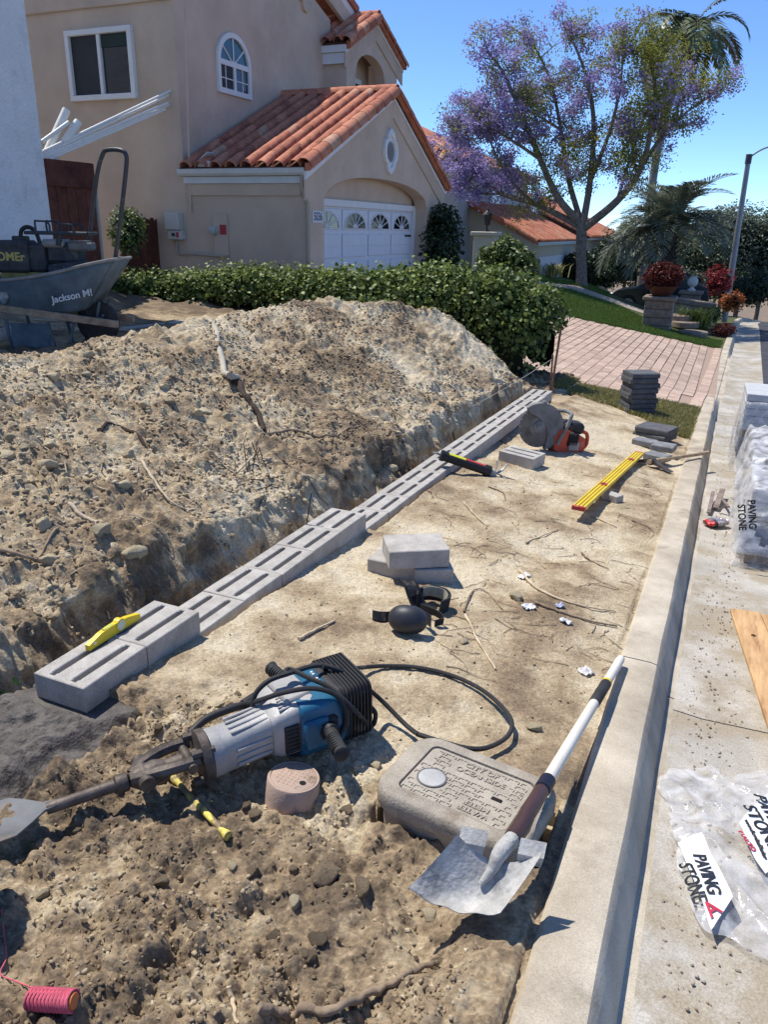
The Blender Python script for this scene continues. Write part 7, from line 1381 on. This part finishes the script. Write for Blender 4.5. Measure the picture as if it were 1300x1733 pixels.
for (a, b_, w_, lab) in [((1200, 868), (1208, 832), .03, 'dark weathered wood offcut leaning on the curb face'), ((1212, 860), (1224, 828), .045, 'wide weathered wood offcut between curb and pallet'), ((1216, 836), (1234, 858), .02, 'thin weathered stick crossing the wood offcuts'), ((1217, 862), (1233, 856), .028, 'short pale wood offcut lying below the others')]:
    A_, B_ = Ps(*a, .02), Ps(*b_, .07); M_ = frame((A_+B_)/2, B_-A_); tag(MB().box(float(np.linalg.norm(B_-A_)), w_, .014, b=.002).build('wood_offcut', OLDW, None, M_, smooth=0), lab, 'wood')
# ================================================================== roots, twigs, scraps
ROOT = mat('root_wood', (.20, .145, .095), .9, .3, 14, c2=(.30, .225, .155), bump=.4, bscale=90); PALE = mat('pale_twig', (.46, .36, .24), .9, .2, 14, c2=(.54, .44, .31), bump=.3, bscale=90); DKR = mat('dark_root', (.055, .038, .03), .95, .3, 14, bump=.5, bscale=60)
def on_ground(x, y, h):
    p = Pg(x, y, 0.0); v = CAM-p
    for _ in range(4): q = p; zz = gz(q[0], q[1])+h; v = ray(x, y); p = CAM+v*((zz-CAM[2])/v[2])
    return p
def twig(px, r, label, m=ROOT, h=.008, name='twig', taper=.5, cat='twig'):
    P = spline([on_ground(x, y, h+(q if len(t) > 2 else 0)) for t in px for x, y, q in [(*t, 0)[:3]]], 6); k = len(P); P = [Vector((p.x, p.y, max(p.z, gz(p.x, p.y)+r*.35)))+Vector((rnd.gauss(0, r*.25), rnd.gauss(0, r*.25), 0)) for p in P]
    o = MB().tube(P, [r*(1-(1-taper)*i/(k-1))*(1+.12*math.sin(i*1.9)) for i in range(k)], 7).build(name, m, smooth=60); return tag(o, label, cat)
twig([(505, 1082), (530, 1068), (566, 1050)], .009, 'short straight twig lying left of the knee pads', PALE)
twig([(788, 1040), (805, 1075), (838, 1132)], .008, 'pale stick slanting down right of the knee pads', PALE)
twig([(880, 965), (905, 992), (940, 1010), (985, 1025), (1042, 1034)], .008, 'long root running from white scraps toward the curb', PALE)
twig([(905, 1018), (940, 1032), (990, 1048), (1045, 1060)], .008, 'second root just below the long one near the curb', ROOT)
twig([(785, 1035), (800, 1000), (822, 1000), (850, 1030)], .005, 'thin dark curled root beside the stone', ROOT)
twig([(985, 935), (1000, 948), (1030, 962)], .006, 'forked thin root in the middle of the strip', ROOT)
twig([(890, 918), (915, 908), (945, 895)], .006, 'thin pale twig below the long yellow level', PALE)
twig([(785, 850), (805, 872), (825, 890)], .006, 'thin pale twig near the middle of the wall', PALE)
twig([(1000, 872), (1030, 885), (1045, 892)], .006, 'short pale stick at the near end of the yellow level', PALE)
twig([(1070, 880), (1095, 890), (1108, 900)], .005, 'thin root close to the curb, level with the wrapper', ROOT)
twig([(440, 1733), (500, 1722), (570, 1705), (640, 1675), (705, 1642), (742, 1628)], .012, 'long brown root along the bottom edge', ROOT, .014)
twig([(388, 1678), (395, 1705), (402, 1733)], .007, 'short pale stick at the bottom edge left of the long root', PALE)
twig([(800, 1488), (835, 1484), (870, 1478)], .008, 'reddish twig half under the shovel blade', mat('red_twig', (.30, .16, .08), .9, .2, 20))
twig([(398, 640), (412, 668), (432, 705), (448, 732)], .030, 'thick dark root sticking out of the heap', DKR, .03, 'tree_root', .55, 'root')
twig([(362, 622), (385, 634), (402, 640)], .028, 'pale cut end of the thick root on the heap', mat('cut_root', (.42, .38, .31), .9, .2, 20), .045, 'tree_root', .8, 'root')
twig([(165, 728), (205, 745), (250, 765)], .014, 'dark straight root lying across the heap', DKR, .012, 'tree_root', .6, 'root')
twig([(240, 780), (265, 820), (290, 850), (330, 870)], .009, 'thin pale root trailing down the heap', PALE)
twig([(120, 870), (150, 880), (185, 892)], .012, 'pale curved root low on the left of the heap', PALE)
twig([(0, 930), (50, 945), (110, 980)], .010, 'long brown root at the left edge above the trench', ROOT)
twig([(400, 800), (425, 775), (440, 758)], .008, 'pale straight twig leaning below the thick root', PALE)
twig([(455, 735), (500, 728), (560, 745), (610, 742)], .012, 'brown root tangle stretching right of the thick root', ROOT, .012)
# root hairs: too many to count
def hairs(n, area, r, lmax, m, name, label):
    mb = MB()
    for i in range(n):
        x, y = area(); p = on_ground(x, y, .004); a = rnd.uniform(0, 6.283); L_ = rnd.uniform(.3, 1)*lmax; P = [p]
        for k in range(4): a += rnd.gauss(0, .45); q = P[-1]+np.array([math.cos(a), math.sin(a), 0])*L_/4; q[2] = gz(q[0], q[1])+r*.6+rnd.uniform(0, .006); P.append(q)
        mb.tube(P, [r, r*.9, r*.8, r*.6, r*.4], 4, caps=False)
    o = mb.build(name, m, smooth=0); o['kind'] = 'stuff'; return tag(o, label, 'roots')
hairs(120, lambda: (rnd.uniform(740, 1120), rnd.uniform(800, 1130)), .0022, .22, ROOT, 'fine_roots', 'fine root hairs scattered over the dirt strip')
hairs(110, lambda: (rnd.uniform(350, 760), rnd.uniform(640, 820)), .0045, .35, ROOT, 'heap_roots', 'fine broken roots tangled over the right of the heap')
hairs(70, lambda: (rnd.uniform(10, 400), rnd.uniform(640, 980)), .004, .3, PALE, 'heap_straw', 'pale dry stalks scattered over the left of the heap')
hairs(60, lambda: (rnd.uniform(420, 860), rnd.uniform(700, 860)), .004, .35, DKR, 'dark_roots', 'dark roots hanging at the cut bank above the wall')
# tangle of dark fibre on the heap
mb = MB(); cpt = on_ground(350, 682, .03)
for i in range(90):
    a, b_ = rnd.uniform(0, 6.283), rnd.uniform(-.3, .9); d = np.array([math.cos(a), math.sin(a), b_]); p0 = cpt+np.array([rnd.gauss(0, .06), rnd.gauss(0, .06), -.02]); mb.tube([p0, p0+d*.05+np.array([0, 0, .02]), p0+d*.10], .003, 3, caps=False)
tag(mb.build('root_clump', mat('clump_fibre', (.06, .028, .026), .95, .2), smooth=0), 'dark reddish clump of root fibre high on the heap', 'root clump')
# paper and plastic scraps
SCR = mat('scrap_white', (.66, .66, .68), .6, .1, 30, bump=.4, bscale=60)
def scrap(x, y, w, label, m=SCR, amp=.012, name='paper_scrap', cat='litter', asp=.7):
    c = on_ground(x, y, .006); n = 10; V = []; ang = rnd.uniform(0, 3.1)
    for j in range(n+1):
        for i in range(n+1):
            u, v = (i/n-.5)*w, (j/n-.5)*w*asp; u *= 1-.5*abs(j/n-.5)*rnd.uniform(.8, 1.2); xx_ = c[0]+u*math.cos(ang)-v*math.sin(ang); yy_ = c[1]+u*math.sin(ang)+v*math.cos(ang); V.append((xx_, yy_, gz(xx_, yy_)+.005+amp*abs(float(perlin(np.array(xx_*40), np.array(yy_*40))))*2))
    o = put(name, npmesh(name, np.array(V), np.array([[j*(n+1)+i, j*(n+1)+i+1, (j+1)*(n+1)+i+1, (j+1)*(n+1)+i] for j in range(n) for i in range(n)]), m, None, False)); md = o.modifiers.new('t', 'SOLIDIFY'); md.thickness = .0012; return tag(o, label, cat)
scrap(887, 975, .075, 'white crumpled scrap at the upper end of the long root'); scrap(895, 1028, .07, 'white scrap lying between the two roots'); scrap(948, 1026, .045, 'small bluish scrap caught under the long root', mat('scrap_blue', (.4, .42, .55), .6, .2, 30)); scrap(958, 1052, .06, 'white folded scrap right of the lower root'); scrap(993, 1136, .07, 'crumpled white and red scrap near the shovel handle end', mat('scrap_red', (.6, .58, .57), .5, .2, 30, c3=(.45, .05, .05), thr3=.64, scale3=22)); scrap(18, 1160, .12, 'bright green plastic glove scrap at the left edge', mat('green_plastic', (.12, .52, .04), .4, .25, 14), .03)
# larger single stones
for (x, y, s, lab) in [(873, 1010, .045, 'flat pale stone among the roots in the strip'), (783, 1085, .026, 'small pale stone right of the knee pads'), (905, 1232, .03, 'brown stone against the end of the cable loop'), (548, 1478, .06, 'large crumbly soil lump in the foreground'), (610, 1500, .035, 'stone beside the large soil lump'), (745, 1480, .028, 'stone left of the shovel blade'), (205, 960, .05, 'large pale stone at the bank above the first block')]:
    p = on_ground(x, y, s*.3); o = put('stone', rnd.choice(rock_me if 'lump' not in lab else clod_me), None, T(*[float(q) for q in p]) @ rot_r() @ Matrix.Diagonal((s, s, s*.8, 1))); tag(o, lab, 'stone')
# pink string spool
a, b_ = on_ground(50, 1690, .014), on_ground(122, 1694, .014); SPM = frame(a, b_-a); sp_ = thing('string_spool', 'spool of pink mason string at the lower left corner', 'spool', SPM); L_ = float(np.linalg.norm(b_-a)); PNK = mat('pink_string', (.60, .12, .17), .8, .2, 30, c3=(.35, .2, .16), thr3=.62, scale3=20)
mb = MB(); mb.cyl((0, 0, 0), (L_, 0, 0), .020, .0225, n=18)
for k in range(34): mb.tube([(.004+L_*k/34+.006*math.sin(k*2.1)*math.cos(t), .0225*math.cos(t), .0225*math.sin(t)) for t in np.linspace(0, 6.283, 15)], .0016, 4)
mb.build('wound_string', PNK, sp_); MB().cyl((L_-.002, 0, 0), (L_+.006, 0, 0), .019, .016, n=14).build('core', mat('spool_orange', (.6, .18, .06), .6, .1), sp_)
ln = [on_ground(55, 1672, .02), on_ground(30, 1662, .01), on_ground(0, 1648, .008), on_ground(10, 1620, .008), on_ground(6, 1580, .008), on_ground(2, 1540, .008)]
MB().tube(spline(ln, 5), .0018, 5).build('loose_string', PNK, sp_, SPM.inverted())
# unseen bucket added left of the frame to cast the lower left shadow
bp_ = np.array([-1.60, .90, 0]); bp_[2] = gz(bp_[0], bp_[1]); bk = thing('shadow_bucket', 'black bucket added unseen past the left edge to cast the corner shadow', 'bucket', T(*bp_)); MB().lathe([(.11, 0), (.135, .26), (.145, .27), (.145, .28), (.13, .28), (.105, .02)], 28).build('pail', BLACK, bk)
MB().tube([(0, .142*math.cos(t), .26+.12*math.sin(t)) for t in np.linspace(0, math.pi, 12)], .004, 6).build('bail', STEEL, bk)
